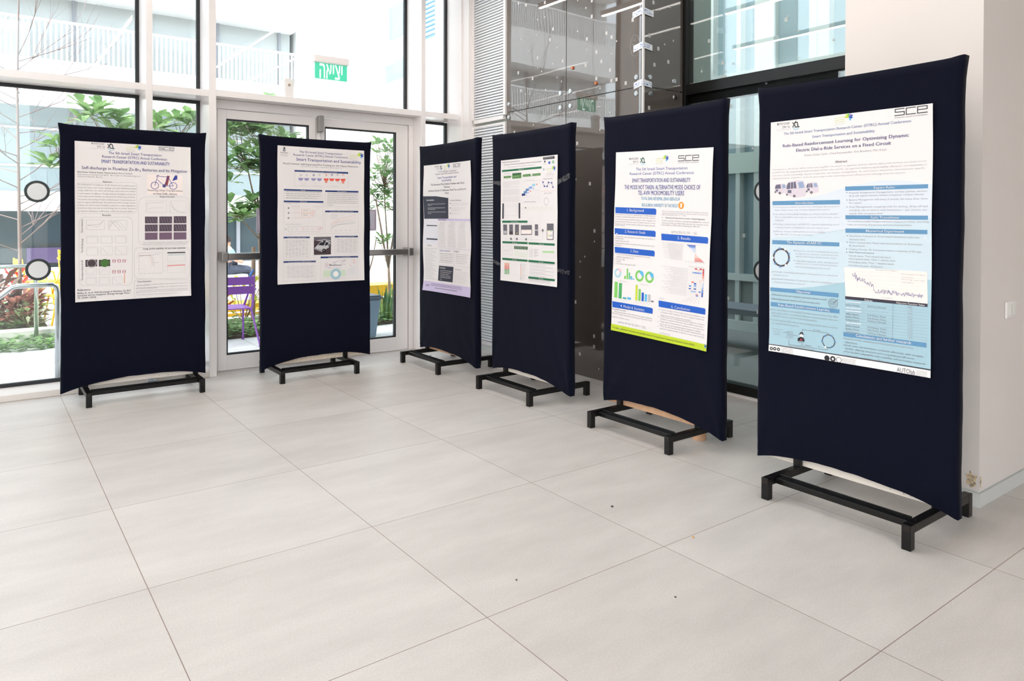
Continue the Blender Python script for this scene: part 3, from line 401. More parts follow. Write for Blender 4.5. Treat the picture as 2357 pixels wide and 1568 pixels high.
('B',432,594,450,609,'j2',1),('L',[(451,602),(466,602)],1,'g3'),('B',457,594,475,609,'j2',1),('L',[(476,601),(490,601)],1,'g3'),('B',485,587,498,599,'j1',1.5),('L',[(599,565),(660,543),(720,526),(840,505),(899,495)],1.2,'j2'),
('L',[(599,576),(660,553),(720,542),(840,527),(899,517)],1.2,'or'),('L',[(599,585),(660,562),(719,552),(839,544),(898,535)],1.2,'g3'),('L',[(599,600),(659,575),(719,566),(839,556),(898,547)],1.2,'gm'),
('L',[(599,601),(659,576),(719,568),(839,565),(898,556)],1.2,'g2'),('G',607,489.4,680,493.8,1,'g4'),('G',607,499.7,680,504.0,1,'g4'),('G',607,509.9,680,514.3,1,'g4'),('G',606,520.1,680,524.5,1,'g4'),('T',593,610,617,4.4,'0','g3',0),
('T',651,668,617,4.4,'20','g3',0),('T',709,727,617,4.4,'40','g3',0),('T',768,786,617,4.4,'60','g3',0),('T',828,845,617,4.4,'80','g3',0),('T',888,906,617,4.4,'100','g3',0),('Q',[(66,656),(358,658),(357,670),(66,668)],'b9'),
('T',109,313,666,6.4,'Data-efficiency on Waymo dataset','wh',0.4),('B',66,668,356,822,'g4',1.2),('Q',[(649,655),(926,657),(926,669),(649,667)],'b9'),('T',690,884,665,6.6,'Transfer learning on KITTI dataset','wh',0.4),
('B',649,667,924,790,'g4',1.2),('Q',[(65,833),(427,837),(427,849),(64,845)],'b9'),('T',118,372,845,6.4,'Transfer learning to ONCE dataset','wh',0.4),('B',64,845,426,980,'g4',1.2),('Q',[(482,808),(928,812),(928,824),(482,821)],'b9'),
('T',572,833,820,6.6,'Qualitative evaluation','wh',0.4),('B',482,821,925,978,'g4',1.2),('G',89,683.3,119,687.5,1,'g1'),('G',126,683.4,156,687.6,1,'g3'),('G',162,683.5,193,687.7,1,'g3'),('G',199,683.6,230,687.9,1,'g3'),
('G',236,683.7,267,688.0,1,'g3'),('G',273,683.8,304,688.1,1,'g1'),('G',311,683.9,342,688.2,1,'g3'),('G',89,693.2,119,697.4,1,'g3'),('G',126,693.3,156,697.5,1,'g3'),('G',162,693.5,193,697.7,1,'g3'),('G',199,693.6,230,697.8,1,'g1'),
('G',236,693.7,267,698.0,1,'g3'),('G',273,693.9,304,698.1,1,'g3'),('G',311,694.0,342,698.3,1,'g3'),('G',89,703.1,119,707.3,1,'g3'),('G',126,703.2,156,707.5,1,'g1'),('G',162,703.4,193,707.6,1,'g3'),('G',199,703.6,230,707.8,1,'g3'),
('G',236,703.7,267,708.0,1,'g3'),('G',273,703.9,304,708.1,1,'g3'),('G',311,704.0,342,708.3,1,'g1'),('G',89,713.0,119,717.2,1,'g3'),('G',125,713.2,156,717.4,1,'g3'),('G',162,713.3,192,717.6,1,'g3'),('G',199,713.5,229,717.8,1,'g3'),
('G',236,713.7,267,718.0,1,'g1'),('G',273,713.9,304,718.1,1,'g3'),('G',311,714.1,342,718.3,1,'g3'),('G',89,722.9,119,727.1,1,'g3'),('G',125,723.1,156,727.3,1,'g3'),('G',162,723.3,192,727.5,1,'g1'),('G',199,723.5,229,727.7,1,'g3'),
('G',236,723.7,267,727.9,1,'g3'),('G',273,723.9,304,728.2,1,'g3'),('G',310,724.1,341,728.4,1,'g3'),('G',89,732.8,119,737.0,1,'g1'),('G',125,733.0,155,737.2,1,'g3'),('G',162,733.2,192,737.4,1,'g3'),('G',199,733.4,229,737.7,1,'g3'),
('G',236,733.7,266,737.9,1,'g3'),('G',273,733.9,304,738.2,1,'g1'),('G',310,734.1,341,738.4,1,'g3'),('G',89,742.6,119,746.8,1,'g3'),('G',125,742.9,155,747.1,1,'g3'),('G',162,743.1,192,747.4,1,'g3'),('G',199,743.4,229,747.6,1,'g1'),
('G',236,743.7,266,747.9,1,'g3'),('G',273,743.9,304,748.2,1,'g3'),('G',310,744.2,341,748.5,1,'g3'),('G',89,752.5,119,756.7,1,'g3'),('G',125,752.8,155,757.0,1,'g1'),('G',162,753.1,192,757.3,1,'g3'),('G',199,753.4,229,757.6,1,'g3'),
('G',236,753.6,266,757.9,1,'g3'),('G',273,753.9,304,758.2,1,'g3'),('G',310,754.2,341,758.5,1,'g1'),('G',88,762.4,119,766.6,1,'g3'),('G',125,762.7,155,766.9,1,'g3'),('G',162,763.0,192,767.2,1,'g3'),('G',198,763.3,229,767.6,1,'g3'),
('G',235,763.6,266,767.9,1,'g1'),('G',273,763.9,303,768.2,1,'g3'),('G',310,764.3,341,768.5,1,'g3'),('G',88,772.3,118,776.5,1,'g3'),('G',125,772.6,155,776.8,1,'g3'),('G',162,773.0,192,777.2,1,'g1'),('G',198,773.3,229,777.5,1,'g3'),
('G',235,773.6,266,777.9,1,'g3'),('G',273,773.9,303,778.2,1,'g3'),('G',310,774.3,341,778.6,1,'g3'),('G',88,782.2,118,786.4,1,'g1'),('G',125,782.5,155,786.7,1,'g3'),('G',161,782.9,192,787.1,1,'g3'),('G',198,783.2,229,787.5,1,'g3'),
('G',235,783.6,266,787.8,1,'g3'),('G',272,784.0,303,788.2,1,'g1'),('G',310,784.3,341,788.6,1,'g3'),('G',88,792.1,118,796.3,1,'g3'),('G',125,792.4,155,796.7,1,'g3'),('G',161,792.8,192,797.0,1,'g3'),('G',198,793.2,229,797.4,1,'g1'),
('G',235,793.6,266,797.8,1,'g3'),('G',272,794.0,303,798.2,1,'g3'),('G',310,794.3,341,798.6,1,'g3'),('G',88,801.9,118,806.1,1,'g3'),('G',125,802.3,155,806.6,1,'g1'),('G',161,802.7,192,807.0,1,'g3'),('G',198,803.1,229,807.4,1,'g3'),
('G',235,803.6,266,807.8,1,'g3'),('G',272,804.0,303,808.2,1,'g3'),('G',310,804.4,341,808.6,1,'g1'),('G',672,677.7,714,682.1,1,'g1'),('G',721,677.8,763,682.2,1,'g3'),('G',770,678.0,812,682.4,1,'g3'),('G',819,678.1,862,682.5,1,'g3'),
('G',869,678.2,912,682.6,1,'g3'),('G',672,686.5,714,690.9,1,'g3'),('G',721,686.7,763,691.1,1,'g3'),('G',770,686.8,812,691.3,1,'g3'),('G',819,687.0,862,691.4,1,'g1'),('G',869,687.1,912,691.6,1,'g3'),('G',672,695.4,713,699.8,1,'g3'),
('G',720,695.6,763,699.9,1,'g1'),('G',770,695.7,812,700.1,1,'g3'),('G',819,695.9,862,700.3,1,'g3'),('G',869,696.1,912,700.5,1,'g3'),('G',672,704.2,713,708.6,1,'g3'),('G',720,704.4,762,708.8,1,'g3'),('G',769,704.6,812,709.0,1,'g3'),
('G',819,704.8,861,709.2,1,'g3'),('G',869,705.0,911,709.5,1,'g1'),('G',671,713.0,713,717.4,1,'g3'),('G',720,713.3,762,717.7,1,'g3'),('G',769,713.5,812,717.9,1,'g1'),('G',819,713.7,861,718.2,1,'g3'),('G',868,714.0,911,718.4,1,'g3'),
('G',671,721.9,713,726.2,1,'g1'),('G',720,722.1,762,726.5,1,'g3'),('G',769,722.4,812,726.8,1,'g3'),('G',819,722.7,861,727.1,1,'g3'),('G',868,722.9,911,727.3,1,'g3'),('G',671,730.7,713,735.1,1,'g3'),('G',720,731.0,762,735.4,1,'g3'),
('G',769,731.3,811,735.7,1,'g3'),('G',818,731.6,861,736.0,1,'g1'),('G',868,731.9,911,736.3,1,'g3'),('G',671,739.5,713,743.9,1,'g3'),('G',720,739.8,762,744.2,1,'g1'),('G',769,740.1,811,744.6,1,'g3'),('G',818,740.5,861,744.9,1,'g3'),
('G',868,740.8,911,745.2,1,'g3'),('G',671,748.3,713,752.7,1,'g3'),('G',720,748.7,762,753.1,1,'g3'),('G',769,749.0,811,753.4,1,'g3'),('G',818,749.4,861,753.8,1,'g3'),('G',868,749.7,911,754.2,1,'g1'),('G',671,757.2,713,761.5,1,'g3'),
('G',720,757.5,762,761.9,1,'g3'),('G',769,757.9,811,762.3,1,'g1'),('G',818,758.3,861,762.7,1,'g3'),('G',868,758.7,911,763.1,1,'g3'),('G',671,766.0,713,770.4,1,'g1'),('G',720,766.4,762,770.8,1,'g3'),('G',769,766.8,811,771.2,1,'g3'),
('G',818,767.2,861,771.6,1,'g3'),('G',868,767.6,911,772.0,1,'g3'),('G',671,774.8,712,779.2,1,'g3'),('G',719,775.2,762,779.6,1,'g3'),('G',768,775.7,811,780.1,1,'g3'),('G',818,776.1,860,780.5,1,'g1'),('G',868,776.5,910,781.0,1,'g3'),
('G',103,866.2,148,870.4,1,'g1'),('G',155,867.0,200,871.2,1,'g3'),('G',206,867.8,252,872.0,1,'g3'),('G',258,868.6,304,872.8,1,'g3'),('G',310,869.4,356,873.6,1,'g3'),('G',363,870.2,409,874.5,1,'g1'),('G',103,876.7,148,880.9,1,'g3'),
('G',155,877.6,200,881.8,1,'g3'),('G',206,878.4,251,882.6,1,'g3'),('G',258,879.2,304,883.5,1,'g1'),('G',310,880.0,356,884.3,1,'g3'),('G',363,880.9,409,885.2,1,'g3'),('G',103,887.3,148,891.5,1,'g3'),('G',154,888.1,200,892.3,1,'g1'),
('G',206,889.0,251,893.2,1,'g3'),('G',258,889.9,304,894.1,1,'g3'),('G',310,890.7,356,895.0,1,'g3'),('G',363,891.6,409,895.9,1,'g3'),('G',103,897.8,148,902.0,1,'g3'),('G',154,898.7,199,902.9,1,'g3'),('G',206,899.6,251,903.8,1,'g3'),
('G',258,900.5,303,904.7,1,'g3'),('G',310,901.4,356,905.7,1,'g1'),('G',363,902.3,409,906.6,1,'g3'),('G',103,908.3,148,912.5,1,'g3'),('G',154,909.3,199,913.5,1,'g3'),('G',206,910.2,251,914.4,1,'g1'),('G',258,911.1,303,915.4,1,'g3'),
('G',310,912.1,356,916.4,1,'g3'),('G',363,913.0,409,917.3,1,'g3'),('G',103,918.9,148,923.1,1,'g1'),('G',154,919.8,199,924.0,1,'g3'),('G',206,920.8,251,925.0,1,'g3'),('G',258,921.8,303,926.0,1,'g3'),('G',310,922.8,356,927.0,1,'g3'),
('G',362,923.8,409,928.0,1,'g1'),('G',103,929.4,148,933.6,1,'g3'),('G',154,930.4,199,934.6,1,'g3'),('G',206,931.4,251,935.6,1,'g3'),('G',257,932.4,303,936.7,1,'g1'),('G',310,933.4,356,937.7,1,'g3'),('G',362,934.5,409,938.8,1,'g3'),
('G',103,939.9,148,944.1,1,'g3'),('G',154,941.0,199,945.2,1,'g1'),('G',205,942.0,251,946.2,1,'g3'),('G',257,943.1,303,947.3,1,'g3'),('G',310,944.1,356,948.4,1,'g3'),('G',362,945.2,409,949.5,1,'g3'),('G',103,950.4,147,954.6,1,'g3'),
('G',154,951.5,199,955.7,1,'g3'),('G',205,952.6,251,956.8,1,'g3'),('G',257,953.7,303,957.9,1,'g3'),('G',309,954.8,355,959.1,1,'g1'),('G',362,955.9,408,960.2,1,'g3'),('L',[(84,681),(346,683)],0.8,'g3'),('L',[(84,694),(346,695)],0.8,'g3'),
('L',[(84,716),(346,718)],0.8,'g3'),('L',[(83,748),(346,750)],0.8,'g3'),('L',[(83,778),(345,781)],0.8,'g3'),('L',[(99,878),(414,883)],0.8,'g3'),('L',[(99,946),(413,953)],0.8,'g3'),('R',404,661,601,794,'k4'),
('Q',[(404,661),(602,662),(602,699),(404,688)],'g1'),('Q',[(429,686),(530,679),(602,688),(602,694),(451,692)],'g3'),('Q',[(411,745),(451,717),(485,697),(530,690),(588,699),(599,725),(583,738),(518,764),(501,773),(415,752)],'sv'),
('Q',[(451,722),(485,701),(535,700),(520,726)],'k1'),('Q',[(541,701),(577,704),(563,723),(529,729)],'k1'),('C',520,764,22,'k1',0.35),('C',587,726,16,'k1',0.35),('R',511,687,539,701,'k1'),('R',514,679,537,684,'g4'),
('L',[(417,749),(501,762)],4,'k1'),('R',512,913,772,962,'pg'),('C',659,943,62,'p3',0.55),('C',659,943,30,'wh',0),('L',[(638,853),(660,852)],2.5,'g3'),('L',[(575,867),(588,868)],2.5,'j3'),('L',[(757,841),(781,841)],2.5,'g2'),
('L',[(667,893),(685,894)],2.5,'mv'),('L',[(740,846),(761,846)],2.5,'g3'),('L',[(538,895),(550,896)],2.5,'pu'),('L',[(753,873),(772,873)],2.5,'mv'),('L',[(527,872),(536,872)],2.5,'g3'),('L',[(658,849),(681,851)],2.5,'pu'),
('L',[(570,894),(599,892)],2.5,'g2'),('L',[(591,872),(606,873)],2.5,'g3'),('L',[(637,871),(662,871)],2.5,'g2'),('L',[(744,848),(774,847)],2.5,'g3'),('L',[(625,854),(653,854)],2.5,'pu'),('L',[(632,876),(650,878)],2.5,'pu'),
('L',[(617,854),(644,854)],2.5,'mv'),('L',[(534,862),(548,862)],2.5,'g2'),('L',[(534,883),(563,883)],2.5,'mv'),('L',[(697,897),(722,899)],2.5,'pu'),('L',[(684,842),(696,843)],2.5,'g2'),('L',[(739,856),(758,854)],2.5,'pu'),
('L',[(595,874),(604,877)],2.5,'j3'),('L',[(534,872),(563,872)],2.5,'mv'),('L',[(584,867),(605,867)],2.5,'mv'),('L',[(727,870),(738,868)],2.5,'g2'),('L',[(626,863),(636,865)],2.5,'g3'),('L',[(606,896),(619,895)],2.5,'g3'),
('L',[(712,857),(726,859)],2.5,'pu'),('L',[(716,843),(744,844)],2.5,'g2'),('L',[(552,857),(564,856)],2.5,'g3'),('L',[(582,869),(606,872)],2.5,'g2'),('L',[(640,865),(660,864)],2.5,'pu'),('L',[(551,866),(571,868)],2.5,'j3'),
('L',[(637,890),(648,890)],2.5,'pu'),('L',[(584,874),(600,878)],4,'n2'),('L',[(602,874),(618,878)],4,'n2'),('L',[(620,874),(636,878)],4,'n2'),('L',[(639,875),(654,879)],4,'n2'),('L',[(657,875),(673,879)],4,'n2'),
('L',[(675,875),(691,879)],4,'n2'),('L',[(693,876),(710,879)],4,'n2'),('L',[(712,876),(728,880)],4,'n2'),('L',[(778,957),(790,928),(825,903)],1,'p3'),('L',[(794,957),(804,927),(836,901)],1,'p3'),('L',[(811,957),(818,925),(846,899)],1,'p3'),
('L',[(827,958),(832,924),(857,897)],1,'p3'),('L',[(843,958),(846,923),(868,894)],1,'p3'),('L',[(860,958),(860,922),(878,892)],1,'p3'),('L',[(876,959),(874,920),(889,890)],1,'p3'),('L',[(893,959),(888,919),(899,888)],1,'p3'),
('L',[(909,959),(903,918),(910,886)],1,'p3'),('L',[(873,836),(885,859),(863,866)],2.5,'j1'),('L',[(826,877),(843,892)],2,'j1'),('B',850,837,899,871,'g5',1),],
'meal':[
('bar',318,26,150,'n2'),('flo',509,26,90),('sce',703,22,155),('T',313,701,66,11.3,'The 5th Israeli Smart Transportation','g2',0),('T',260,748,83,11.3,'Research Center (ISTRC) Annual Conference','g2',0),
('T',301,699,115,16.6,'Smart Transportation and','b5',0),('T',389,598,137,15.1,'Sustainability','b5',0),('T',151,864,165,15.0,'The Restaurant Meal Delivery Problem with Ghost','n2',0),('T',443,570,188,15.1,'Kitchens','n2',0),
('T',103,902,212,13.5,'Gal Neria, Florentin D. Hildebrandt, Michal Tzur, and Marlin W.','n2',0),('T',464,546,234,12.0,'Ulmer','n2',0),('Q',[(1,246),(261,249),(261,266),(535,267),(536,425),(11,427)],'k6'),
('T',68,225,284,13.2,'Introduction','wh',0.8),('G',90,306.4,474,312.7,1,'wh'),('G',90,316.8,179,323.1,1,'wh'),('G',90,337.1,474,343.3,1,'wh'),('G',90,348.5,255,354.7,1,'wh'),('G',90,369.4,491,375.6,1,'wh'),('G',90,381.3,169,387.5,1,'wh'),
('T',570,799,292,11.8,'Problem Definition','g2',0.2),('G',594,307.4,936,313.4,1,'g4'),('G',594,318.6,955,324.6,1,'g4'),('G',594,340.1,889,346.0,1,'g4'),('G',594,351.8,889,357.8,1,'g4'),('G',594,362.8,783,368.8,1,'g4'),
('G',594,382.8,779,388.7,1,'g4'),('C',578,309,7,'k6',0),('C',578,343,7,'k6',0),('C',578,384,7,'k6',0),('Q',[(308,425),(999,427),(999,443),(308,440)],'la'),('T',325,485,438,11.4,'Methodology','k6',0.5),('B',314,440,977,650,'la',2),
('L',[(528,441),(532,640)],2,'la'),('L',[(736,443),(740,649)],2,'la'),('G',354,449.0,470,454.3,1,'g2'),('G',354,460.7,470,466.1,1,'g2'),('G',325,472.4,454,477.7,1,'g2'),('G',325,484.1,456,489.5,1,'g2'),('G',325,495.9,458,501.2,1,'g3'),
('G',325,507.6,460,513.0,1,'g3'),('G',325,519.4,462,524.7,1,'g3'),('G',325,531.1,464,536.5,1,'g3'),('G',325,542.9,466,548.2,1,'g3'),('G',325,554.6,469,559.9,1,'g3'),('G',325,566.3,471,571.7,1,'g3'),('G',325,578.0,473,583.4,1,'g3'),
('G',325,589.8,475,595.1,1,'g3'),('G',325,601.5,477,606.8,1,'g3'),('G',325,613.2,479,618.5,1,'g3'),('G',325,624.9,481,630.2,1,'g3'),('G',325,636.6,483,641.9,1,'g3'),('G',574,450.3,686,455.6,1,'g2'),('G',574,461.8,686,467.1,1,'g2'),
('G',546,473.2,670,478.5,1,'g2'),('G',546,484.8,672,490.0,1,'g2'),('G',546,496.3,674,501.5,1,'g3'),('G',546,507.8,676,513.0,1,'g3'),('G',546,519.3,678,524.5,1,'g3'),('G',546,530.8,680,536.0,1,'g3'),('G',546,542.3,682,547.5,1,'g3'),
('G',546,553.8,684,559.0,1,'g3'),('G',546,565.3,686,570.5,1,'g3'),('G',546,576.8,687,582.0,1,'g3'),('G',546,588.3,689,593.5,1,'g3'),('G',546,599.8,691,605.0,1,'g3'),('G',546,611.2,693,616.5,1,'g3'),('G',546,622.7,695,627.9,1,'g3'),
('G',546,634.2,697,639.4,1,'g3'),('G',783,451.6,890,456.7,1,'g2'),('G',783,462.9,890,468.0,1,'g2'),('G',756,474.1,875,479.2,1,'g2'),('G',756,485.4,877,490.5,1,'g2'),('G',756,496.6,879,501.8,1,'g3'),('G',756,507.9,881,513.1,1,'g3'),
('G',756,519.2,883,524.4,1,'g3'),('G',756,530.5,885,535.6,1,'g3'),('G',756,541.8,886,546.9,1,'g3'),('G',756,553.1,888,558.2,1,'g3'),('G',756,564.3,890,569.5,1,'g3'),('G',756,575.6,892,580.7,1,'g3'),('G',756,586.9,894,592.0,1,'g3'),
('G',756,598.1,896,603.3,1,'g3'),('G',756,609.4,898,614.5,1,'g3'),('G',756,620.7,900,625.8,1,'g3'),('G',756,631.9,902,637.0,1,'g3'),('R',11,429,302,624,'p0'),('Q',[(66,476),(295,477),(295,484),(66,484)],'k6'),
('Q',[(67,581),(304,582),(304,593),(67,592)],'k6'),('B',20,487,302,577,'g5',1),('B',45,517,82,538,'g5',1),('B',111,517,148,538,'g5',1),('B',176,517,212,538,'g5',1),('B',240,517,277,538,'g5',1),('T',87,174,643,10.8,'Results','g2',0.2),
('G',38,658.5,302,664.7,1,'g3'),('G',39,672.4,224,678.6,1,'g3'),('G',39,685.4,273,691.7,1,'g3'),('G',39,699.4,194,705.7,1,'g3'),('G',39,712.4,243,718.6,1,'g3'),('G',39,725.3,292,731.5,1,'g3'),('G',39,739.4,213,745.7,1,'g3'),
('G',39,752.3,262,758.5,1,'g3'),('G',39,766.5,183,772.8,1,'g3'),('G',39,779.4,232,785.6,1,'g3'),('G',39,792.1,281,798.4,1,'g3'),('G',39,806.5,203,812.7,1,'g3'),('G',39,819.2,252,825.4,1,'g3'),('G',39,831.9,301,838.1,1,'g3'),
('G',39,846.4,222,852.6,1,'g3'),('G',39,859.0,271,865.2,1,'g3'),('G',39,873.6,192,879.8,1,'g3'),('G',39,886.1,241,892.4,1,'g3'),('G',39,898.6,290,904.9,1,'g3'),('B',332,659,642,783,'la',1.5),('B',654,657,999,781,'la',1.5),
('T',353,580,677,11.3,'Solution Framework','b5',0.2),('T',662,756,676,11.0,'Insights','g2',0.2),('G',353,691.1,634,697.9,1,'g1'),('G',689,687.9,958,694.5,1,'g3'),('G',353,704.6,632,711.4,1,'g3'),('G',689,701.4,915,708.0,1,'g3'),
('G',353,718.1,630,724.9,1,'g1'),('G',689,714.1,947,720.8,1,'g3'),('G',353,731.6,628,738.4,1,'g3'),('G',689,727.7,903,734.3,1,'g3'),('G',353,745.1,626,751.9,1,'g1'),('G',689,740.4,935,747.0,1,'g3'),('G',353,758.6,624,765.4,1,'g3'),
('G',689,754.0,892,760.6,1,'g3'),('Q',[(336,791),(644,790),(628,908),(313,909)],'k6'),('T',347,475,811,12.8,'Conclusion','wh',0.8),('G',366,822.1,616,828.9,1,'wh'),('G',366,835.5,596,842.3,1,'wh'),('G',366,849.2,556,856.0,1,'wh'),
('G',366,861.9,586,868.7,1,'wh'),('G',366,875.0,586,881.8,1,'wh'),('G',366,891.2,403,898.0,1,'wh'),('T',670,802,811,10.2,'References','g2',0),('G',662,820.3,965,825.4,1,'g4'),('G',662,832.7,907,837.9,1,'g4'),('G',662,843.8,943,849.0,1,'g4'),
('G',662,856.4,884,861.5,1,'g4'),('G',662,867.4,920,872.6,1,'g4'),('G',662,878.5,956,883.6,1,'g4'),('G',662,891.1,897,896.3,1,'g4'),('G',662,902.1,933,907.2,1,'g4'),('Q',[(4,924),(998,924),(1000,1000),(0,1000)],'la'),
('C',66,958,10,'k6',0.6),('C',90,957,10,'k6',0.6),('C',114,956,10,'k6',0.6),('T',166,817,942,7.5,'“The Restaurant Meal Delivery Problem with Ghost Kitchens.” Gal Neria, Florentin D.','n2',0),
('T',160,821,954,7.5,'Hildebrandt, Michal Tzur, and Marlin W. Ulmer. Transportation Science. Forthcoming','n2',0),('L',[(246,970),(725,969)],5,'g1'),],
'cycle':[
('T',22,348,22,10.9,'Prospective Life Cycle Assessment','g1',0.2),('T',59,727,43,9.9,'Emerging chemical process technologies through multi-scale modeling','g2',0),
('T',143,627,64,6.9,'Pierre Guillaume, Patrick Durand-Estebe, Prof. Shahar Adler','g3',0),('Q',[(22,80),(737,78),(737,94),(22,96)],'eg'),('T',332,426,91,8.4,'Background','wh',0.3),('R',55,132,187,150,'mg'),('R',216,113,383,158,'mg'),
('Q',[(216,115),(382,114),(382,130),(217,131)],'dg2'),('Q',[(415,130),(550,129),(550,149),(415,149)],'mg'),('Q',[(581,130),(720,129),(721,147),(581,148)],'mg'),('L',[(192,139),(212,139)],4,'dg2'),('L',[(388,143),(410,142)],4,'dg2'),
('L',[(555,146),(576,145)],4,'dg2'),('G',64,108.4,174,114.7,1,'g3'),('G',79,139.7,162,143.7,1,'wh'),('G',234,138.1,362,142.0,1,'wh'),('G',430,138.3,533,142.1,1,'wh'),('G',593,137.5,709,141.3,1,'wh'),
('Q',[(763,9),(951,8),(952,28),(763,27)],'k2'),('T',780,935,20,8.1,'Information','wh',0.4),('T',784,803,50,14.7,'I','k2',0),('R',852,45,881,64,'b8'),('C',929,52,16,'gm',0.5),('L',[(768,111),(767,96),(788,104),(768,111)],4,'tl'),
('G',797,97.4,859,101.8,3,'g3'),('flo',916,103,90),('G',767,59.7,814,64.9,1,'g3'),('G',814,136.5,944,140.9,1,'g3'),('G',814,146.0,944,150.4,1,'g3'),('G',814,155.5,944,159.9,1,'g3'),('T',770,922,180,7.3,'Molecular Dynamics','g1',0.2),
('L',[(763,201),(785,233),(833,235),(854,206),(907,210),(929,243)],3,'b9'),('C',763,201,10,'b6',0),('C',785,233,10,'b6',0),('C',833,235,10,'b6',0),('C',854,206,10,'b6',0),('C',907,210,10,'b6',0),('C',929,243,10,'b6',0),
('L',[(727,269),(775,272),(807,268),(869,274),(962,271)],1.2,'j2'),('T',779,908,290,5.9,'Quantum Calculations','g1',0),('G',43,178.4,356,183.9,1,'g4'),('G',44,189.0,356,194.5,1,'g4'),('G',44,199.5,356,205.0,1,'g4'),
('G',44,209.2,183,214.7,1,'g4'),('G',44,220.7,357,226.2,1,'g4'),('G',45,241.8,357,247.3,1,'g4'),('G',45,252.4,357,257.9,1,'g4'),('G',45,262.9,358,268.4,1,'g4'),('G',45,273.5,358,279.0,1,'g4'),('G',45,284.0,358,289.6,1,'g4'),
('G',46,305.2,358,310.7,1,'g4'),('G',46,315.7,358,321.2,1,'g4'),('G',46,326.3,359,331.8,1,'g4'),('G',47,336.8,359,342.3,1,'g4'),('Q',[(394,283),(454,281),(455,300),(394,302)],'b9'),('Q',[(427,264),(487,263),(488,281),(427,283)],'b4'),
('Q',[(462,246),(522,244),(522,262),(462,264)],'b4'),('Q',[(518,230),(578,229),(578,247),(519,248)],'i2'),('Q',[(574,211),(633,209),(633,227),(575,229)],'lb'),('C',659,215,8,'j1',0),('C',544,266,8,'j1',0),('C',601,245,8,'i2',0),
('C',508,278,8,'i1',0),('C',475,294,8,'i2',0),('L',[(480,152),(481,177),(600,181),(600,205)],1,'g3'),('L',[(428,195),(427,181),(718,185)],1,'g3'),('L',[(542,258),(700,259),(701,347)],1,'g3'),('G',483,309.5,497,312.5,1,'g4'),
('G',513,309.5,526,312.6,1,'g4'),('G',543,309.6,556,312.6,1,'g4'),('G',573,309.7,586,312.7,1,'g4'),('G',602,309.7,615,312.7,1,'g4'),('G',631,309.8,644,312.8,1,'g4'),('G',661,309.8,673,312.8,1,'g4'),
('T',434,637,353,6.8,'Concept Process Integration','g1',0.2),('R',33,358,60,485,'k2'),('R',337,357,365,482,'k2'),('plot',78,371,320,459,'flat','g4'),('B',409,393,448,412,'tn',1.5),('L',[(448,403),(490,403)],1.2,'tn'),
('B',490,393,528,411,'tn',1.5),('L',[(528,402),(569,402)],1.2,'tn'),('B',569,392,607,411,'tn',1.5),('L',[(607,402),(648,401)],1.2,'tn'),('B',647,392,685,410,'tn',1.5),('L',[(685,401),(725,401)],1.2,'tn'),('B',725,391,761,410,'tn',1.5),
('L',[(761,401),(801,401)],1.2,'tn'),('B',801,391,837,409,'tn',1.5),('L',[(837,400),(876,400)],1.2,'tn'),('B',876,391,911,409,'tn',1.5),('L',[(911,400),(950,400)],1.2,'tn'),('C',463,397,8,'k1',0),('C',819,351,40,'g4',0.9),
('B',536,471,602,512,'g5',1),('L',[(723,473),(746,443),(754,435)],1,'g3'),('B',690,418,965,495,'g5',1),('Q',[(32,501),(497,499),(497,516),(32,519)],'eg'),('T',192,331,514,8.5,'Simulation Workflow','wh',0.3),
('Q',[(50,533),(122,533),(124,616),(52,617)],'g1'),('Q',[(163,532),(233,532),(235,616),(164,616)],'g1'),('Q',[(270,532),(342,531),(343,617),(271,617)],'g1'),('Q',[(380,537),(573,534),(575,611),(381,615)],'g1'),
('Q',[(625,528),(679,528),(679,570),(626,570)],'g1'),('Q',[(626,577),(680,577),(680,616),(627,616)],'g1'),('Q',[(828,521),(939,520),(941,644),(830,646)],'g1'),('Q',[(59,585),(118,585),(118,610),(59,610)],'g4'),
('Q',[(167,589),(231,588),(231,612),(168,612)],'k4'),('Q',[(387,573),(566,571),(566,605),(388,608)],'cr'),('Q',[(836,574),(928,572),(929,638),(838,639)],'cr'),('L',[(299,601),(309,607),(322,593)],4,'yl'),('C',859,613,10,'yl',0.6),
('C',884,613,10,'gm',0.6),('C',908,612,10,'b8',0.6),('C',866,580,7,'yl',0),('C',902,578,7,'gm',0),('Q',[(179,651),(198,637),(218,650),(199,663)],'g1'),('Q',[(287,649),(306,636),(325,648),(307,662)],'g1'),
('Q',[(454,649),(472,636),(491,648),(473,661)],'g1'),('Q',[(742,574),(759,561),(777,574),(760,587)],'g1'),('L',[(88,622),(89,652),(757,648),(756,587)],1,'g3'),('L',[(123,576),(829,574)],1,'g3'),('B',598,553,714,597,'g3',1),
('Q',[(35,672),(500,670),(500,687),(35,689)],'eg'),('T',222,309,686,8.5,'MD Results','wh',0.3),('Q',[(516,671),(963,672),(963,688),(517,688)],'eg'),('T',694,785,685,8.1,'TEA Results','wh',0.3),('plot',57,709,222,779,'cv','g4'),
('R',255,706,501,732,'dg2'),('R',256,744,501,744,'lg'),('R',256,753,501,751,'p9'),('R',257,760,501,760,'lg'),('R',257,770,501,767,'p9'),('R',257,776,501,776,'lg'),('R',257,786,502,783,'p9'),('G',269,707.6,487,712.3,1,'wh'),
('G',270,717.5,487,722.2,1,'wh'),('G',270,727.4,487,732.1,1,'wh'),('G',532,720.8,598,724.6,1,'g3'),('L',[(619,722),(625,722)],2,'or'),('G',532,727.9,598,731.7,1,'g3'),('L',[(619,729),(685,727)],2,'g1'),('G',532,735.0,598,738.8,1,'g3'),
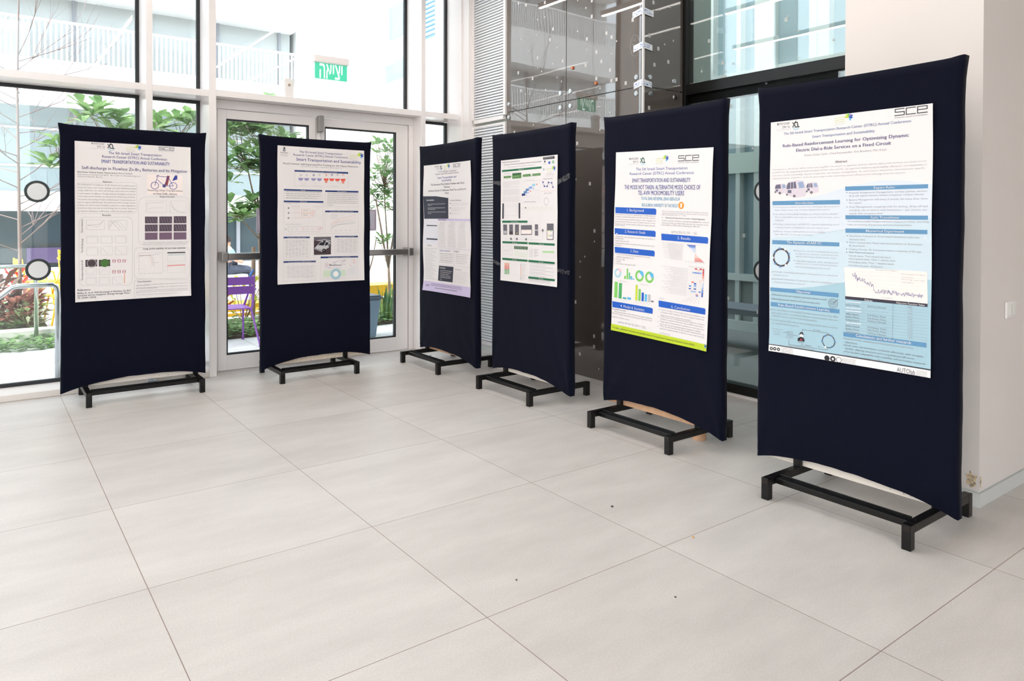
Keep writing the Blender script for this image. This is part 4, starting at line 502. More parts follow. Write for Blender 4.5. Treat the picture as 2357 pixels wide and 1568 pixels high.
('L',[(619,736),(656,735)],2,'g1'),('G',532,742.2,598,745.9,1,'g3'),('L',[(619,743),(627,744)],2,'or'),('G',533,749.3,598,753.0,1,'g3'),('L',[(619,750),(687,748)],2,'g1'),('G',533,756.4,598,760.1,1,'g3'),('L',[(620,757),(658,756)],2,'g1'),
('G',533,763.5,598,767.2,1,'g3'),('L',[(620,764),(629,765)],2,'or'),('G',533,770.6,599,774.4,1,'g3'),('L',[(620,771),(689,769)],2,'g1'),('G',533,777.7,599,781.5,1,'g3'),('L',[(620,778),(660,778)],2,'g1'),('G',533,784.8,599,788.6,1,'g3'),
('L',[(620,786),(631,786)],2,'or'),('R',762,730,954,746,'p9'),('L',[(762,740),(953,736)],7,'lg2'),('B',750,708,957,777,'g5',1),('Q',[(32,810),(500,811),(501,827),(33,828)],'eg'),('T',219,306,823,8.5,'LCA Results','wh',0.3),
('Q',[(517,811),(962,812),(962,828),(517,828)],'eg'),('T',700,779,824,8.1,'Discussion','wh',0.3),('R',80,852,96,865,'or'),('R',80,866,97,878,'j2'),('R',81,879,97,891,'j1'),('R',81,892,97,905,'j1'),('R',81,905,97,918,'gm'),
('R',81,919,98,931,'gm2'),('R',82,932,98,944,'gm'),('R',112,851,128,863,'or'),('R',112,864,129,877,'j2'),('R',113,877,129,890,'j1'),('R',113,891,129,903,'j1'),('R',113,904,129,916,'gm'),('R',113,917,130,929,'gm2'),('R',114,930,130,943,'gm'),
('R',144,849,160,862,'or'),('R',144,863,161,875,'j2'),('R',145,876,161,888,'j1'),('R',145,889,161,901,'j1'),('R',145,902,161,915,'gm'),('R',145,915,162,928,'gm2'),('R',146,929,162,941,'gm'),('B',60,856,334,941,'g5',1),
('R',373,851,385,855,'k4'),('G',395,848.0,484,852.6,1,'g3'),('R',374,861,386,865,'rd'),('G',396,858.9,456,863.4,1,'g3'),('R',374,872,386,876,'j1'),('G',396,868.6,478,873.1,1,'g3'),('R',374,882,386,886,'j1'),('G',396,879.5,450,884.1,1,'g3'),
('R',374,892,386,896,'j1'),('G',396,889.2,472,893.7,1,'g3'),('R',374,902,386,906,'or'),('G',396,900.1,444,904.7,1,'g3'),('R',374,913,386,917,'or'),('G',397,909.8,465,914.3,1,'g3'),('R',375,923,387,927,'or'),('G',397,920.8,437,925.3,1,'g3'),
('R',375,933,387,937,'or'),('G',397,930.4,459,935.0,1,'g3'),('R',375,944,387,947,'or'),('G',397,940.0,481,944.6,1,'g3'),('R',375,954,387,958,'g2'),('G',397,951.0,453,955.6,1,'g3'),('R',375,964,387,968,'gm'),('G',397,960.6,475,965.2,1,'g3'),
('R',376,974,388,978,'g3'),('G',398,971.7,446,976.2,1,'g3'),('G',542,830.8,947,836.8,1,'g3'),('G',543,846.6,808,852.6,1,'g3'),('G',543,858.0,947,864.0,1,'g3'),('G',543,874.0,808,880.0,1,'g3'),('G',543,885.2,948,891.2,1,'g3'),
('G',544,901.4,809,907.4,1,'g3'),('G',544,912.5,948,918.4,1,'g3'),('G',544,928.8,809,934.8,1,'g3'),('Q',[(518,942),(964,942),(964,958),(518,959)],'eg'),('T',697,777,954,8.1,'References','wh',0.3),('G',528,955.7,895,961.7,1,'g3'),
('G',528,965.2,895,971.2,1,'g3'),('G',528,974.8,895,980.8,1,'g3'),],
}

# ================================================================= the room
YF, YG, YD, ZC = .85, 1.17, 1.03, 6.2
fl_ = MB(); fl_.box(-6, -12, -.12, 5.16, YG + .03, 0); fl_.box(5.16, -12, -.12, 9, -3.55, 0); struct('floor', fl_, FLOORM)
c = MB(); c.box(-6, -12, ZC, 5.2, YG + .2, ZC + .3); c.box(5.2, -12, ZC, 9, -3.54, ZC + .3); struct('ceiling', c, CEILM)
b = MB(); b.box(-6.2, -12, 0, -6, -8.8, ZC); b.box(-6.2, -2.4, 0, -6, YG + .1, ZC); b.box(-6.2, -8.8, 0, -6, -2.4, .3); b.box(-6.2, -8.8, 2.75, -6, -2.4, ZC); struct('wall_left', b, PLAST)
b = MB(); b.box(-6.2, -12.2, 0, -5.4, -12, ZC); b.box(1.4, -12.2, 0, 9.2, -12, ZC); b.box(-5.4, -12.2, 0, 1.4, -12, .3); b.box(-5.4, -12.2, 5.9, 1.4, -12, ZC); struct('wall_back', b, PLAST)
w = thing('window_8', None, None, kind='structure')  # unseen window, added so daylight reaches the fronts of the side boards
g = MB(); g.box(-6.11, -8.8, .3, -6.1, -2.4, 2.75); g.build('pane', GLASS, w)
for k in range(5): g = MB(); y = -8.8 + k * 1.6; g.box(-6.18, y - .03, .3, -6.0, y + .03, 2.75); g.build('mullion', WHITE, w)
w = thing('window_9', None, None, kind='structure')  # unseen window behind the camera, added for frontal daylight on doors and boards
g = MB(); g.box(-5.4, -12.11, .3, 1.4, -12.1, 5.9); g.build('pane', GLASS, w)
for k in range(5): g = MB(); x = -5.4 + k * 1.7; g.box(x - .03, -12.18, .3, x + .03, -12.0, 5.9); g.build('mullion', WHITE, w)
g = MB(); g.box(-26, -12.2, -.15, -6.2, 30, -.02); g.box(-26, -30, -.15, 16, -12.2, -.02); struct('outer_ground', g, mat('pale outer paving', (196, 196, 194), rough=.9))
b = MB(); b.box(9, -12, 0, 9.2, -3.54, ZC); struct('wall_far_right', b, PLAST)
# column and wall on the right
b = MB(); b.box(4.22, -4.215, .075, 9, -3.54, ZC); wr = struct('wall_right', b, PLAST)
b = MB(); b.box(4.226, -4.209, 0, 9, -3.55, .075); b.box(4.215, -4.22, 0, 9, -3.56, .066); struct('baseboard_right', b, BASEM)
b = MB(); random.seed(8)
poly = [(4.17 + .05 + .0, .078)]
pts = []
for k in range(14):
    a = k / 14 * 2 * math.pi; r = .026 + random.uniform(-.009, .012)
    pts.append((-4.182 + r * .8 * math.cos(a), .125 + r * 1.45 * math.sin(a)))
n = len(pts); b.add([(4.2188, y, z) for y, z in pts], [tuple(range(n))])
pts2 = [(4.222 + .012 + .01 * math.cos(k), .12 + .03 * math.sin(k)) for k in range(6)]
b.add([(x, -4.2163, z) for x, z in pts2], [tuple(range(6))])
b.build('plaster_chip', mat('chipped plaster', (222, 196, 160), rough=.95, rgb2=(150, 140, 128), thr=(.45, .6), vscale=90), wr, fixn=False)
# curtain wall facing the courtyard
def pane_frame(parent, x0, x1, z0, z1, y=YG - .012, w=.028, gl=GLASS, name='pane'):
    g = MB(); g.box(x0, YG, z0, x1, YG + .012, z1); g.build(name, gl, parent)
    g = MB()
    g.box(x0, y, z0, x0 + w, YG + .02, z1); g.box(x1 - w, y, z0, x1, YG + .02, z1)
    g.box(x0 + w, y, z0, x1 - w, YG + .02, z0 + w); g.box(x0 + w, y, z1 - w, x1 - w, YG + .02, z1)
    g.build('gasket', BLACKG, parent)
def mullion(parent, x0, x1, y0=YF, y1=YG + .06, z0=0, z1=ZC):
    g = MB(); g.box(x0, y0, z0, x1, y1, z1); g.build('mullion', WHITE, parent, bevel=.003)
def transom(parent, x0, x1, z0=2.405, z1=2.46):
    g = MB(); g.box(x0, YF + .004, z0, x1, YG + .05, z1); g.build('transom', WHITE, parent, bevel=.002)
SILL = mat('scuffed white sill', (228, 220, 214), rough=.45, rgb2=(196, 170, 140), thr=(.68, .74), vscale=9)
for i, (a, bb, ms) in enumerate([(-6, -3.2, (-3.25, -3.2)), (-3.2, -.55, (-.6, -.55)), (-.55, 1.50, (1.50, 1.55)), (1.55, 1.985, (1.985, 2.045))]):
    w = thing('window_%d' % (i + 1), None, None, kind='structure')
    mullion(w, *ms)
    if i == 0: a, bb = -6, -3.25
    if i == 1: bb = -.6
    transom(w, a, bb)
    g = MB(); g.box(a, YF + .01, 0, bb, YG + .05, .05); g.build('sill', SILL, w, bevel=.004)
    pane_frame(w, a, bb, .05, 2.405); pane_frame(w, a, bb, 2.46, ZC)
w = thing('window_5', None, None, kind='structure')
mullion(w, 4.05, 4.10); transom(w, 2.045, 4.05, 2.415, 2.47); pane_frame(w, 2.045, 4.05, 2.47, ZC, w=.03)
w = thing('window_6', None, None, kind='structure')
transom(w, 4.10, 4.50, 2.415, 2.47); pane_frame(w, 4.10, 4.545, 2.47, ZC); pane_frame(w, 4.10, 4.545, .05, 2.415)
g = MB(); g.box(4.10, YF + .01, 0, 4.545, YG + .05, .05); g.build('sill', SILL, w)
b = MB(); b.box(4.545, YF + .02, 0, 4.66, YG + .25, ZC); b.box(4.56, .745, 0, 4.66, YF + .03, ZC); struct('trim_1', b, WHITE, bevel=.003)
# white reveal around the door
b = MB(); b.box(2.046, YD - .01, 2.335, 4.049, YG + .04, 2.414); b.box(2.046, YD - .01, 0, 2.095, YG + .04, 2.334); b.box(4.0, YD - .01, 0, 4.049, YG + .04, 2.334)
struct('trim_2', b, WHITE, bevel=.002)
d = thing('door_1', None, None, kind='structure')
def leaf(x0, x1, gx0, gx1, hx):
    g = MB(); y0, y1 = YD, YD + .06
    g.box(x0, y0, .012, gx0, y1, 2.33); g.box(gx1, y0, .012, x1, y1, 2.33); g.box(gx0, y0, .012, gx1, y1, .14); g.box(gx0, y0, 2.25, gx1, y1, 2.33)
    L = g.build('leaf', WHITE, d, bevel=.002)
    g = MB(); g.box(gx0, y0 + .03, .14, gx1, y0 + .04, 2.25); g.build('pane', DGLASS, L)
    g = MB(); k = .014
    g.box(gx0, y0 + .012, .14, gx0 + k, y0 + .05, 2.25); g.box(gx1 - k, y0 + .012, .14, gx1, y0 + .05, 2.25); g.box(gx0 + k, y0 + .012, .14, gx1 - k, y0 + .05, .14 + k); g.box(gx0 + k, y0 + .012, 2.25 - k, gx1 - k, y0 + .05, 2.25)
    g.build('gasket', BLACKG, L)
    g = MB(); g.box(x0 + .03, .905, .995, x1 - .03, .955, 1.055); 
    g.box(x0 + .0, .895, .985, x0 + .06, YD, 1.065); g.box(x1 - .06, .895, .985, x1 - .0, YD, 1.065)
    g.build('push_bar', SATIN, L, bevel=.008)
leaf(2.10, 3.00, 2.175, 2.935, 0); leaf(3.005, 3.99, 3.09, 3.86, 1)
g = MB(); g.box(3.005, .96, 2.19, 3.055, YD, 2.345); g.build('top_bolt', GREYP, d, bevel=.006)
g = MB(); g.tube([(3.03, YD - .012, .1), (3.03, YD - .012, 2.19)], .009, 8); g.build('bolt_rod', WHITE, d)
# notices taped on the outside of the two door leaves
NOTICE = mat('notice paper', (232, 222, 230), rough=.6)
_t = NOTICE.node_tree; _tl = _t.nodes.new('ShaderNodeBsdfTranslucent'); _tl.inputs[0].default_value = (.8, .72, .78, 1); _mx = _t.nodes.new('ShaderNodeMixShader'); _mx.inputs[0].default_value = .45
_t.links.new(_t.nodes['Principled BSDF'].outputs[0], _mx.inputs[1]); _t.links.new(_tl.outputs[0], _mx.inputs[2]); _t.links.new(_mx.outputs[0], _t.nodes['Material Output'].inputs[0])
PINK = mat('pink printed border', (196, 150, 170), rough=.6)
for x0, x1, z0, z1, lb in ((2.45, 2.66, 1.23, 1.455, 'pink bordered notice on the left door leaf, beside the upper left poster board'), (3.45, 3.655, 1.24, 1.455, 'pink bordered notice on the right door leaf, mostly behind the poster board')):
    g = MB(); g.m = 0; g.box(x0, YD + .042, z0, x1, YD + .0435, z1); g.m = 1
    for q in ((x0 + .012, z0 + .012, x0 + .016, z1 - .012), (x1 - .016, z0 + .012, x1 - .012, z1 - .012), (x0 + .012, z1 - .016, x1 - .012, z1 - .012), (x0 + .012, z0 + .012, x1 - .012, z0 + .016), (x0 + .04, z1 - .075, x0 + .1, z1 - .072), (x0 + .04, z1 - .05, x0 + .1, z1 - .047), (x0 + .04, z1 - .075, x0 + .043, z1 - .047)):
        g.box(q[0], YD + .0405, q[1], q[2], YD + .042, q[3])
    tag(g.build('door_notice', [NOTICE, PINK]), lb, 'notice')
# round warning stickers on the glass
STICK = mat('white translucent vinyl', (240, 240, 240), rough=.5)
_t = STICK.node_tree; _tl = _t.nodes.new('ShaderNodeBsdfTranslucent'); _tl.inputs[0].default_value = (.97, .97, .97, 1); _mx = _t.nodes.new('ShaderNodeMixShader'); _mx.inputs[0].default_value = .4
_t.links.new(_t.nodes['Principled BSDF'].outputs[0], _mx.inputs[1]); _t.links.new(_tl.outputs[0], _mx.inputs[2]); _t.links.new(_mx.outputs[0], _t.nodes['Material Output'].inputs[0])
def sticker(loc, ax, label):
    o = thing('window_sticker', label, 'sticker', loc, 0, None)
    g = MB(); g.cyl((0, 0, 0), ax, .086, .002, 48); g.build('ring', mat('dark green black vinyl', (52, 60, 60), rough=.5), o)
    g = MB(); g.cyl(Vector(ax) * .002, ax, .066, .0015, 30); g.build('disc', mat('white vinyl', (240, 240, 240), rough=.5), o)
sticker((.775, YG - .0015, 1.572), (0, -1, 0), 'upper round black ringed white sticker on the glass left of the boards')
sticker((.78, YG - .0015, .955), (0, -1, 0), 'lower round black ringed white sticker on the glass left of the boards')
# louvred panels
for z0, z1, lb, q in ((2.40, ZC, 'upper grey louvred ventilation panel in the corner beside the window wall', 0), (.10, 2.33, 'lower grey louvred ventilation panel in the corner, behind the middle boards', 0)):
    t = thing('louvre_panel', lb, 'louvre')
    g = MB(); g.box(4.60, .715, z0 - .0, 4.64, .745, z1); g.box(4.60, .15, z0, 4.64, .185, z1); g.box(4.60, .185, z0 - .04, 4.64, .715, z0); g.box(4.6, .185, z1 - .02, 4.64, .715, z1) if z1 < 3 else 0
    g.build('frame', WHITE, t, bevel=.002)
    g = MB(); z = z0 + .004
    while z < z1 - .03:
        g.add([(4.612, .185, z), (4.612, .715, z), (4.602, .715, z + .004), (4.602, .185, z + .004), (4.613, .715, z + .0245), (4.613, .185, z + .0245)], [(0, 1, 2, 3), (3, 2, 4, 5)])
        z += .0285
    g.build('blades', LOUVM, t, fixn=False)
    g = MB(); g.box(4.636, .186, z0, 4.64, .714, z1); g.build('backing', mat('dark duct', (70, 72, 76), rough=.8), t)
b = MB(); b.box(4.602, .19, 0, 4.64, .74, .06); struct('baseboard_corner', b, BASEM)
# service shaft behind the cladding
b = MB(); b.box(4.66, -1.64, 0, 5.5, 1.3, ZC + .3); struct('wall_shaft', b, mat('white shaft wall', (214, 222, 214), rough=.7))
# bronze glass cladding
FRIT = mat('white frit squares', (196, 192, 190), rough=.5)
def clad(name_label, ax, a0, a1, z0, z1, seed, nsq):
    t = thing('glass_cladding_panel', name_label, 'glass panel')
    g = MB(); k = .004
    if ax == 'x': g.box(4.62, a0 + k, z0 + k, 4.632, a1 - k, z1 - k)
    else: g.box(a0 + k, -1.67, z0 + k, a1 - k, -1.658, z1 - k)
    g.m = 1; random.seed(seed); used_ = []
    for i in range(nsq):
        s = random.choice((.012, .012, .006, .006)); z = z0 + .05 + random.randrange(int((z1 - z0 - .1) / .045)) * .045
        a = a0 + .05 + random.randrange(max(1, int((a1 - a0 - .1) / .06))) * .06 + random.choice((0, .015))
        if any(abs(a - q[0]) < .05 and abs(z - q[1]) < .05 for q in used_): continue
        used_.append((a, z))
        if ax == 'x': g.box(4.6193, a - s, z - s * 1.25, 4.6206, a + s, z + s * 1.25)
        else: g.box(a - s, -1.6706, z - s * 1.25, a + s, -1.6693, z + s * 1.25)
    g.build('pane', [BRONZE, FRIT], t, fixn=False)
    return t
PN = [clad('upper bronze glass panel beside the louvres, above the middle boards', 'x', -.75, .15, 2.42, ZC, 4, 150),
      clad('lower bronze glass panel beside the louvres, behind the fourth board', 'x', -.75, .15, .0, 2.42, 5, 30),
      clad('upper bronze glass panel left of the white corner strip, with chalk oval', 'x', -1.67, -.75, 2.42, ZC, 6, 150),
      clad('lower bronze glass panel seen between the fourth and fifth boards', 'x', -1.67, -.75, 0, 2.42, 7, 34),
      clad('upper narrow bronze glass panel between corner strip and black window frame', 'y', 4.63, 5.10, 2.42, ZC, 9, 60),
      clad('lower narrow bronze glass panel between corner strip and black window frame', 'y', 4.63, 5.10, 0, 2.42, 10, 20)]
def fixing(parent, loc, ax):
    g = MB(); ax = Vector(ax); g.cyl(Vector(loc), ax, .022, .008, 20, .019); g.cyl(Vector(loc) + ax * .008, ax, .011, .002, 12)
    g.build('fixing_button', CHROME, parent)
for pi, y, z in ((0, -.675, 2.5), (2, -.81, 2.5), (1, -.675, 2.37), (3, -.81, 2.37), (0, .11, 2.5), (1, .11, 2.37), (2, -1.605, 2.5), (3, -1.605, 2.37)):
    fixing(PN[pi], (4.62, y, z), (-1, 0, 0))
for pi, x, z in ((4, 4.70, 2.5), (5, 4.71, 2.37), (4, 4.99, 2.5), (5, 5.0, 2.37)): fixing(PN[pi], (x, -1.67, z), (0, -1, 0))
CH = mat('white chalk', (190, 186, 184), rough=.9)
g = MB(); g.tube([(4.6195, -1.585 + .048 * math.cos(a * .3), 2.755 + .085 * math.sin(a * .3)) for a in range(22)], .0009, 5)
for pl in ([(-1.565, 2.79), (-1.567, 2.805), (-1.58, 2.79), (-1.592, 2.807), (-1.6, 2.785)], [(-1.555, 2.772), (-1.585, 2.755)], [(-1.562, 2.715), (-1.59, 2.722), (-1.615, 2.72)]):
    g.tube([(4.6195, y, z) for y, z in pl], .0009, 5)
g.build('chalk_mark', CH, PN[2])
for y, z, lb in ((-.84, 2.70, 'left copper coloured round cap on bronze glass'), (-1.14, 2.52, 'right copper coloured round cap on bronze glass')):
    g = MB(); g.cyl((4.62, y, z), (-1, 0, 0), .016, .012, 16, .013); tag(g.build('copper_cap', mat('copper', (190, 110, 70), rough=.35, metal=.6)), lb, 'cap')
b = MB(); b.box(4.612, -1.678, 0, 4.632, -1.668, ZC); struct('trim_3', b, WHITE)
BLUEINK = mat('blue tape print', (60, 110, 180), rough=.6)
for z, s, lb in ((3.01, .062, 'topmost blue lettered white tape strip on the glass corner'), (2.74, .05, 'middle blue lettered white tape strip on the glass corner'), (2.445, .045, 'lowest blue lettered white tape strip on the glass corner')):
    g = MB(); g.m = 0
    L, h = s + .05, .026
    vs = [(4.6185, -1.67 + L, z - h - .012), (4.6185, -1.67 + L, z + h - .012), (4.6105, -1.68, z - h + .005), (4.6105, -1.68, z + h + .005), (4.62 + L, -1.6805, z - h - .006), (4.62 + L, -1.6805, z + h - .012)]
    g.add(vs, [(0, 2, 3, 1), (2, 4, 5, 3)]); g.m = 1; random.seed(int(z * 100))
    for k in range(26):
        f_ = random.random(); 
        if k % 2: a = Vector(vs[0]).lerp(Vector(vs[2]), f_ * .85 + .05); off = Vector((-.0006, 0, 0)); dr = Vector((0, -1, 0))
        else: a = Vector(vs[2]).lerp(Vector(vs[4]), f_ * .85 + .05); off = Vector((0, -.0008, 0)); dr = Vector((1, 0, 0))
        row = random.choice((.012, .028)); w_ = random.uniform(.003, .007)
        p0 = a + off + Vector((0, 0, row)); g.add([p0, p0 + dr * w_, p0 + dr * w_ + Vector((0, 0, .009)), p0 + Vector((0, 0, .009))], [(0, 1, 2, 3)])
    o = g.build('tape_strip', [mat('white tape', (226, 228, 234), rough=.5), BLUEINK], fixn=False); tag(o, lb, 'tape')
# black framed window to the side terrace
w = thing('window_7', None, None, kind='structure')
g = MB(); X0, X1 = 5.10, 5.20
g.box(X0, -1.70, 0, X1, -1.60, ZC); g.box(X0, -4.2, 2.39, X1, -1.70, 2.48); g.box(X0, -4.2, .02, X1, -1.70, .09); g.box(X0 + .03, -3.0, 2.32, X1, -1.7, 2.39)
g.build('frame', BLACKF, w, bevel=.003)
g = MB(); g.box(5.13, -3.54, 2.48, 5.142, -1.70, ZC); g.m = 0; g.build('pane', SGLASS, w)
g = MB(); g.box(5.13, -3.54, .09, 5.142, -1.70, 2.39); g.build('pane', SGLASS, w)
g = MB(); g.box(X0 - .02, -3.54, 0, X1, -1.69, .018); g.build('threshold', WHITE, w)
g = MB(); random.seed(21)
for i in range(60):
    s = random.choice((.012, .007, .006)); y = -1.8 - random.random() * 1.7; z = random.uniform(.2, 3.4)
    g.box(5.1290, y - s, z - s * 1.2, 5.13, y + s, z + s * 1.2)
g.build('pale_squares', mat('pale squares', (190, 198, 196), rough=.6), w)  # small pale squares spread at random over the panes
for z, q in ((1.58, 'upper'), (.98, 'lower')): sticker((5.1285, -2.425, z), (-1, 0, 0), q + ' round sticker on the side window, mostly hidden by the rightmost board')
# switch
t = thing('light_switch', 'white double light switch on the right wall', 'switch', (4.565, -4.215, .92))
g = MB(); g.box(-.062, -.012, -.042, .062, -.0005, .042); g.build('plate', WHITE, t, bevel=.005)
for x in (-.014, .022):
    g = MB(); g.box(x - .016, -.017, -.026, x + .016, -.012, .026); g.build('rocker', mat('cream rocker', (228, 226, 220), rough=.3), t, bevel=.002)
# ceiling lamps (front rows seen as reflections, rows behind the camera added for light)
HOUS = mat('white lamp housing', (230, 228, 225), rough=.4)
LED = bpy.data.materials.new('warm white lamp diffuser'); LED.use_nodes = True; tt = LED.node_tree; tt.nodes.clear()
e_ = tt.nodes.new('ShaderNodeEmission'); e_.inputs[0].default_value = (1, .915, .85, 1); e_.inputs[1].default_value = LAMP
oo = tt.nodes.new('ShaderNodeOutputMaterial'); tt.links.new(e_.outputs[0], oo.inputs[0])
lamp0 = None
for i, (x, y, n_) in enumerate([(4.0, -1.9, 0), (3.27, -2.1, 1), (1.8, -2.0, 2), (.3, -2.0, 3), (-1.2, -2.0, 4), (-2.7, -2, 5), (-4.2, -2, 6), (.3, -7.6, 9), (-1.2, -7.6, 10), (-2.7, -7.6, 11), (-4.2, -7.6, 12)]):
    if lamp0 is None:
        lamp0 = thing('linear_ceiling_lamp', '', 'ceiling lamp', (x, y, 3.62), 0, 'rows of slim linear ceiling lamps')
        g = MB(); g.box(-.02, -2.3, 0, .02, 2.3, .05); g.build('housing', HOUS, lamp0)
        g = MB(); g.box(-.016, -2.29, -.006, .016, 2.29, -.0005); g.build('diffuser', LED, lamp0)
        g = MB(); g.tube([(0, -2, .05), (0, -2, 2.58)], .003, 6); g.build('hanger', HOUS, lamp0)
        g = MB(); g.tube([(0, 2, .05), (0, 2, 2.58)], .003, 6); g.build('hanger', HOUS, lamp0)
        o = lamp0
    else: o = copy_tree(lamp0)
    o.location = (x, y, 3.62)
    o['label'] = 'slim linear ceiling lamp ' + ('over the boards' if y > -5 else 'added behind the camera') + ', %s from the bronze glass' % ('nearest,second,third,fourth,fifth,sixth,seventh,second,third,fourth,fifth,sixth,seventh,'.split(',')[i])
# exit sign
t = thing('exit_sign', 'green hanging exit sign with white Hebrew letters', 'exit sign', (3.025, .72, 2.72))
g = MB(); g.box(-.168, -.028, .07, .168, .028, .138); g.build('housing', WHITE, t, bevel=.01)
g = MB(); g.box(-.155, -.004, -.075, .155, .004, .07); g.build('sign_plate', mat('lit green acrylic', (70, 196, 158), rough=.3, emit=.45), t)
g = MB(); g.tube([(-.11, 0, .138), (-.115, 0, 3.48)], .0018, 6); g.tube([(.1, 0, .138), (.1, 0, 3.48)], .0008, 6); g.build('cable', mat('pale cable', (225, 210, 205), rough=.5), t)
EXIT = t
t = thing('air_freshener', 'white dispenser standing on the beam above the glass doors', 'dispenser', (2.69, .92, 2.47))
g = MB(); g.prism([(-.04, 0), (.04, 0), (.045, .15), (.038, .175), (-.038, .175), (-.045, .15)], -.04, .04); g.build('body', WHITE, t, bevel=.006)
g = MB(); g.cyl((0, -.04, .115), (0, -1, 0), .012, .006, 16); g.build('nozzle', mat('tan nozzle', (180, 160, 145), rough=.5), t)

# ================================================================= poster boards
def noise1(x, s): return math.sin(x * 1.7 + s) * .5 + math.sin(x * 3.1 + s * 2.3) * .3 + math.sin(x * 6.3 + s * 1.1) * .2
def fabric_mesh(x0, x1, yf, yb, ztop, hl, hr, arch, seed, pw=2.6):
    g = MB(); NX, NZ = 56, 46
    us = [0, .003, .008, .014, .022] + [.022 + .956 * i / (NX - 8) for i in range(1, NX - 8)] + [.978, .986, .992, .997, 1]; NX = len(us) - 1
    per = [(x0 + (x1 - x0) * u, 0) for u in us] + [(x0 + (x1 - x0) * u, 1) for u in us[::-1]]
    P = len(per); vs = []
    for j in range(NZ + 1):
        t = j / NZ
        for i, (x, side) in enumerate(per):
            u = (x - x0) / (x1 - x0)
            hem = hl + (hr - hl) * u + arch * (1 - abs(2 * u - 1) ** pw) + .004 * noise1(u * 9, seed) * (1 - abs(2 * u - 1))
            z = ztop + (hem - ztop) * t
            y = yb if side else yf
            e = max(0, 1 - min(u, 1 - u) / .05); e2 = max(0, 1 - min(u, 1 - u) / .02)
            # round the vertical edges
            y += (.009 if not side else -.009) * e2 ** 2
            xo = x
            edge = 1 if u > .5 else -1
            pinch = math.exp(-((ztop - z) / .05) ** 2)
            xo += edge * e * (.010 * pinch - .004 * math.sin(math.pi * t) + .003 * noise1(z * 5, seed + edge))
            zz = z + .008 * pinch * e - .006 * math.sin(math.pi * u) * (1 - t) ** 6
            # stretched folds towards the lower corners
            sgn = -1 if not side else 1
            for cx_, sd in ((x0, 1), (x1, 2)):
                dx = abs(x - cx_); dz = z - (hl if sd == 1 else hr); rr = math.hypot(dx, dz)
                if rr < .5:
                    an = math.atan2(dz, dx + 1e-6)
                    y += sgn * .010 * math.exp(-rr / .16) * math.sin(an * (9 + sd) + seed) * min(1, rr / .05)
            y += sgn * .0015 * noise1(x * 8 + z * 2.5, seed) * (1 - e)
            if t > .97: y -= sgn * .003
            vs.append((xo, y, zz))
    fs = [((j * P + i), (j * P + (i + 1) % P), ((j + 1) * P + (i + 1) % P), ((j + 1) * P + i)) for j in range(NZ) for i in range(P)]
    fs += [(i, P - 1 - i, P - 2 - i, i + 1) for i in range(NX)]
    g.add(vs, fs); return g

def make_board(label, loc, rz, hw, hd, x0, x1, foam, hl, hr, arch, seed, pw=2.6, ztop=2.065):
    t = thing('display_board', label, 'display board', loc, rz, 'navy fabric poster boards on black steel feet')
    s = .019
    for sx in (-1, 1):
        g = MB(); g.box(sx * hw - s, -hd + s, .070, sx * hw + s, hd - s, .106); g.build('foot_rail', BMETAL, t, bevel=.0025)
        g = MB(); g.box(sx * hw - s, -.029, .1065, sx * hw + s, -.002, 1.95); g.build('post', BMETAL, t, bevel=.002)
        for sy in (-1, 1):
            g = MB(); y = sy * hd
            g.box(sx * hw - s, y - s, 0, sx * hw + s, y + s, .106)
            if sy < 0:
                g.m = 1; g.box(sx * hw - s * .72, y - s - .0006, .076, sx * hw + s * .72, y - s + .004, .1)
            g.build('leg', [BMETAL, mat('hollow tube mouth', (26, 15, 10), rough=.8)], t, bevel=.0022)
    g = MB(); g.box(-hw + s, -hd + .045, .072, hw - s, -hd + .08, .100); g.box(-hw + s, -hd + .076, .072, hw - s, -hd + .08, .112); g.build('cross_bar', BMETAL, t, bevel=.002)
    g = MB(); g.box(x0 + .012, .0, .108, x1 - .012, .019, ztop - .012); g.build('panel', foam, t)
    fb = fabric_mesh(x0, x1, -.039, .026, ztop, hl, hr, arch, seed, pw).build('fabric_cover', NAVY, t, smooth=True)
    return t
RZ = -math.pi / 2
B1 = make_board('navy poster board at far left, in front of the plain window', (1.42, .57, 0), 0, .385, .235, -.54, .46, FOAM, .075, .105, .062, 1.0, ztop=2.05)
B2 = make_board('navy poster board in front of the white glass doors', (2.74, .52, 0), 0, .33, .265, -.43, .57, SPECK, .075, .105, .068, 2.2)
B3 = make_board('navy poster board in the corner beside the louvres', (3.905, .12, 0), RZ, .325, .28, -.445, .555, WOOD, .10, .06, .055, 3.1)
B4 = make_board('navy poster board in front of the bronze glass, with clear tape across it', (3.905, -1.175, 0), RZ, .33, .28, -.50, .49, FOAM, .105, .065, .062, 4.7)
B5 = make_board('navy poster board with blue headed poster, standing second from the right', (3.905, -2.49, 0), RZ, .33, .28, -.475, .515, WOOD, .11, .075, .065, 5.9)
B6 = make_board('navy poster board nearest the camera, in front of the white column', (3.785, -3.885, 0), RZ, .333, .285, -.565, .42, FOAM, .10, .085, .062, 7.3)

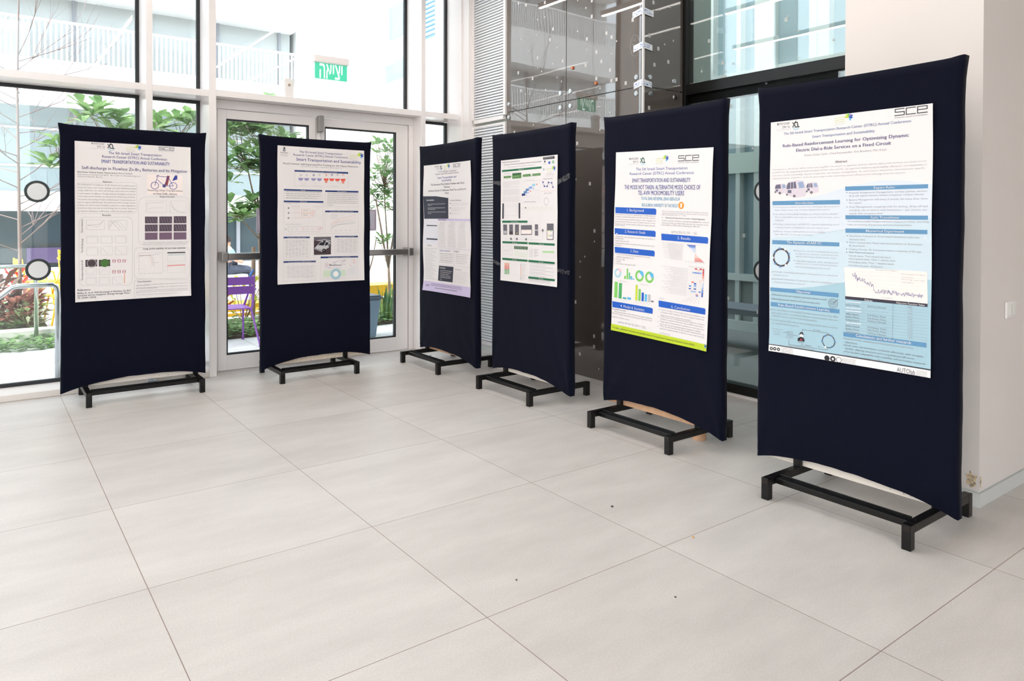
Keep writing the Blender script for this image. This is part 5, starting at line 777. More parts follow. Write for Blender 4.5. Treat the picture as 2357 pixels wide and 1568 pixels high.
# ---------------------------------------------------------------- printed posters
PAL = dict(n1=(76, 74, 134), n2=(52, 52, 76), b2=(126, 146, 192), b5=(86, 92, 166), b6=(48, 64, 154), b7=(96, 176, 214), b8=(20, 88, 190), b9=(38, 62, 118), b3=(96, 144, 184), b4=(96, 140, 190),
    g1=(104, 100, 108), g2=(130, 126, 134), g3=(166, 162, 168), g4=(186, 182, 188), g5=(208, 204, 206), k1=(34, 32, 38), k2=(48, 46, 58), k3=(52, 62, 60), k4=(72, 58, 64), k5=(52, 48, 64), k6=(40, 40, 58),
    wh=(244, 240, 240), p1=(216, 222, 232), p2=(203, 218, 228), p3=(164, 196, 210), p0=(226, 222, 230), cr=(244, 230, 226), bus=(216, 204, 214), bk=(104, 98, 120), bw=(150, 166, 196),
    rd=(176, 60, 80), rd2=(140, 62, 62), pl=(96, 104, 160), gn=(40, 96, 74), lg=(124, 196, 92), lg2=(150, 206, 140), gt=(86, 190, 130), gm=(74, 168, 98), gm2=(120, 190, 120), sb=(92, 178, 220), lb=(160, 206, 226), pk=(240, 190, 200), tl=(80, 170, 176), yl=(196, 210, 50),
    i0=(40, 80, 180), i1=(90, 130, 206), i2=(140, 170, 222), i3=(196, 208, 236), j0=(200, 30, 40), j1=(232, 92, 76), j2=(230, 140, 120), j3=(240, 196, 184), lime=(190, 208, 40), pu=(150, 144, 190), mv=(180, 130, 170), pg=(208, 222, 200), sv=(196, 194, 198),
    la=(204, 190, 222), eg=(34, 108, 72), mg=(84, 136, 66), dg=(70, 110, 50), dg2=(56, 96, 60), tn=(206, 208, 180), p9=(206, 226, 190), sl=(140, 122, 140), sem1=(84, 70, 82), sem2=(116, 92, 112), **{'or': (240, 150, 50)})
GC = {}
tcu = bpy.data.curves.new('glyph', 'FONT'); tob = bpy.data.objects.new('glyph', tcu); COL.objects.link(tob)
def glyph(ch, w):
    k = (ch, w)
    if k in GC: return GC[k]
    tcu.offset = 0; tcu.resolution_u = 2
    def ev(s):
        tcu.body = s; dg = bpy.context.evaluated_depsgraph_get(); dg.update(); e = tob.evaluated_get(dg); me = e.to_mesh()
        vs = [(q.co.x, q.co.y) for q in me.vertices]; fs = [tuple(p.vertices) for p in me.polygons]; e.to_mesh_clear(); return vs, fs
    if ch == ' ':
        a, _ = ev('||'); b_, _ = ev('| |'); GC[k] = ([], [], max(q[0] for q in b_) - max(q[0] for q in a)); return GC[k]
    vs, fs = ev(ch); a, _ = ev('||'); b_, _ = ev('|' + ch + '|')
    GC[k] = (vs, fs, max(q[0] for q in b_) - max(q[0] for q in a)); return GC[k]
_H = glyph('H', 0)[0]; CAP = max(q[1] for q in _H)
def text_geo(s, w=0):
    vs, fs, x = [], [], 0
    for ch in s:
        a, f_, adv = glyph(ch, 0)
        for sh in ((-.010 * w, .010 * w) if w > .25 else (0,)):
            b_ = len(vs); vs += [(q[0] + x + sh, q[1]) for q in a]; fs += [tuple(i + b_ for i in p) for p in f_]
        x += adv + (.012 * w if w > 0 else 0)
    return vs, fs, x

def make_poster(name_label, key, parent_board, Wp, Hp, corner, tilt=0, seed=0, curl=.006, yface=-.0425):
    """corner: top-left corner in the board's own x, z; the sheet lies just in front of the fabric."""
    mats, idx = [PAPER], {'paper': 0}
    def mi(c):
        if c not in idx: idx[c] = len(mats); mats.append(mat('print ' + c, PAL[c], rough=.4, spec=.4))
        return idx[c]
    def bend(x, z):
        u, v = x / Wp, -z / Hp
        e = (abs(2 * u - 1)) ** 5
        return -(.0015 + curl * e * (.35 + .65 * math.sin(v * 7.5 + seed + (2 if u > .5 else 0)) ** 2) + .0022 * (1 + noise1(v * 5 + u * 2, seed)) * .5 + curl * .5 * max(0, v - .93) / .07 * e)
    V, Fs, MI = [], [], []
    big = []
    lay = [1, 0]
    def emit(pts, fs, c, cut=False):
        lay[1] += 1 if cut else 0
        y = -lay[0] * .000003 - .0004 - lay[1] * .00003 - (0 if cut else .0005)
        if cut: big.append((pts, fs, mi(c), y)); return
        b_ = len(V); V.extend([(x, y, z) for x, z in pts]); Fs.extend([tuple(i + b_ for i in f_) for f_ in fs]); MI.extend([mi(c)] * len(fs))
    def poly(pts, c):
        w_ = max(q[0] for q in pts) - min(q[0] for q in pts); h_ = max(q[1] for q in pts) - min(q[1] for q in pts)
        emit(pts, [tuple(range(len(pts)))], c, w_ > .04 or h_ > .04)
    def line(pts, w_, c):
        fine = [pts[0]]
        for a, c_ in zip(pts, pts[1:]):
            n_ = max(1, math.ceil(math.hypot(c_[0] - a[0], c_[1] - a[1]) / .03)); fine += [(a[0] + (c_[0] - a[0]) * k / n_, a[1] + (c_[1] - a[1]) * k / n_) for k in range(1, n_ + 1)]
        for (ax, az), (bx, bz) in zip(fine, fine[1:]):
            L_ = math.hypot(bx - ax, bz - az)
            if L_ < 1e-6: continue
            nx, nz = -(bz - az) / L_ * w_ / 2, (bx - ax) / L_ * w_ / 2; ex, ez = (bx - ax) / L_ * w_ * .3, (bz - az) / L_ * w_ * .3
            poly([(ax - nx - ex, az - nz - ez), (bx - nx + ex, bz - nz + ez), (bx + nx + ex, bz + nz + ez), (ax + nx - ex, az + nz - ez)], c)
    def circ(cx_, cz, r, c, ri=0, n=28, a0=0, a1=2 * math.pi):
        if ri:
            for k in range(n):
                a, b_ = a0 + (a1 - a0) * k / n, a0 + (a1 - a0) * (k + 1) / n
                emit([(cx_ + r * math.cos(a), cz + r * math.sin(a)), (cx_ + r * math.cos(b_), cz + r * math.sin(b_)), (cx_ + r * ri * math.cos(b_), cz + r * ri * math.sin(b_)), (cx_ + r * ri * math.cos(a), cz + r * ri * math.sin(a))], [(0, 1, 2, 3)], c)
        else: poly([(cx_ + r * math.cos(2 * math.pi * k / n), cz + r * math.sin(2 * math.pi * k / n)) for k in range(n)], c)
    def text(x0, x1, zb, h, s, c, w=0, vert=False):
        vs, fs, adv = text_geo(s, w)
        if not vs: return
        mn, mx = min(q[0] for q in vs), max(q[0] for q in vs)
        if not vert:
            sx = (x1 - x0) / max(1e-6, mx - mn); sy = h / CAP
            emit([(x0 + (q[0] - mn) * sx, zb + q[1] * sy) for q in vs], fs, c)
        else:   # reads upwards; x0 = baseline x, x1/zb = bottom and top z
            sx = (x1 - zb) / max(1e-6, mx - mn); sy = h / CAP
            emit([(x0 - q[1] * sy, zb + (q[0] - mn) * sx) for q in vs], fs, c)
    rnd = random.Random(seed * 7 + 1)
    def greek(x0, z0, x1, z1, n, c):
        if x1 < x0: x0, x1 = x1, x0
        lh = max(.0012, (z0 - z1) / n)
        for r in range(n):
            zt = z0 - r * lh; zb = zt - lh * (.62 if n > 1 else .9); h = zt - zb; cw = h * .62; x = x0
            pts, fs = [], []
            while x < x1 - cw:
                for q in range(rnd.choice((2, 3, 4, 5, 6, 7, 8))):
                    if x > x1 - cw: break
                    top = zb + h * rnd.choice((.68, .68, .72, 1.0)); b_ = len(pts)
                    k = rnd.random()
                    if k < .5:
                        pts += [(x, zb), (x + cw * .26, zb), (x + cw * .26, top), (x, top), (x + cw * .55, zb), (x + cw * .8, zb), (x + cw * .8, zb + h * .66), (x + cw * .55, zb + h * .66)]
                        fs += [(b_, b_ + 1, b_ + 2, b_ + 3), (b_ + 4, b_ + 5, b_ + 6, b_ + 7)]
                    else:
                        pts += [(x, zb), (x + cw * .75, zb), (x + cw * .75, zb + h * .2), (x, zb + h * .2), (x, zb + h * .45), (x + cw * .75, zb + h * .45), (x + cw * .75, zb + h * .66), (x, zb + h * .66)]
                        fs += [(b_, b_ + 1, b_ + 2, b_ + 3), (b_ + 4, b_ + 5, b_ + 6, b_ + 7)]
                    x += cw
                x += cw * .8
            emit(pts, fs, c)
    X = lambda u: u * Wp / 1000
    Z = lambda v: -v * Hp / 1000
    pxw = Wp / 1000 * 1.15
    for it in POSTER[key]:
        lay[0] += 1
        k = it[0]
        if k == 'R': poly([(X(it[1]), Z(it[2])), (X(it[3]), Z(it[2])), (X(it[3]), Z(it[4])), (X(it[1]), Z(it[4]))], it[5])
        elif k == 'B':
            a, b_, c_, d_ = X(it[1]), Z(it[2]), X(it[3]), Z(it[4]); line([(a, b_), (c_, b_), (c_, d_), (a, d_), (a, b_)], it[6] * pxw, it[5])
        elif k == 'Q': poly([(X(a), Z(b_)) for a, b_ in it[1]], it[2])
        elif k == 'L': line([(X(a), Z(b_)) for a, b_ in it[1]], it[2] * pxw, it[3])
        elif k == 'C': circ(X(it[1]), Z(it[2]), it[3] * Wp / 1000, it[4], it[5], 40 if it[3] > 30 else 20)
        elif k == 'T': text(X(it[1]), X(it[2]), Z(it[3]), it[4] * Hp / 1000, it[5], it[6], it[7])
        elif k == 'V': text(X(it[1]), Z(it[3]), Z(it[2]), it[4] * Hp / 1000 * .8, it[5], it[6], 0, True)
        elif k == 'G': greek(X(it[1]), Z(it[2]), X(it[3]), Z(it[4]), it[5], it[6])
        elif k == 'bar':
            x, z, s = X(it[1]), Z(it[2]), it[3] * Wp / 1000
            text(x - s * .5, x + s * .1, z + s * .03, s * .1, 'תטיסרבינוא', 'g2' if it[4] != 'n2' else 'n2', .6); text(x - s * .25, x + s * .1, z - s * .125, s * .1, 'ןליא רב', 'g2', .6)
            text(x - s * .5, x + s * .1, z - s * .2, s * .04, 'Bar-Ilan University', 'g4', 0)
            q = s * .12; cx_ = x + s * .35; z -= s * .03
            for pl in ([(-.9, .9), (.1, -.5)], [(.0, 1.0), (-.35, .15), (-.9, -.7)], [(.35, 1.35), (.2, .7)], [(.1, .9), (.9, .8), (1.1, -.6)], [(.0, -.8), (1.6, -.75)]): line([(cx_ + a * q, z + b_ * q) for a, b_ in pl], q * .34, it[4])
            circ(cx_ + q * .4, z - q * .7, q * 1.15, 'lb', .74, 16, math.pi * 1.02, math.pi * 1.98)
        elif k == 'sce':
            x, z, s = X(it[1]), Z(it[2]), it[3] * Wp / 1000; q = s / 3.1
            for ox, pl in ((-1.5, [(.9, .8), (.06, .8), (.06, .42), (.9, .42), (.9, 0), (0, 0)]), (-.48, [(.92, .8), (.06, .8), (.06, 0), (.92, 0)]), (.55, [(.06, .42), (.92, .42), (.92, .8), (.06, .8), (.06, 0), (.95, 0)])):
                line([(x + (ox + a) * q, z + (b_ - .42) * q * .75) for a, b_ in pl], q * .08, 'k2')
            text(x - 1.5 * q, x + 1.5 * q, z - q * .58, q * .10, 'SHAMOON COLLEGE OF ENGINEERING', 'g2')
        elif k == 'flo':
            x, z, s = X(it[1]), Z(it[2]), it[3] * Wp / 1000; q = s * .5
            for a, c_, L_ in ((165, 'yl', .75), (130, 'yl', .8), (98, 'lg', .85), (62, 'pu', .8), (28, 'b6', .9), (-8, 'b8', .7), (-55, 'sb', .6)):
                ca, sa = math.cos(R_(a)), math.sin(R_(a)); cx_ = x + q * .45 + ca * q * .38; cz = z + sa * q * .38
                emit([(cx_ + ca * q * L_ * .42 * math.cos(t_) - sa * q * .15 * math.sin(t_), cz + sa * q * L_ * .42 * math.cos(t_) + ca * q * .15 * math.sin(t_)) for t_ in [k_ * .6283 for k_ in range(10)]], [tuple(range(10))], c_)
            for r in range(4): greek(x - s * .95, z + s * (.1 - r * .17), x - s * .05, z + s * (.02 - r * .17), 1, 'yl' if r < 3 else 'g4')
        elif k == 'plot':
            x0, z0, x1, z1 = X(it[1]), Z(it[2]), X(it[3]), Z(it[4]); w_, h_ = x1 - x0, z0 - z1; kd, c_ = it[5], it[6]; lw = pxw * 1.1
            line([(x0, z0), (x0, z1), (x1, z1), (x1, z0), (x0, z0)], lw, 'g4')
            for q in range(6): line([(x0 + w_ * (q + .5) / 6, z1), (x0 + w_ * (q + .5) / 6, z1 - h_ * .05)], lw, 'g3'); line([(x0, z1 + h_ * (q + .5) / 6), (x0 - w_ * .05, z1 + h_ * (q + .5) / 6)], lw, 'g3')
            P_ = {'cv': [[(.05, .45), (.4, .5), (.7, .55), (.95, .95)], [(.05, .4), (.4, .4), (.55, .25), (.7, .4), (.95, .95)]], 'peaks': [[(.02, .1), (.2, .7), (.35, .9), (.5, .6), (.8, .1)], [(.05, .85), (.4, .92), (.6, .85), (.97, .1)], [(.02, .3), (.15, .9), (.35, .5), (.6, .05)]],
                  'flat': [[(.05, .85), (.9, .85), (.92, .1)]], 'dn': [[(.05, .9), (.35, .45), (.6, .1)]], 'up': [[(.05, .2), (.7, .25), (.85, .8)]], 'hump': [[(.05, .2), (.4, .8), (.8, .5), (.9, .2)]], 'sat': [[(.03, .6), (.06, .78), (.3, .82), (.85, .86)], [(.03, .3), (.2, .36), (.6, .4), (.85, .42)]],
                  'decay': [[(.08, .95), (.12, .6), (.25, .3), (.5, .12), (.9, .04)], [(.08, .6), (.2, .45), (.4, .15), (.9, .03)]], 'drop': [[(.02, .86), (.5, .86), (.58, .7), (.62, .4), (.64, .3)], [(.02, .87), (.45, .87), (.52, .6), (.56, .35)], [(.02, .84), (.5, .88), (.85, .92)], [(.6, .5), (.85, .52)]]}[kd]
            for q, pl in enumerate(P_): line([(x0 + a * w_, z1 + b_ * h_) for a, b_ in pl], lw, c_ if q != 1 else ('j2' if kd == 'drop' else 'g3'))
    # slice the larger printed areas so that they follow the curl of the sheet
    bm = bmesh.new()
    for pts, fs, m_, y in big:
        vv = [bm.verts.new((x, y, z)) for x, z in pts]
        try:
            f_ = bm.faces.new(vv); f_.material_index = m_
        except ValueError: pass
    bmesh.ops.triangulate(bm, faces=[f_ for f_ in bm.faces if len(f_.verts) > 4])
    for k in range(1, 40): bmesh.ops.bisect_plane(bm, geom=bm.verts[:] + bm.edges[:] + bm.faces[:], plane_co=(Wp * k / 40, 0, 0), plane_no=(1, 0, 0))
    for k in range(1, 56): bmesh.ops.bisect_plane(bm, geom=bm.verts[:] + bm.edges[:] + bm.faces[:], plane_co=(0, 0, -Hp * k / 56), plane_no=(0, 0, 1))
    bm.verts.index_update(); b_ = len(V)
    V.extend([tuple(q.co) for q in bm.verts]); 
    for f_ in bm.faces: Fs.append(tuple(q.index + b_ for q in f_.verts)); MI.append(f_.material_index)
    bm.free()
    # the sheet itself, front and back
    b_ = len(V); NX, NZ = 40, 56
    for side, yy in ((0, 0.0), (1, .0004)):
        for j in range(NZ + 1):
            for i in range(NX + 1): V.append((Wp * i / NX, yy, -Hp * j / NZ))
        o_ = b_ + side * (NX + 1) * (NZ + 1)
        for j in range(NZ):
            for i in range(NX): q = o_ + j * (NX + 1) + i; Fs.append((q, q + 1, q + NX + 2, q + NX + 1)); MI.append(0)
    V2 = [(x, y + bend(x, z), z) for x, y, z in V]
    me = bpy.data.meshes.new('poster'); me.from_pydata(V2, [], Fs)
    for M_ in mats: me.materials.append(M_)
    me.polygons.foreach_set('material_index', MI); me.update()
    o = bpy.data.objects.new('poster', me); COL.objects.link(o)
    bd = parent_board
    mw = Matrix.Translation(bd.location) @ Matrix.Rotation(bd.rotation_euler.z, 4, 'Z')
    o.matrix_world = mw @ Matrix.Translation((corner[0], yface, corner[1])) @ Matrix.Rotation(tilt, 4, 'Y')
    tag(o, name_label, 'poster')
    return o
P1 = make_poster('white battery poster with a blue bicycle picture on the far left board', 'batt', B1, .795, 1.185, (-.45, 1.930), 0, 1, .010)
P2 = make_poster('white poster with a dark photo of a silver car, on the board by the doors', 'patch', B2, .795, 1.185, (-.297, 1.985), 0, 2, .010)
P3 = make_poster('white and lilac poster with dark boxes on the corner board', 'meal', B3, .83, 1.20, (-.335, 1.875), 0, 3, .014)
P4 = make_poster('white poster with green heading bars on the taped board', 'cycle', B4, .72, .985, (-.355, 1.845), 0, 4, .003, yface=-.047)
P5 = make_poster('white poster with bright blue heading bars and lime footer, second board from right', 'mode', B5, .80, 1.205, (-.343, 1.818), R_(1.9), 5, .006)
P6 = make_poster('large white and pale blue poster with three shuttle buses on the nearest board', 'dial', B6, .797, 1.198, (-.482, 1.878), 0, 6, .007)
# letters of the exit sign
_v, _f, _ = text_geo('האיצי', 1.5); _mn, _mx2 = min(q[0] for q in _v), max(q[0] for q in _v); _z0, _z1 = min(q[1] for q in _v), max(q[1] for q in _v)
g = MB(); g.add([(-.112 + (q[0] - _mn) / (_mx2 - _mn) * .222, -.0046, -.068 + (q[1] - _z0) / (_z1 - _z0) * .132) for q in _v], _f)
g.build('lettering', mat('lit white lettering', (240, 250, 246), rough=.4, emit=.6), EXIT, fixn=False)
bpy.data.objects.remove(tob)

# pins and tape holding the posters
PIN = mat('white pin head', (232, 232, 236), rough=.3)
def pin(bd, x, z, lb, y=-.047):
    g = MB(); g.cyl((0, 0, 0), (0, -1, 0), .0035, .004, 12, .004); g.cyl((0, -.004, 0), (0, -1, 0), .002, .005, 10); g.cyl((0, 0, 0), (0, 1, 0), .0006, .009, 6)
    o = g.build('push_pin', PIN)
    o.matrix_world = Matrix.Translation(bd.location) @ Matrix.Rotation(bd.rotation_euler.z, 4, 'Z') @ Matrix.Translation((x, y, z)); tag(o, lb, 'pin')
pin(B5, -.328, 1.27, 'upper white pin on the left edge of the blue headed poster', -.051); pin(B5, -.312, 1.0, 'middle white pin on the left edge of the blue headed poster', -.051); pin(B5, -.296, .635, 'lowest white pin by the lime footer of the blue headed poster', -.051)
pin(B6, .30, 1.02, 'white pin at the right edge of the pale blue poster', -.05)
def tapeo(bd, x0, z0, x1, z1, w, lb, sd):
    g = MB(); n = 14; rnd = random.Random(sd); vs = []
    for i in range(n + 1):
        t = i / n; x = x0 + (x1 - x0) * t; z = z0 + (z1 - z0) * t
        for k in range(5):
            vs.append((x, -.0485 - .0012 * rnd.random(), z + (k / 4 - .5) * w * (1 + .15 * math.sin(t * 9 + sd))))
    g.add(vs, [(i * 5 + k, (i + 1) * 5 + k, (i + 1) * 5 + k + 1, i * 5 + k + 1) for i in range(n) for k in range(4)])
    o = g.build('tape_strip', CLEARTAPE, smooth=False, fixn=False)
    o.matrix_world = Matrix.Translation(bd.location) @ Matrix.Rotation(bd.rotation_euler.z, 4, 'Z'); tag(o, lb, 'tape')
tapeo(B4, -.50, 1.675, -.345, 1.655, .03, 'clear tape strip at upper left of the green barred poster', 1)
tapeo(B4, .35, 1.635, .50, 1.685, .04, 'clear tape strip at upper right of the green barred poster', 2)
tapeo(B4, -.50, 1.02, -.345, .985, .028, 'clear tape strip at lower left of the green barred poster', 3)
tapeo(B4, .35, .985, .50, .975, .03, 'clear tape strip at lower right of the green barred poster', 4)

# small things on the floor
g = MB(); g.cyl((4.0, -2.74, 0), (0, 0, 1), .042, .055, 32); tag(g.build('wooden_disc', WOOD, bevel=.002), 'round pale wooden block under the second board from the right', 'block')
g = MB(); g.box(1.50, .79, 0, 1.56, .835, .045); tag(g.build('floor_box', mat('grey metal', (150, 158, 165), rough=.4)), 'small grey box on the floor under the far left board', 'box')
g = MB(); g.tube([(4.0, .56, .01), (3.96, .53, .006), (3.93, .47, .006), (3.97, .42, .006)], .004, 6); tag(g.build('cable_scrap', BLACKG), 'bit of black cable on the floor behind the corner board feet', 'cable')
DEB = mat('dark debris', (70, 66, 62), rough=.9)
for i, (x, y, s, lb) in enumerate([(2.81, -3.18, .008, 'dark grey crumb on the floor left of the nearest board'), (2.03, -3.46, .005, 'small dark crumb in the middle of the bare floor'), (4.07, -2.86, .011, 'fluffy grey crumb on the floor beside the wooden block'), (2.42, -3.9, .005, 'tiny dark crumb on the floor in the foreground')]):
    g = MB(); rnd = random.Random(i); g.tube([(0, 0, s * .4), (s, s * .3, s * .5), (s * 1.3, s, s * .35), (s * .4, s * 1.2, s * .4)], [s * .3, s * .4, s * .3, s * .2], 6)
    tag(g.build('floor_crumb', DEB, loc=(x, y, 0)), lb, 'crumb')
g = MB(); g.tube([(0, 0, .003), (.008, .004, .003)], .003, 6); tag(g.build('floor_crumb', mat('orange crumb', (226, 150, 70), rough=.8), loc=(2.86, -3.62, 0)), 'tiny orange crumb on the floor in front of the nearest board', 'crumb')

# ================================================================= the courtyard
PAVE = mat('pale paving', (214, 214, 214), rough=.8, var=.03, vscale=3)
JOINT = mat('paving joint', (150, 152, 156), rough=.9)
g = MB(); g.box(-6.2, YG + .03, -.15, 16, 30, -.015); struct('courtyard_ground', g, PAVE)
g = MB()
for k in range(18): g.box(-2 + k * .6, YG + .1, -.0148, -1.994 + k * .6, 2.78, -.0143)
for k in range(3): g.box(-2, 1.5 + k * .6, -.0147, 8.6, 1.506 + k * .6, -.0142)
struct('courtyard_ground_joints', g, JOINT)
g = MB(); g.box(5.2, -3.54, -.15, 16, YG + .03, -.015); struct('terrace_ground', g, mat('grey terrace paving', (150, 152, 150), rough=.8, var=.05, vscale=2))
def leafmesh(g, base, d, up, L, Wd, rnd, cup=.25):
    d = d.normalized(); s = d.cross(up).normalized(); n = s.cross(d).normalized()
    p = lambda a, b_, c_: base + d * (a * L) + s * (b_ * Wd) + n * (c_ * L)
    dr = rnd.uniform(.02, .16)
    vs = [p(0, 0, 0), p(.35, -.32, cup * .14), p(.7, -.5, cup * .2 - dr * .4), p(1, 0, -dr), p(.7, .5, cup * .2 - dr * .4), p(.35, .32, cup * .14), p(.4, 0, 0), p(.72, 0, -dr * .5)]
    g.add(vs, [(0, 6, 1), (1, 6, 7, 2), (2, 7, 3), (0, 5, 6), (5, 4, 7, 6), (4, 3, 7)])
def leafmat(name, a, b_, tr=.35):
    if name in MATS: return MATS[name]
    M = mat(name, a, rough=.5, rgb2=b_, thr=(.38, .62), vscale=5)
    t = M.node_tree; bs = t.nodes['Principled BSDF']; tl = t.nodes.new('ShaderNodeBsdfTranslucent'); mx = t.nodes.new('ShaderNodeMixShader'); mx.inputs[0].default_value = tr
    src = bs.inputs['Base Color'].links[0].from_socket; t.links.new(src, tl.inputs[0]); out = t.nodes['Material Output']
    t.links.new(bs.outputs[0], mx.inputs[1]); t.links.new(tl.outputs[0], mx.inputs[2]); t.links.new(mx.outputs[0], out.inputs[0]); return M
LEAF = leafmat('glossy tree leaf', (106, 142, 92), (152, 184, 124))
IVY = leafmat('ivy leaf', (104, 138, 96), (150, 186, 120))
BARK = mat('grey brown bark', (150, 128, 112), rough=.9, var=.2, vscale=20)
def rosette(g, c, rnd, n=7, L=.15, up=Vector((0, 0, 1))):
    for k in range(n):
        a = k / n * 6.283 + rnd.uniform(-.3, .3); el = rnd.uniform(-.1, .9)
        d = Vector((math.cos(a) * math.cos(el), math.sin(a) * math.cos(el), math.sin(el)))
        leafmesh(g, c + d * .015, d, Vector((0, 0, 1)) if abs(d.z) < .95 else Vector((1, 0, 0)), L * rnd.uniform(.7, 1.15), L * rnd.uniform(.38, .5), rnd)
def tree(label, root, forks, clusters, seed, L=.15, nper=7, trunk=.028, name='young_tree', cat='tree', group=None):
    rnd = random.Random(seed); t = thing(name, label, cat, root, 0, group); o = Vector(root)
    g = MB()
    for pl in forks:
        pts = [Vector(q) - o for q in pl[0]]; n = len(pts); g.tube(pts, [pl[1] * (1 - .5 * i / (n - 1)) for i in range(n)], 8)
    heads = []
    tips = [Vector(pl[0][-1]) - o for pl in forks]
    fg = MB()
    for (cx_, cy_, cz, r, n) in clusters:
        c0 = Vector((cx_, cy_, cz)) - o
        tip = min(tips, key=lambda q: (q - c0).length)
        for i in range(n):
            p = c0 + Vector((rnd.gauss(0, r * .5), rnd.gauss(0, r * .5), rnd.gauss(0, r * .5)))
            mid = tip.lerp(p, .5) + Vector((rnd.uniform(-.04, .04), rnd.uniform(-.04, .04), -.03))
            g.tube([tip, mid, p], [.006, .004, .003], 5); rosette(fg, p, rnd, nper, L)
    g.build('trunk', BARK, t, smooth=True); fg.build('foliage', LEAF, t, fixn=False)
    return t
tree('young broad-leaved tree seen through the left door leaf', (3.22, 3.4, -.02),
     [([(3.22, 3.4, -.02), (3.21, 3.4, .7), (3.2, 3.4, 1.3), (3.17, 3.38, 1.65)], .026), ([(3.2, 3.4, 1.35), (3.1, 3.35, 1.7), (3.02, 3.3, 2.0)], .014), ([(3.2, 3.4, 1.3), (3.3, 3.4, 1.75), (3.3, 3.4, 2.2)], .016), ([(3.2, 3.4, 1.1), (3.0, 3.3, 1.3), (2.85, 3.2, 1.42)], .01)],
     [(2.84, 3.3, 2.42, .16, 8), (3.05, 3.3, 2.42, .18, 9), (3.3, 3.4, 2.5, .2, 8), (3.0, 3.3, 2.12, .15, 8), (3.15, 3.35, 1.98, .16, 8), (2.92, 3.25, 1.4, .13, 7), (3.1, 3.25, 1.45, .13, 7), (2.8, 3.2, 1.9, .12, 4), (3.5, 3.4, 2.4, .2, 5)], 3, .21)
tree('young broad-leaved tree rising behind the far left board', (1.75, 3.6, -.02),
     [([(1.75, 3.6, -.02), (1.73, 3.6, .9), (1.72, 3.6, 1.6), (1.7, 3.6, 2.1)], .026), ([(1.72, 3.6, 1.5), (1.4, 3.55, 1.9), (1.12, 3.5, 2.0)], .012), ([(1.72, 3.6, 1.7), (2.1, 3.6, 2.1), (2.3, 3.6, 2.3)], .014)],
     [(1.47, 3.5, 2.45, .13, 6), (1.72, 3.6, 2.36, .15, 7), (2.1, 3.6, 2.42, .13, 6), (2.42, 3.6, 2.48, .15, 8), (1.06, 3.5, 2.18, .07, 3), (1.05, 3.5, 1.9, .07, 3), (2.3, 3.5, 1.5, .2, 6)], 5, .25, 6)
tree('slender forked tree seen through the right door leaf', (4.86, 3.16, -.02),
     [([(4.86, 3.16, -.02), (4.87, 3.17, .4), (4.86, 3.18, .72)], .032), ([(4.86, 3.18, .7), (4.8, 3.18, .95), (4.72, 3.15, 1.3), (4.66, 3.15, 1.6)], .018), ([(4.86, 3.18, .72), (4.93, 3.18, 1.1), (4.98, 3.18, 1.5)], .018), ([(4.86, 3.18, .72), (4.84, 3.2, 1.2), (4.8, 3.2, 1.8)], .014)],
     [(4.72, 3.2, 2.25, .14, 7), (4.92, 3.2, 2.3, .15, 7), (4.7, 3.15, 1.95, .15, 8), (4.9, 3.2, 2.0, .16, 8), (4.95, 3.2, 1.7, .14, 7), (4.68, 3.15, 1.65, .13, 6), (4.82, 3.2, 1.5, .15, 6), (4.8, 3.2, 1.05, .1, 4)], 7, .13)
tree('slim young tree behind the bin, right door leaf', (4.55, 3.3, -.02), [([(4.55, 3.3, -.02), (4.56, 3.3, .4), (4.53, 3.3, .8), (4.6, 3.3, 1.3)], .02), ([(4.55, 3.3, .4), (4.68, 3.3, .8), (4.74, 3.3, 1.1)], .012)], [(4.5, 3.3, 1.8, .16, 6), (4.6, 3.3, 1.45, .12, 5)], 9, .13)
# bare winter tree at the far left
rnd = random.Random(12); t = thing('bare_tree', 'leafless grey tree with fanning twigs at the far left', 'tree', (.80, 4.8, 0))
g = MB(); g.tube([(0, 0, .0), (.0, 0, .9), (-.01, 0, 1.8), (-.02, 0, 2.9), (0, 0, 4.0)], [.022, .02, .017, .014, .008], 8)
def twig(p, d, L, r, dep):
    pts = [p]; 
    for k in range(4):
        d = (d + Vector((rnd.uniform(-.18, .18), rnd.uniform(-.18, .18), rnd.uniform(-.02, .14)))).normalized(); pts.append(pts[-1] + d * L / 4)
    g.tube(pts, [r, r * .85, r * .7, r * .55, r * .35], 5, cap=False)
    if dep > 0:
        for k in range(3): twig(pts[rnd.choice((1, 2, 3))], (d + Vector((rnd.uniform(-.7, .7), rnd.uniform(-.7, .7), rnd.uniform(-.2, .5)))).normalized(), L * .62, r * .55, dep - 1)
for k in range(26):
    z = .95 + k * .095; a = rnd.uniform(0, 6.28) if k % 3 else rnd.choice((.2, 3.3))
    twig(Vector((0, 0, z)), Vector((math.cos(a), math.sin(a), rnd.uniform(.2, .7))).normalized(), rnd.uniform(.7, 1.3), .007, 2)
g.build('branches', mat('pale twig bark', (140, 124, 122), rough=.9), t)
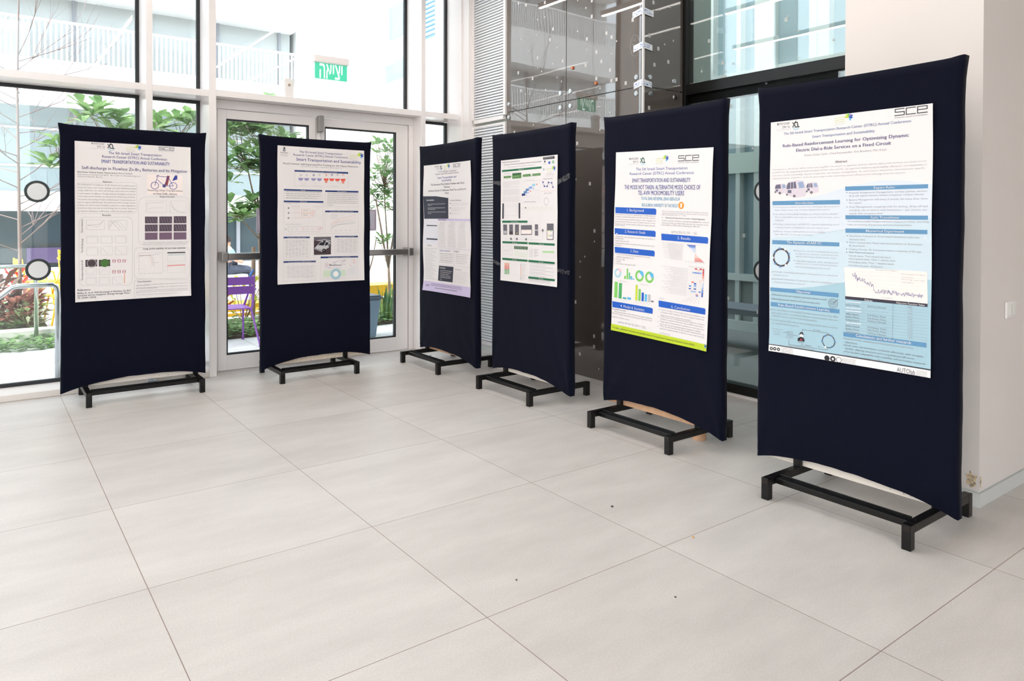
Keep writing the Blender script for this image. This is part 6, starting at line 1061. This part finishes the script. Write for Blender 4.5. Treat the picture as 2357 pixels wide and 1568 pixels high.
# planting beds
SOIL = mat('dark soil', (84, 74, 62), rough=1, var=.3, vscale=12)
KERB = mat('white concrete kerb', (222, 220, 216), rough=.8, var=.04, vscale=8)
g = MB(); g.box(2.2, 2.82, -.012, 7.2, 3.88, .02); struct('planting_bed_soil', g, SOIL)
g = MB(); g.box(-3, 4.18, -.012, 1.05, 6.2, .08); struct('planting_bed_soil_left', g, SOIL)
g = MB(); g.box(-3, 3.95, -.014, 1.75, 4.15, .115); tag(g.build('kerb', KERB, bevel=.01), 'white concrete kerb of the left planting bed, below the red plants', 'kerb')
g = MB(); g.box(2.2, 3.9, -.014, 7.2, 4.1, .07); tag(g.build('kerb', KERB, bevel=.01), 'white concrete kerb under the yellow bench', 'kerb')
def ground_cover(label, x0, x1, y0, y1, z, n, seed, Lf=.07, hz=.12):
    rnd = random.Random(seed); g = MB()
    for k in range(n):
        p = Vector((rnd.uniform(x0, x1), rnd.uniform(y0, y1), z + rnd.random() ** 1.5 * hz)); a = rnd.uniform(0, 6.28); d = Vector((math.cos(a), math.sin(a), rnd.uniform(-.2, .5)))
        leafmesh(g, p, d, Vector((0, 0, 1)), Lf * rnd.uniform(.6, 1.2), Lf * .9 * rnd.uniform(.6, 1.1), rnd)
    tag(g.build('ground_cover', IVY, fixn=False), label, 'ivy', kind='stuff')
ground_cover('low green leafy ground cover behind the glass doors', 2.2, 5.6, 2.8, 3.85, .02, 2600, 1)
ground_cover('green ivy creeping over the paving in front of the left kerb', -.6, 1.7, 3.3, 3.98, -.01, 900, 2, .09, .08)
ground_cover('green undergrowth in the left planting bed', -1.4, .98, 4.2, 6.0, .08, 1300, 3, .12, .22)
# red leaved plants
RED = leafmat('red croton leaf', (130, 84, 78), (184, 126, 114)); RED2 = leafmat('bright red leaf', (206, 48, 40), (226, 92, 66)); DKR = leafmat('dark purple leaf', (88, 64, 62), (120, 96, 84))
def bush(label, c, n, L, m, seed, hgt, spread=.18, w=.42, name='red_leaved_plant', cat='plant'):
    rnd = random.Random(seed); t = thing(name, label, cat, c); g = MB(); st = MB()
    for k in range(n):
        a = rnd.uniform(0, 6.28); r = rnd.random() ** .5 * spread; h = hgt * rnd.uniform(.15, 1); p = Vector((math.cos(a) * r, math.sin(a) * r, h)); el = rnd.uniform(.1, 1.1)
        d = Vector((math.cos(a) * math.cos(el), math.sin(a) * math.cos(el), math.sin(el)))
        leafmesh(g, p, d, Vector((0, 0, 1)) if abs(d.z) < .95 else Vector((1, 0, 0)), L * rnd.uniform(.7, 1.2), L * w * rnd.uniform(.8, 1.2), rnd, .5)
        if k % 4 == 0: st.tube([(0, 0, 0), p * .6, p], .005, 5)
    st.build('stem', BARK, t); g.build('leaves', m, t, fixn=False)
bush('large dusky red leaved plant above the left kerb', (.76, 4.55, .08), 120, .18, RED, 1, .36, .2, .36)
bush('bright red topped plant behind the handrail, far left', (.82, 6.0, .08), 60, .12, RED2, 2, .62, .1, .5)
bush('dark purple leaved plant beside the red one, cut by the left edge of the photo', (.50, 4.7, .08), 40, .26, DKR, 3, .5, .2)
bush('variegated green plant between the red plants and yellow chairs', (.93, 5.1, .08), 60, .16, leafmat('yellow green leaf', (170, 190, 90), (214, 214, 150)), 4, .45, .16, name='leafy_plant')
bush('orange brown leaved plant behind the purple chair', (2.62, 3.6, .02), 50, .16, leafmat('orange brown leaf', (180, 96, 56), (206, 140, 90)), 5, .42, .25)
bush('yellow flowering plant behind the purple chair', (3.1, 3.72, .02), 50, .13, leafmat('yellow petal', (230, 196, 60), (200, 214, 90)), 6, .55, .3, name='leafy_plant')
bush('strappy dark green plant under the purple chair seat', (2.42, 3.0, .02), 18, .34, leafmat('strappy leaf', (96, 120, 92), (120, 150, 100)), 7, .12, .08, .2, name='leafy_plant')
bush('pale green and white speckled plant under the red leaves, above the left kerb', (.86, 4.36, .08), 60, .10, leafmat('white green leaf', (150, 170, 120), (224, 226, 206)), 11, .24, .16, name='leafy_plant')
# snake plant
rnd = random.Random(4); t = thing('snake_plant', 'upright snake plant in the bed behind the right door leaf', 'plant', (4.74, 3.02, 0)); g = MB()
for k in range(13):
    a = rnd.uniform(0, 6.28); r = rnd.uniform(.01, .10); b0 = Vector((math.cos(a) * r, math.sin(a) * r, 0)); H = rnd.uniform(.28, .52); ln = Vector((math.cos(a), math.sin(a), 0)) * rnd.uniform(.02, .09); s = Vector((-math.sin(a), math.cos(a), 0))
    vs = []
    for i in range(6):
        q = i / 5; w_ = .028 * (1 - q ** 3) + .001; c0 = b0 + ln * q ** 1.5 + Vector((0, 0, H * q)); vs += [c0 - s * w_, c0 + Vector((math.cos(a), math.sin(a), 0)) * .008, c0 + s * w_]
    g.m = 0; g.add(vs, [(i * 3 + j, i * 3 + j + 1, i * 3 + j + 4, i * 3 + j + 3) for i in range(5) for j in range(2)])
g.build('leaves', leafmat('snake plant leaf', (84, 120, 84), (150, 176, 96), .1), t, fixn=False)
# handrails
def rail(label, pts, posts, r=.021):
    t = thing('handrail', label, 'handrail', (posts[0][0], posts[0][1], 0)); o = Vector((posts[0][0], posts[0][1], 0))
    g = MB(); g.tube([Vector(q) - o for q in pts], r, 14); g.build('rail', CHROME, t, smooth=True)
    for q in posts[1:] if len(posts) > 1 else []:
        g = MB(); g.tube([Vector((q[0], q[1], -.014)) - o, Vector((q[0], q[1], q[2])) - o], r * .95, 14); g.build('post', CHROME, t, smooth=True)
rail('nearer stainless steel handrail outside the left window', [(.93, 1.45, -.014), (.93, 1.45, .745), (.922, 1.45, .785), (.895, 1.45, .808), (.66, 1.45, .808), (.62, 1.45, .80), (.44, 1.45, .65), (.2, 1.45, .45)], [(.93, 1.45, 0)])
rail('farther stainless steel handrail, partly behind the lower round sticker', [(-1.2, 3.9, .83), (.84, 3.9, .83), (.885, 3.9, .815), (.91, 3.9, .77), (.912, 3.9, -.014)], [(.912, 3.9, 0), (-1.1, 3.9, .83)])

# metal chairs
def metal_chair(label, loc, rz, m, group):
    t = thing('garden_chair', label, 'chair', loc, rz, group)      # faces +y, origin on the ground under the seat centre
    w, dp, sh = .235, .21, .40
    g = MB()
    for k in range(6): y = -dp + .02 + k * .07; g.box(-w, y, sh - .008, w, y + .058, sh + .004)
    g.build('seat', m, t, bevel=.002)
    g = MB()
    for k, z in enumerate((.565, .665)): g.box(-w - .005, -dp - .075 - k * .022, z, w + .005, -dp - .063 - k * .022, z + .085)
    g.build('backrest', m, t, bevel=.002)
    for s in (-1, 1):
        g = MB(); g.tube([(s * w, dp, sh - .02), (s * w, -dp + .04, sh - .02), (s * w, -dp - .02, sh + .02), (s * w, -dp - .05, sh + .1), (s * w, -dp - .085, sh + .36)], .012, 8); g.build('side_frame', m, t, smooth=True)
        g = MB(); g.tube([(s * w, dp - .03, sh - .02), (s * (w + .01), dp + .03, .0)], .011, 8); g.cyl((s * (w + .01), dp + .03, 0), (0, 0, 1), .018, .006, 12); g.build('leg', m, t)
        g = MB(); g.tube([(s * w, -dp + .03, sh - .02), (s * (w + .01), -dp - .01, sh - .1), (s * (w + .055), -dp - .12, .0)], .011, 8); g.cyl((s * (w + .055), -dp - .12, 0), (0, 0, 1), .018, .006, 12); g.build('leg', m, t)
        g = MB(); g.tube([(s * w, -dp - .065, sh + .22), (s * (w + .05), -dp + .05, sh + .2), (s * (w + .055), .0, sh + .2), (s * (w + .04), .1, sh + .15), (s * w, .14, sh)], .012, 8); g.build('armrest', m, t, smooth=True)
    return t
PURP = mat('purple painted metal', (140, 84, 176), rough=.4); YEL = mat('yellow painted metal', (236, 184, 50), rough=.4)
metal_chair('purple metal garden chair standing outside the left door leaf', (2.555, 2.52, -.013), R_(-3), PURP, 'slatted metal garden chairs')
yc = metal_chair('yellow metal garden chair with its seat showing, between the nearer handrail and the left board', (1.32, 5.0, -.013), R_(96), YEL, 'slatted metal garden chairs')
for lb, lc, rz in (('nearest yellow metal garden chair, seen side-on beside the left board', (1.36, 4.42, -.013), 74), ('yellow metal garden chair behind the lower round sticker', (1.16, 7.4, -.013), -80), ('distant yellow metal garden chair across the courtyard, far left', (1.9, 10.2, -.013), 190)):
    c2 = copy_tree(yc); c2.location = lc; c2.rotation_euler.z = R_(rz); c2['label'] = lb
# yellow benches behind the bed
for bx, H_, L_, lb in ((3.35, .235, .75, 'low yellow slatted bench seen through the left door leaf behind the purple chair'), (5.35, .38, .85, 'yellow slatted bench seen through the right door leaf behind the forked tree')):
    t = thing('yellow_bench', lb, 'bench', (bx, 4.3, -.013)); hb = (H_ - .07) / 2
    for z in (.045, .055 + hb):
        g = MB(); g.box(-L_, -.16, z, L_, -.12, z + hb - .012); g.build('front_board', YEL, t, bevel=.004)
    for x in (-L_ + .12, L_ - .12):
        g = MB(); g.box(x - .04, -.12, 0, x + .04, .3, H_ - .03); g.build('leg', YEL, t)
    for k in range(4):
        g = MB(); g.box(-L_, -.16 + k * .12, H_ - .03, L_, -.05 + k * .12, H_); g.build('seat_slat', YEL, t, bevel=.003)
# bin
t = thing('wheeled_bin', 'blue grey plastic bin outside the right door leaf', 'bin', (3.97, 2.12, -.014)); BIN = mat('blue grey plastic', (112, 132, 150), rough=.5)
g = MB(); g.add([(-.13, -.13, 0), (.13, -.13, 0), (.13, .13, 0), (-.13, .13, 0), (-.17, -.17, .44), (.17, -.17, .44), (.17, .17, .44), (-.17, .17, .44)], [(0, 1, 2, 3), (4, 5, 6, 7), (0, 1, 5, 4), (1, 2, 6, 5), (2, 3, 7, 6), (3, 0, 4, 7)]); g.build('body', BIN, t, bevel=.012)
g = MB(); g.box(-.185, -.185, .44, .185, .185, .475); g.box(-.175, -.175, .475, .175, .175, .49); g.build('lid', mat('dark bin lid', (80, 92, 104), rough=.5), t, bevel=.01)
# stakes
WST = mat('weathered timber', (186, 160, 132), rough=.9, var=.12, vscale=12)
g = MB(); g.tube([(0, 0, -.0), (0, 0, 1.22)], .022, 10); tag(g.build('timber_stake', WST, loc=(3.33, 3.42, .0)), 'round timber stake beside the tree behind the left door', 'stake')
g = MB(); g.tube([(0, 0, -.0), (0.01, 0, 1.0)], .026, 10); tag(g.build('timber_stake', mat('dark timber', (150, 128, 112), rough=.9), loc=(3.15, 3.5, .0)), 'darker timber stake with a blue tie, behind the left door', 'stake')
g = MB(); g.tube([(3.15, 3.47, .72), (3.11, 3.46, .66), (3.10, 3.46, .55)], [.012, .015, .004], 8); tag(g.build('blue_tie', mat('blue strap', (60, 110, 190), rough=.6)), 'blue strap tied to the dark timber stake', 'strap')
# person sitting far across the yard
def skinned(name, verts, edges, radii, m, parent, root=0):
    me = bpy.data.meshes.new(name); me.from_pydata(verts, edges, []); o = bpy.data.objects.new(name, me); COL.objects.link(o); o.parent = parent; me.materials.append(m)
    sk = o.modifiers.new('skin', 'SKIN'); 
    for i, r in enumerate(radii): me.skin_vertices[0].data[i].radius = (r, r)
    me.skin_vertices[0].data[root].use_root = True; s = o.modifiers.new('sub', 'SUBSURF'); s.levels = 1; s.render_levels = 1; return o
t = thing('person', 'person in a pale blue top seated far across the courtyard', 'person', (4.02, 8.0, -.013), R_(-80))
SKIN = mat('skin', (206, 160, 136), rough=.6); SHIRT = mat('pale blue shirt', (140, 166, 190), rough=.8); TROU = mat('dark trousers', (70, 76, 92), rough=.8); HAIR = mat('dark hair', (60, 50, 48), rough=.7)
bv = [(0, 0, .44), (0, 0, .62), (0, .01, .80), (0, .02, .86), (0, .04, .96), (.17, .01, .78), (.2, .1, .6), (.12, .28, .56), (-.17, .01, .78), (-.2, .1, .6), (-.12, .28, .56), (.1, .05, .43), (.11, .42, .43), (.11, .44, .07), (.11, .52, .03), (-.1, .05, .43), (-.11, .42, .43), (-.11, .44, .07), (-.11, .52, .03)]
be = [(0, 1), (1, 2), (2, 3), (3, 4), (2, 5), (5, 6), (6, 7), (2, 8), (8, 9), (9, 10), (0, 11), (11, 12), (12, 13), (13, 14), (0, 15), (15, 16), (16, 17), (17, 18)]
skinned('body', bv, be, [.13, .12, .11, .05, .09, .05, .04, .03, .05, .04, .03, .08, .06, .045, .035, .08, .06, .045, .035], SKIN, t)
skinned('shirt', [bv[0], bv[1], bv[2], bv[5], bv[6], bv[8], bv[9]], [(0, 1), (1, 2), (2, 3), (3, 4), (2, 5), (5, 6)], [.145, .135, .125, .065, .052, .065, .052], SHIRT, t)
skinned('trousers', [bv[0], bv[11], bv[12], bv[13], bv[15], bv[16], bv[17]], [(0, 1), (1, 2), (2, 3), (0, 4), (4, 5), (5, 6)], [.14, .092, .072, .055, .092, .072, .055], TROU, t)
g = MB(); 
for k in range(5): g.cyl((0, .02 - k * .002, .95 + k * .022), (0, 0, 1), .1 - k * .012 - (.01 if k == 0 else 0), .024, 16, .1 - (k + 1) * .013)
g.build('hair', HAIR, t, smooth=True)
g = MB(); g.box(3.7, 7.75, -.013, 4.35, 8.2, .33); tag(g.build('stone_seat', KERB, bevel=.01), 'pale stone block the distant person sits on', 'seat')
# building across the yard
FAC = mat('white facade render', (236, 236, 236), rough=.9); FGL = mat('pale teal facade glass', (180, 184, 184), rough=.15); DGL = mat('dark shopfront glass', (70, 82, 88), rough=.08); FPO = mat('grey facade post', (150, 152, 160), rough=.6)
def facade(label, loc, rz, L, sh):
    t = thing('building', label, 'building', loc, rz)
    def part(n, m, boxes):
        g = MB()
        for q in boxes: g.box(*q)
        return g.build(n, m, t)
    part('wall', FAC, [(0, .9, 0, L, 4.5, 14)])
    for z0, z1 in ((1.5, 1.9), (3.75, 4.62), (6.1, 7.2), (8.9, 9.9), (11.6, 12.6)): part('floor_slab', FAC, [(0, -.1, z0, L, .9, z1)])
    for z0, z1 in ((1.9, 3.75), (4.62, 6.1), (7.2, 8.9), (9.9, 11.6)):
        w = part('window_band', FGL if z0 > 4 else mat('teal storey glass', (146, 158, 162), rough=.12), [(0.02, .75, z0, L - .02, .9, z1)])
        g = MB(); x = .6
        while x < L: g.box(x - .03, .7, z0, x + .03, .76, z1); x += 1.5
        o = g.build('window_post', FPO, t)
        if z0 < 4:
            for zz in (2.45, 3.25): g = MB(); g.box(0.02, .71, zz, L - .02, .75, zz + .04); g.build('window_rail', FAC, t)
        if z0 > 4:
            g = MB(); x = .05
            while x < L: g.box(x, -.06, z0, x + .035, -.02, z0 + .78); x += .095
            g.box(0, -.07, z0 + .78, L, -.01, z0 + .83); g.build('balcony_railing', FAC, t)
    part('shopfront', DGL, [(0.02, .5, .32, L - .02, .9, 1.5)]); part('plinth', mat('grey plinth', (168, 172, 176), rough=.8), [(0, .3, 0, L, .9, .32)])
    g = MB(); x = .9
    while x < L: g.box(x - .04, .44, .32, x + .04, .5, 1.5); x += 1.7
    g.build('shopfront_post', FPO, t)
    return t
facade('long white building across the courtyard with balconies and slatted railings', (-9, 12, -.014), 0, 15.9, 0)
g = MB(); g.box(1.2, 12.3, .4, 2.6, 12.44, .72); tag(g.build('purple_banner', mat('purple banner', (84, 70, 104), rough=.7)), 'purple strip on the dark shopfront behind the bare tree', 'banner')
t = thing('building', 'plain white building part joining the two courtyard wings', 'building', (7, 12.6, -.014))
g = MB(); g.box(0, 0, 0, 5, 3, 14); g.build('wall', FAC, t)
for z in (3.3, 5.1): g = MB(); g.box(.4, -.03, z, 1.6, 0, z + .35); g.build('window_pane', FGL, t)
t = thing('building', 'white courtyard wing on the right with blue louvred windows', 'building', (9.2, 4.5, -.014))
g = MB(); g.box(0, 0, 0, 4, 7.6, 14); g.build('wall', FAC, t)
BLV = mat('blue grey window', (120, 160, 184), rough=.2)
for y0, y1, z0, z1 in ((5.6, 7.2, 6.1, 6.95), (4.5, 5.4, 5.75, 9.5), (5.5, 7.4, 5.0, 5.5), (4.4, 5.5, .2, 3.3), (5.9, 7.3, .3, 3.4), (1.5, 4.0, 5.75, 9.5), (1.5, 4, .3, 3.3)):
    g = MB(); g.box(-.02, y0, z0, .05, y1, z1); w = g.build('window_pane', BLV if z0 > 4 else FGL, t)
    g = MB(); z = z0 + .06
    if z1 - z0 > 2 and z0 > 4:
        while z < z1: g.box(-.09, y0, z, -.02, y1, z + .035); z += .11
        g.build('louvre_blades', mat('pale louvre blade', (196, 214, 224), rough=.5), w)
g = MB(); g.box(5.33, 2.25, -.015, 5.52, 2.6, 6.4); tag(g.build('grey_pillar', mat('blue grey panel', (150, 162, 176), rough=.4)), 'blue grey pillar outside the narrow window by the corner', 'pillar')
# side terrace behind the black framed window, its wing added in place of reflections
TWH = mat('pale terrace post', (206, 212, 210), rough=.6); TGL = mat('teal terrace glazing', (140, 160, 168), rough=.15); TPL = mat('pale green panel', (204, 214, 208), rough=.7)
t = thing('terrace_facade', 'added glazed wing of pale posts behind the black framed side window, in place of reflections', 'building', (8.0, 0, -.014))
g = MB(); g.box(.06, -3.4, 0, .1, 3.2, 7); g.build('glazing', TGL, t)
for y, hw_ in ((-3.3, .06), (-2.3, .06), (-1.2, .12), (-.5, .13), (-.14, .03), (.28, .04), (1.3, .06), (2.3, .06)):
    g = MB(); g.box(-.04, y - hw_, 0, .06, y + hw_, 7); g.build('post', TWH, t)
for z0, z1, m_ in ((0, .12, TWH), (.62, .70, TWH), (1.95, 2.2, TPL), (3.05, 3.2, TWH), (4.5, 4.8, TPL)):
    g = MB(); g.box(-.05, -3.4, z0, .055, 3.2, z1); g.build('transom', m_, t)
g = MB(); g.box(.0, -3.4, .12, .06, 3.2, .62); g.build('lower_panel', mat('grey terrace panel', (140, 146, 144), rough=.7), t)
t = thing('bench', 'grey bench on the side terrace', 'bench', (6.9, -1.1, -.014))
g = MB(); g.box(-.25, -.9, .4, .25, .9, .46); g.build('seat', FPO, t, bevel=.005)
for y in (-.7, .7): g = MB(); g.box(-.2, y - .04, 0, .2, y + .04, .4); g.build('leg', FPO, t)
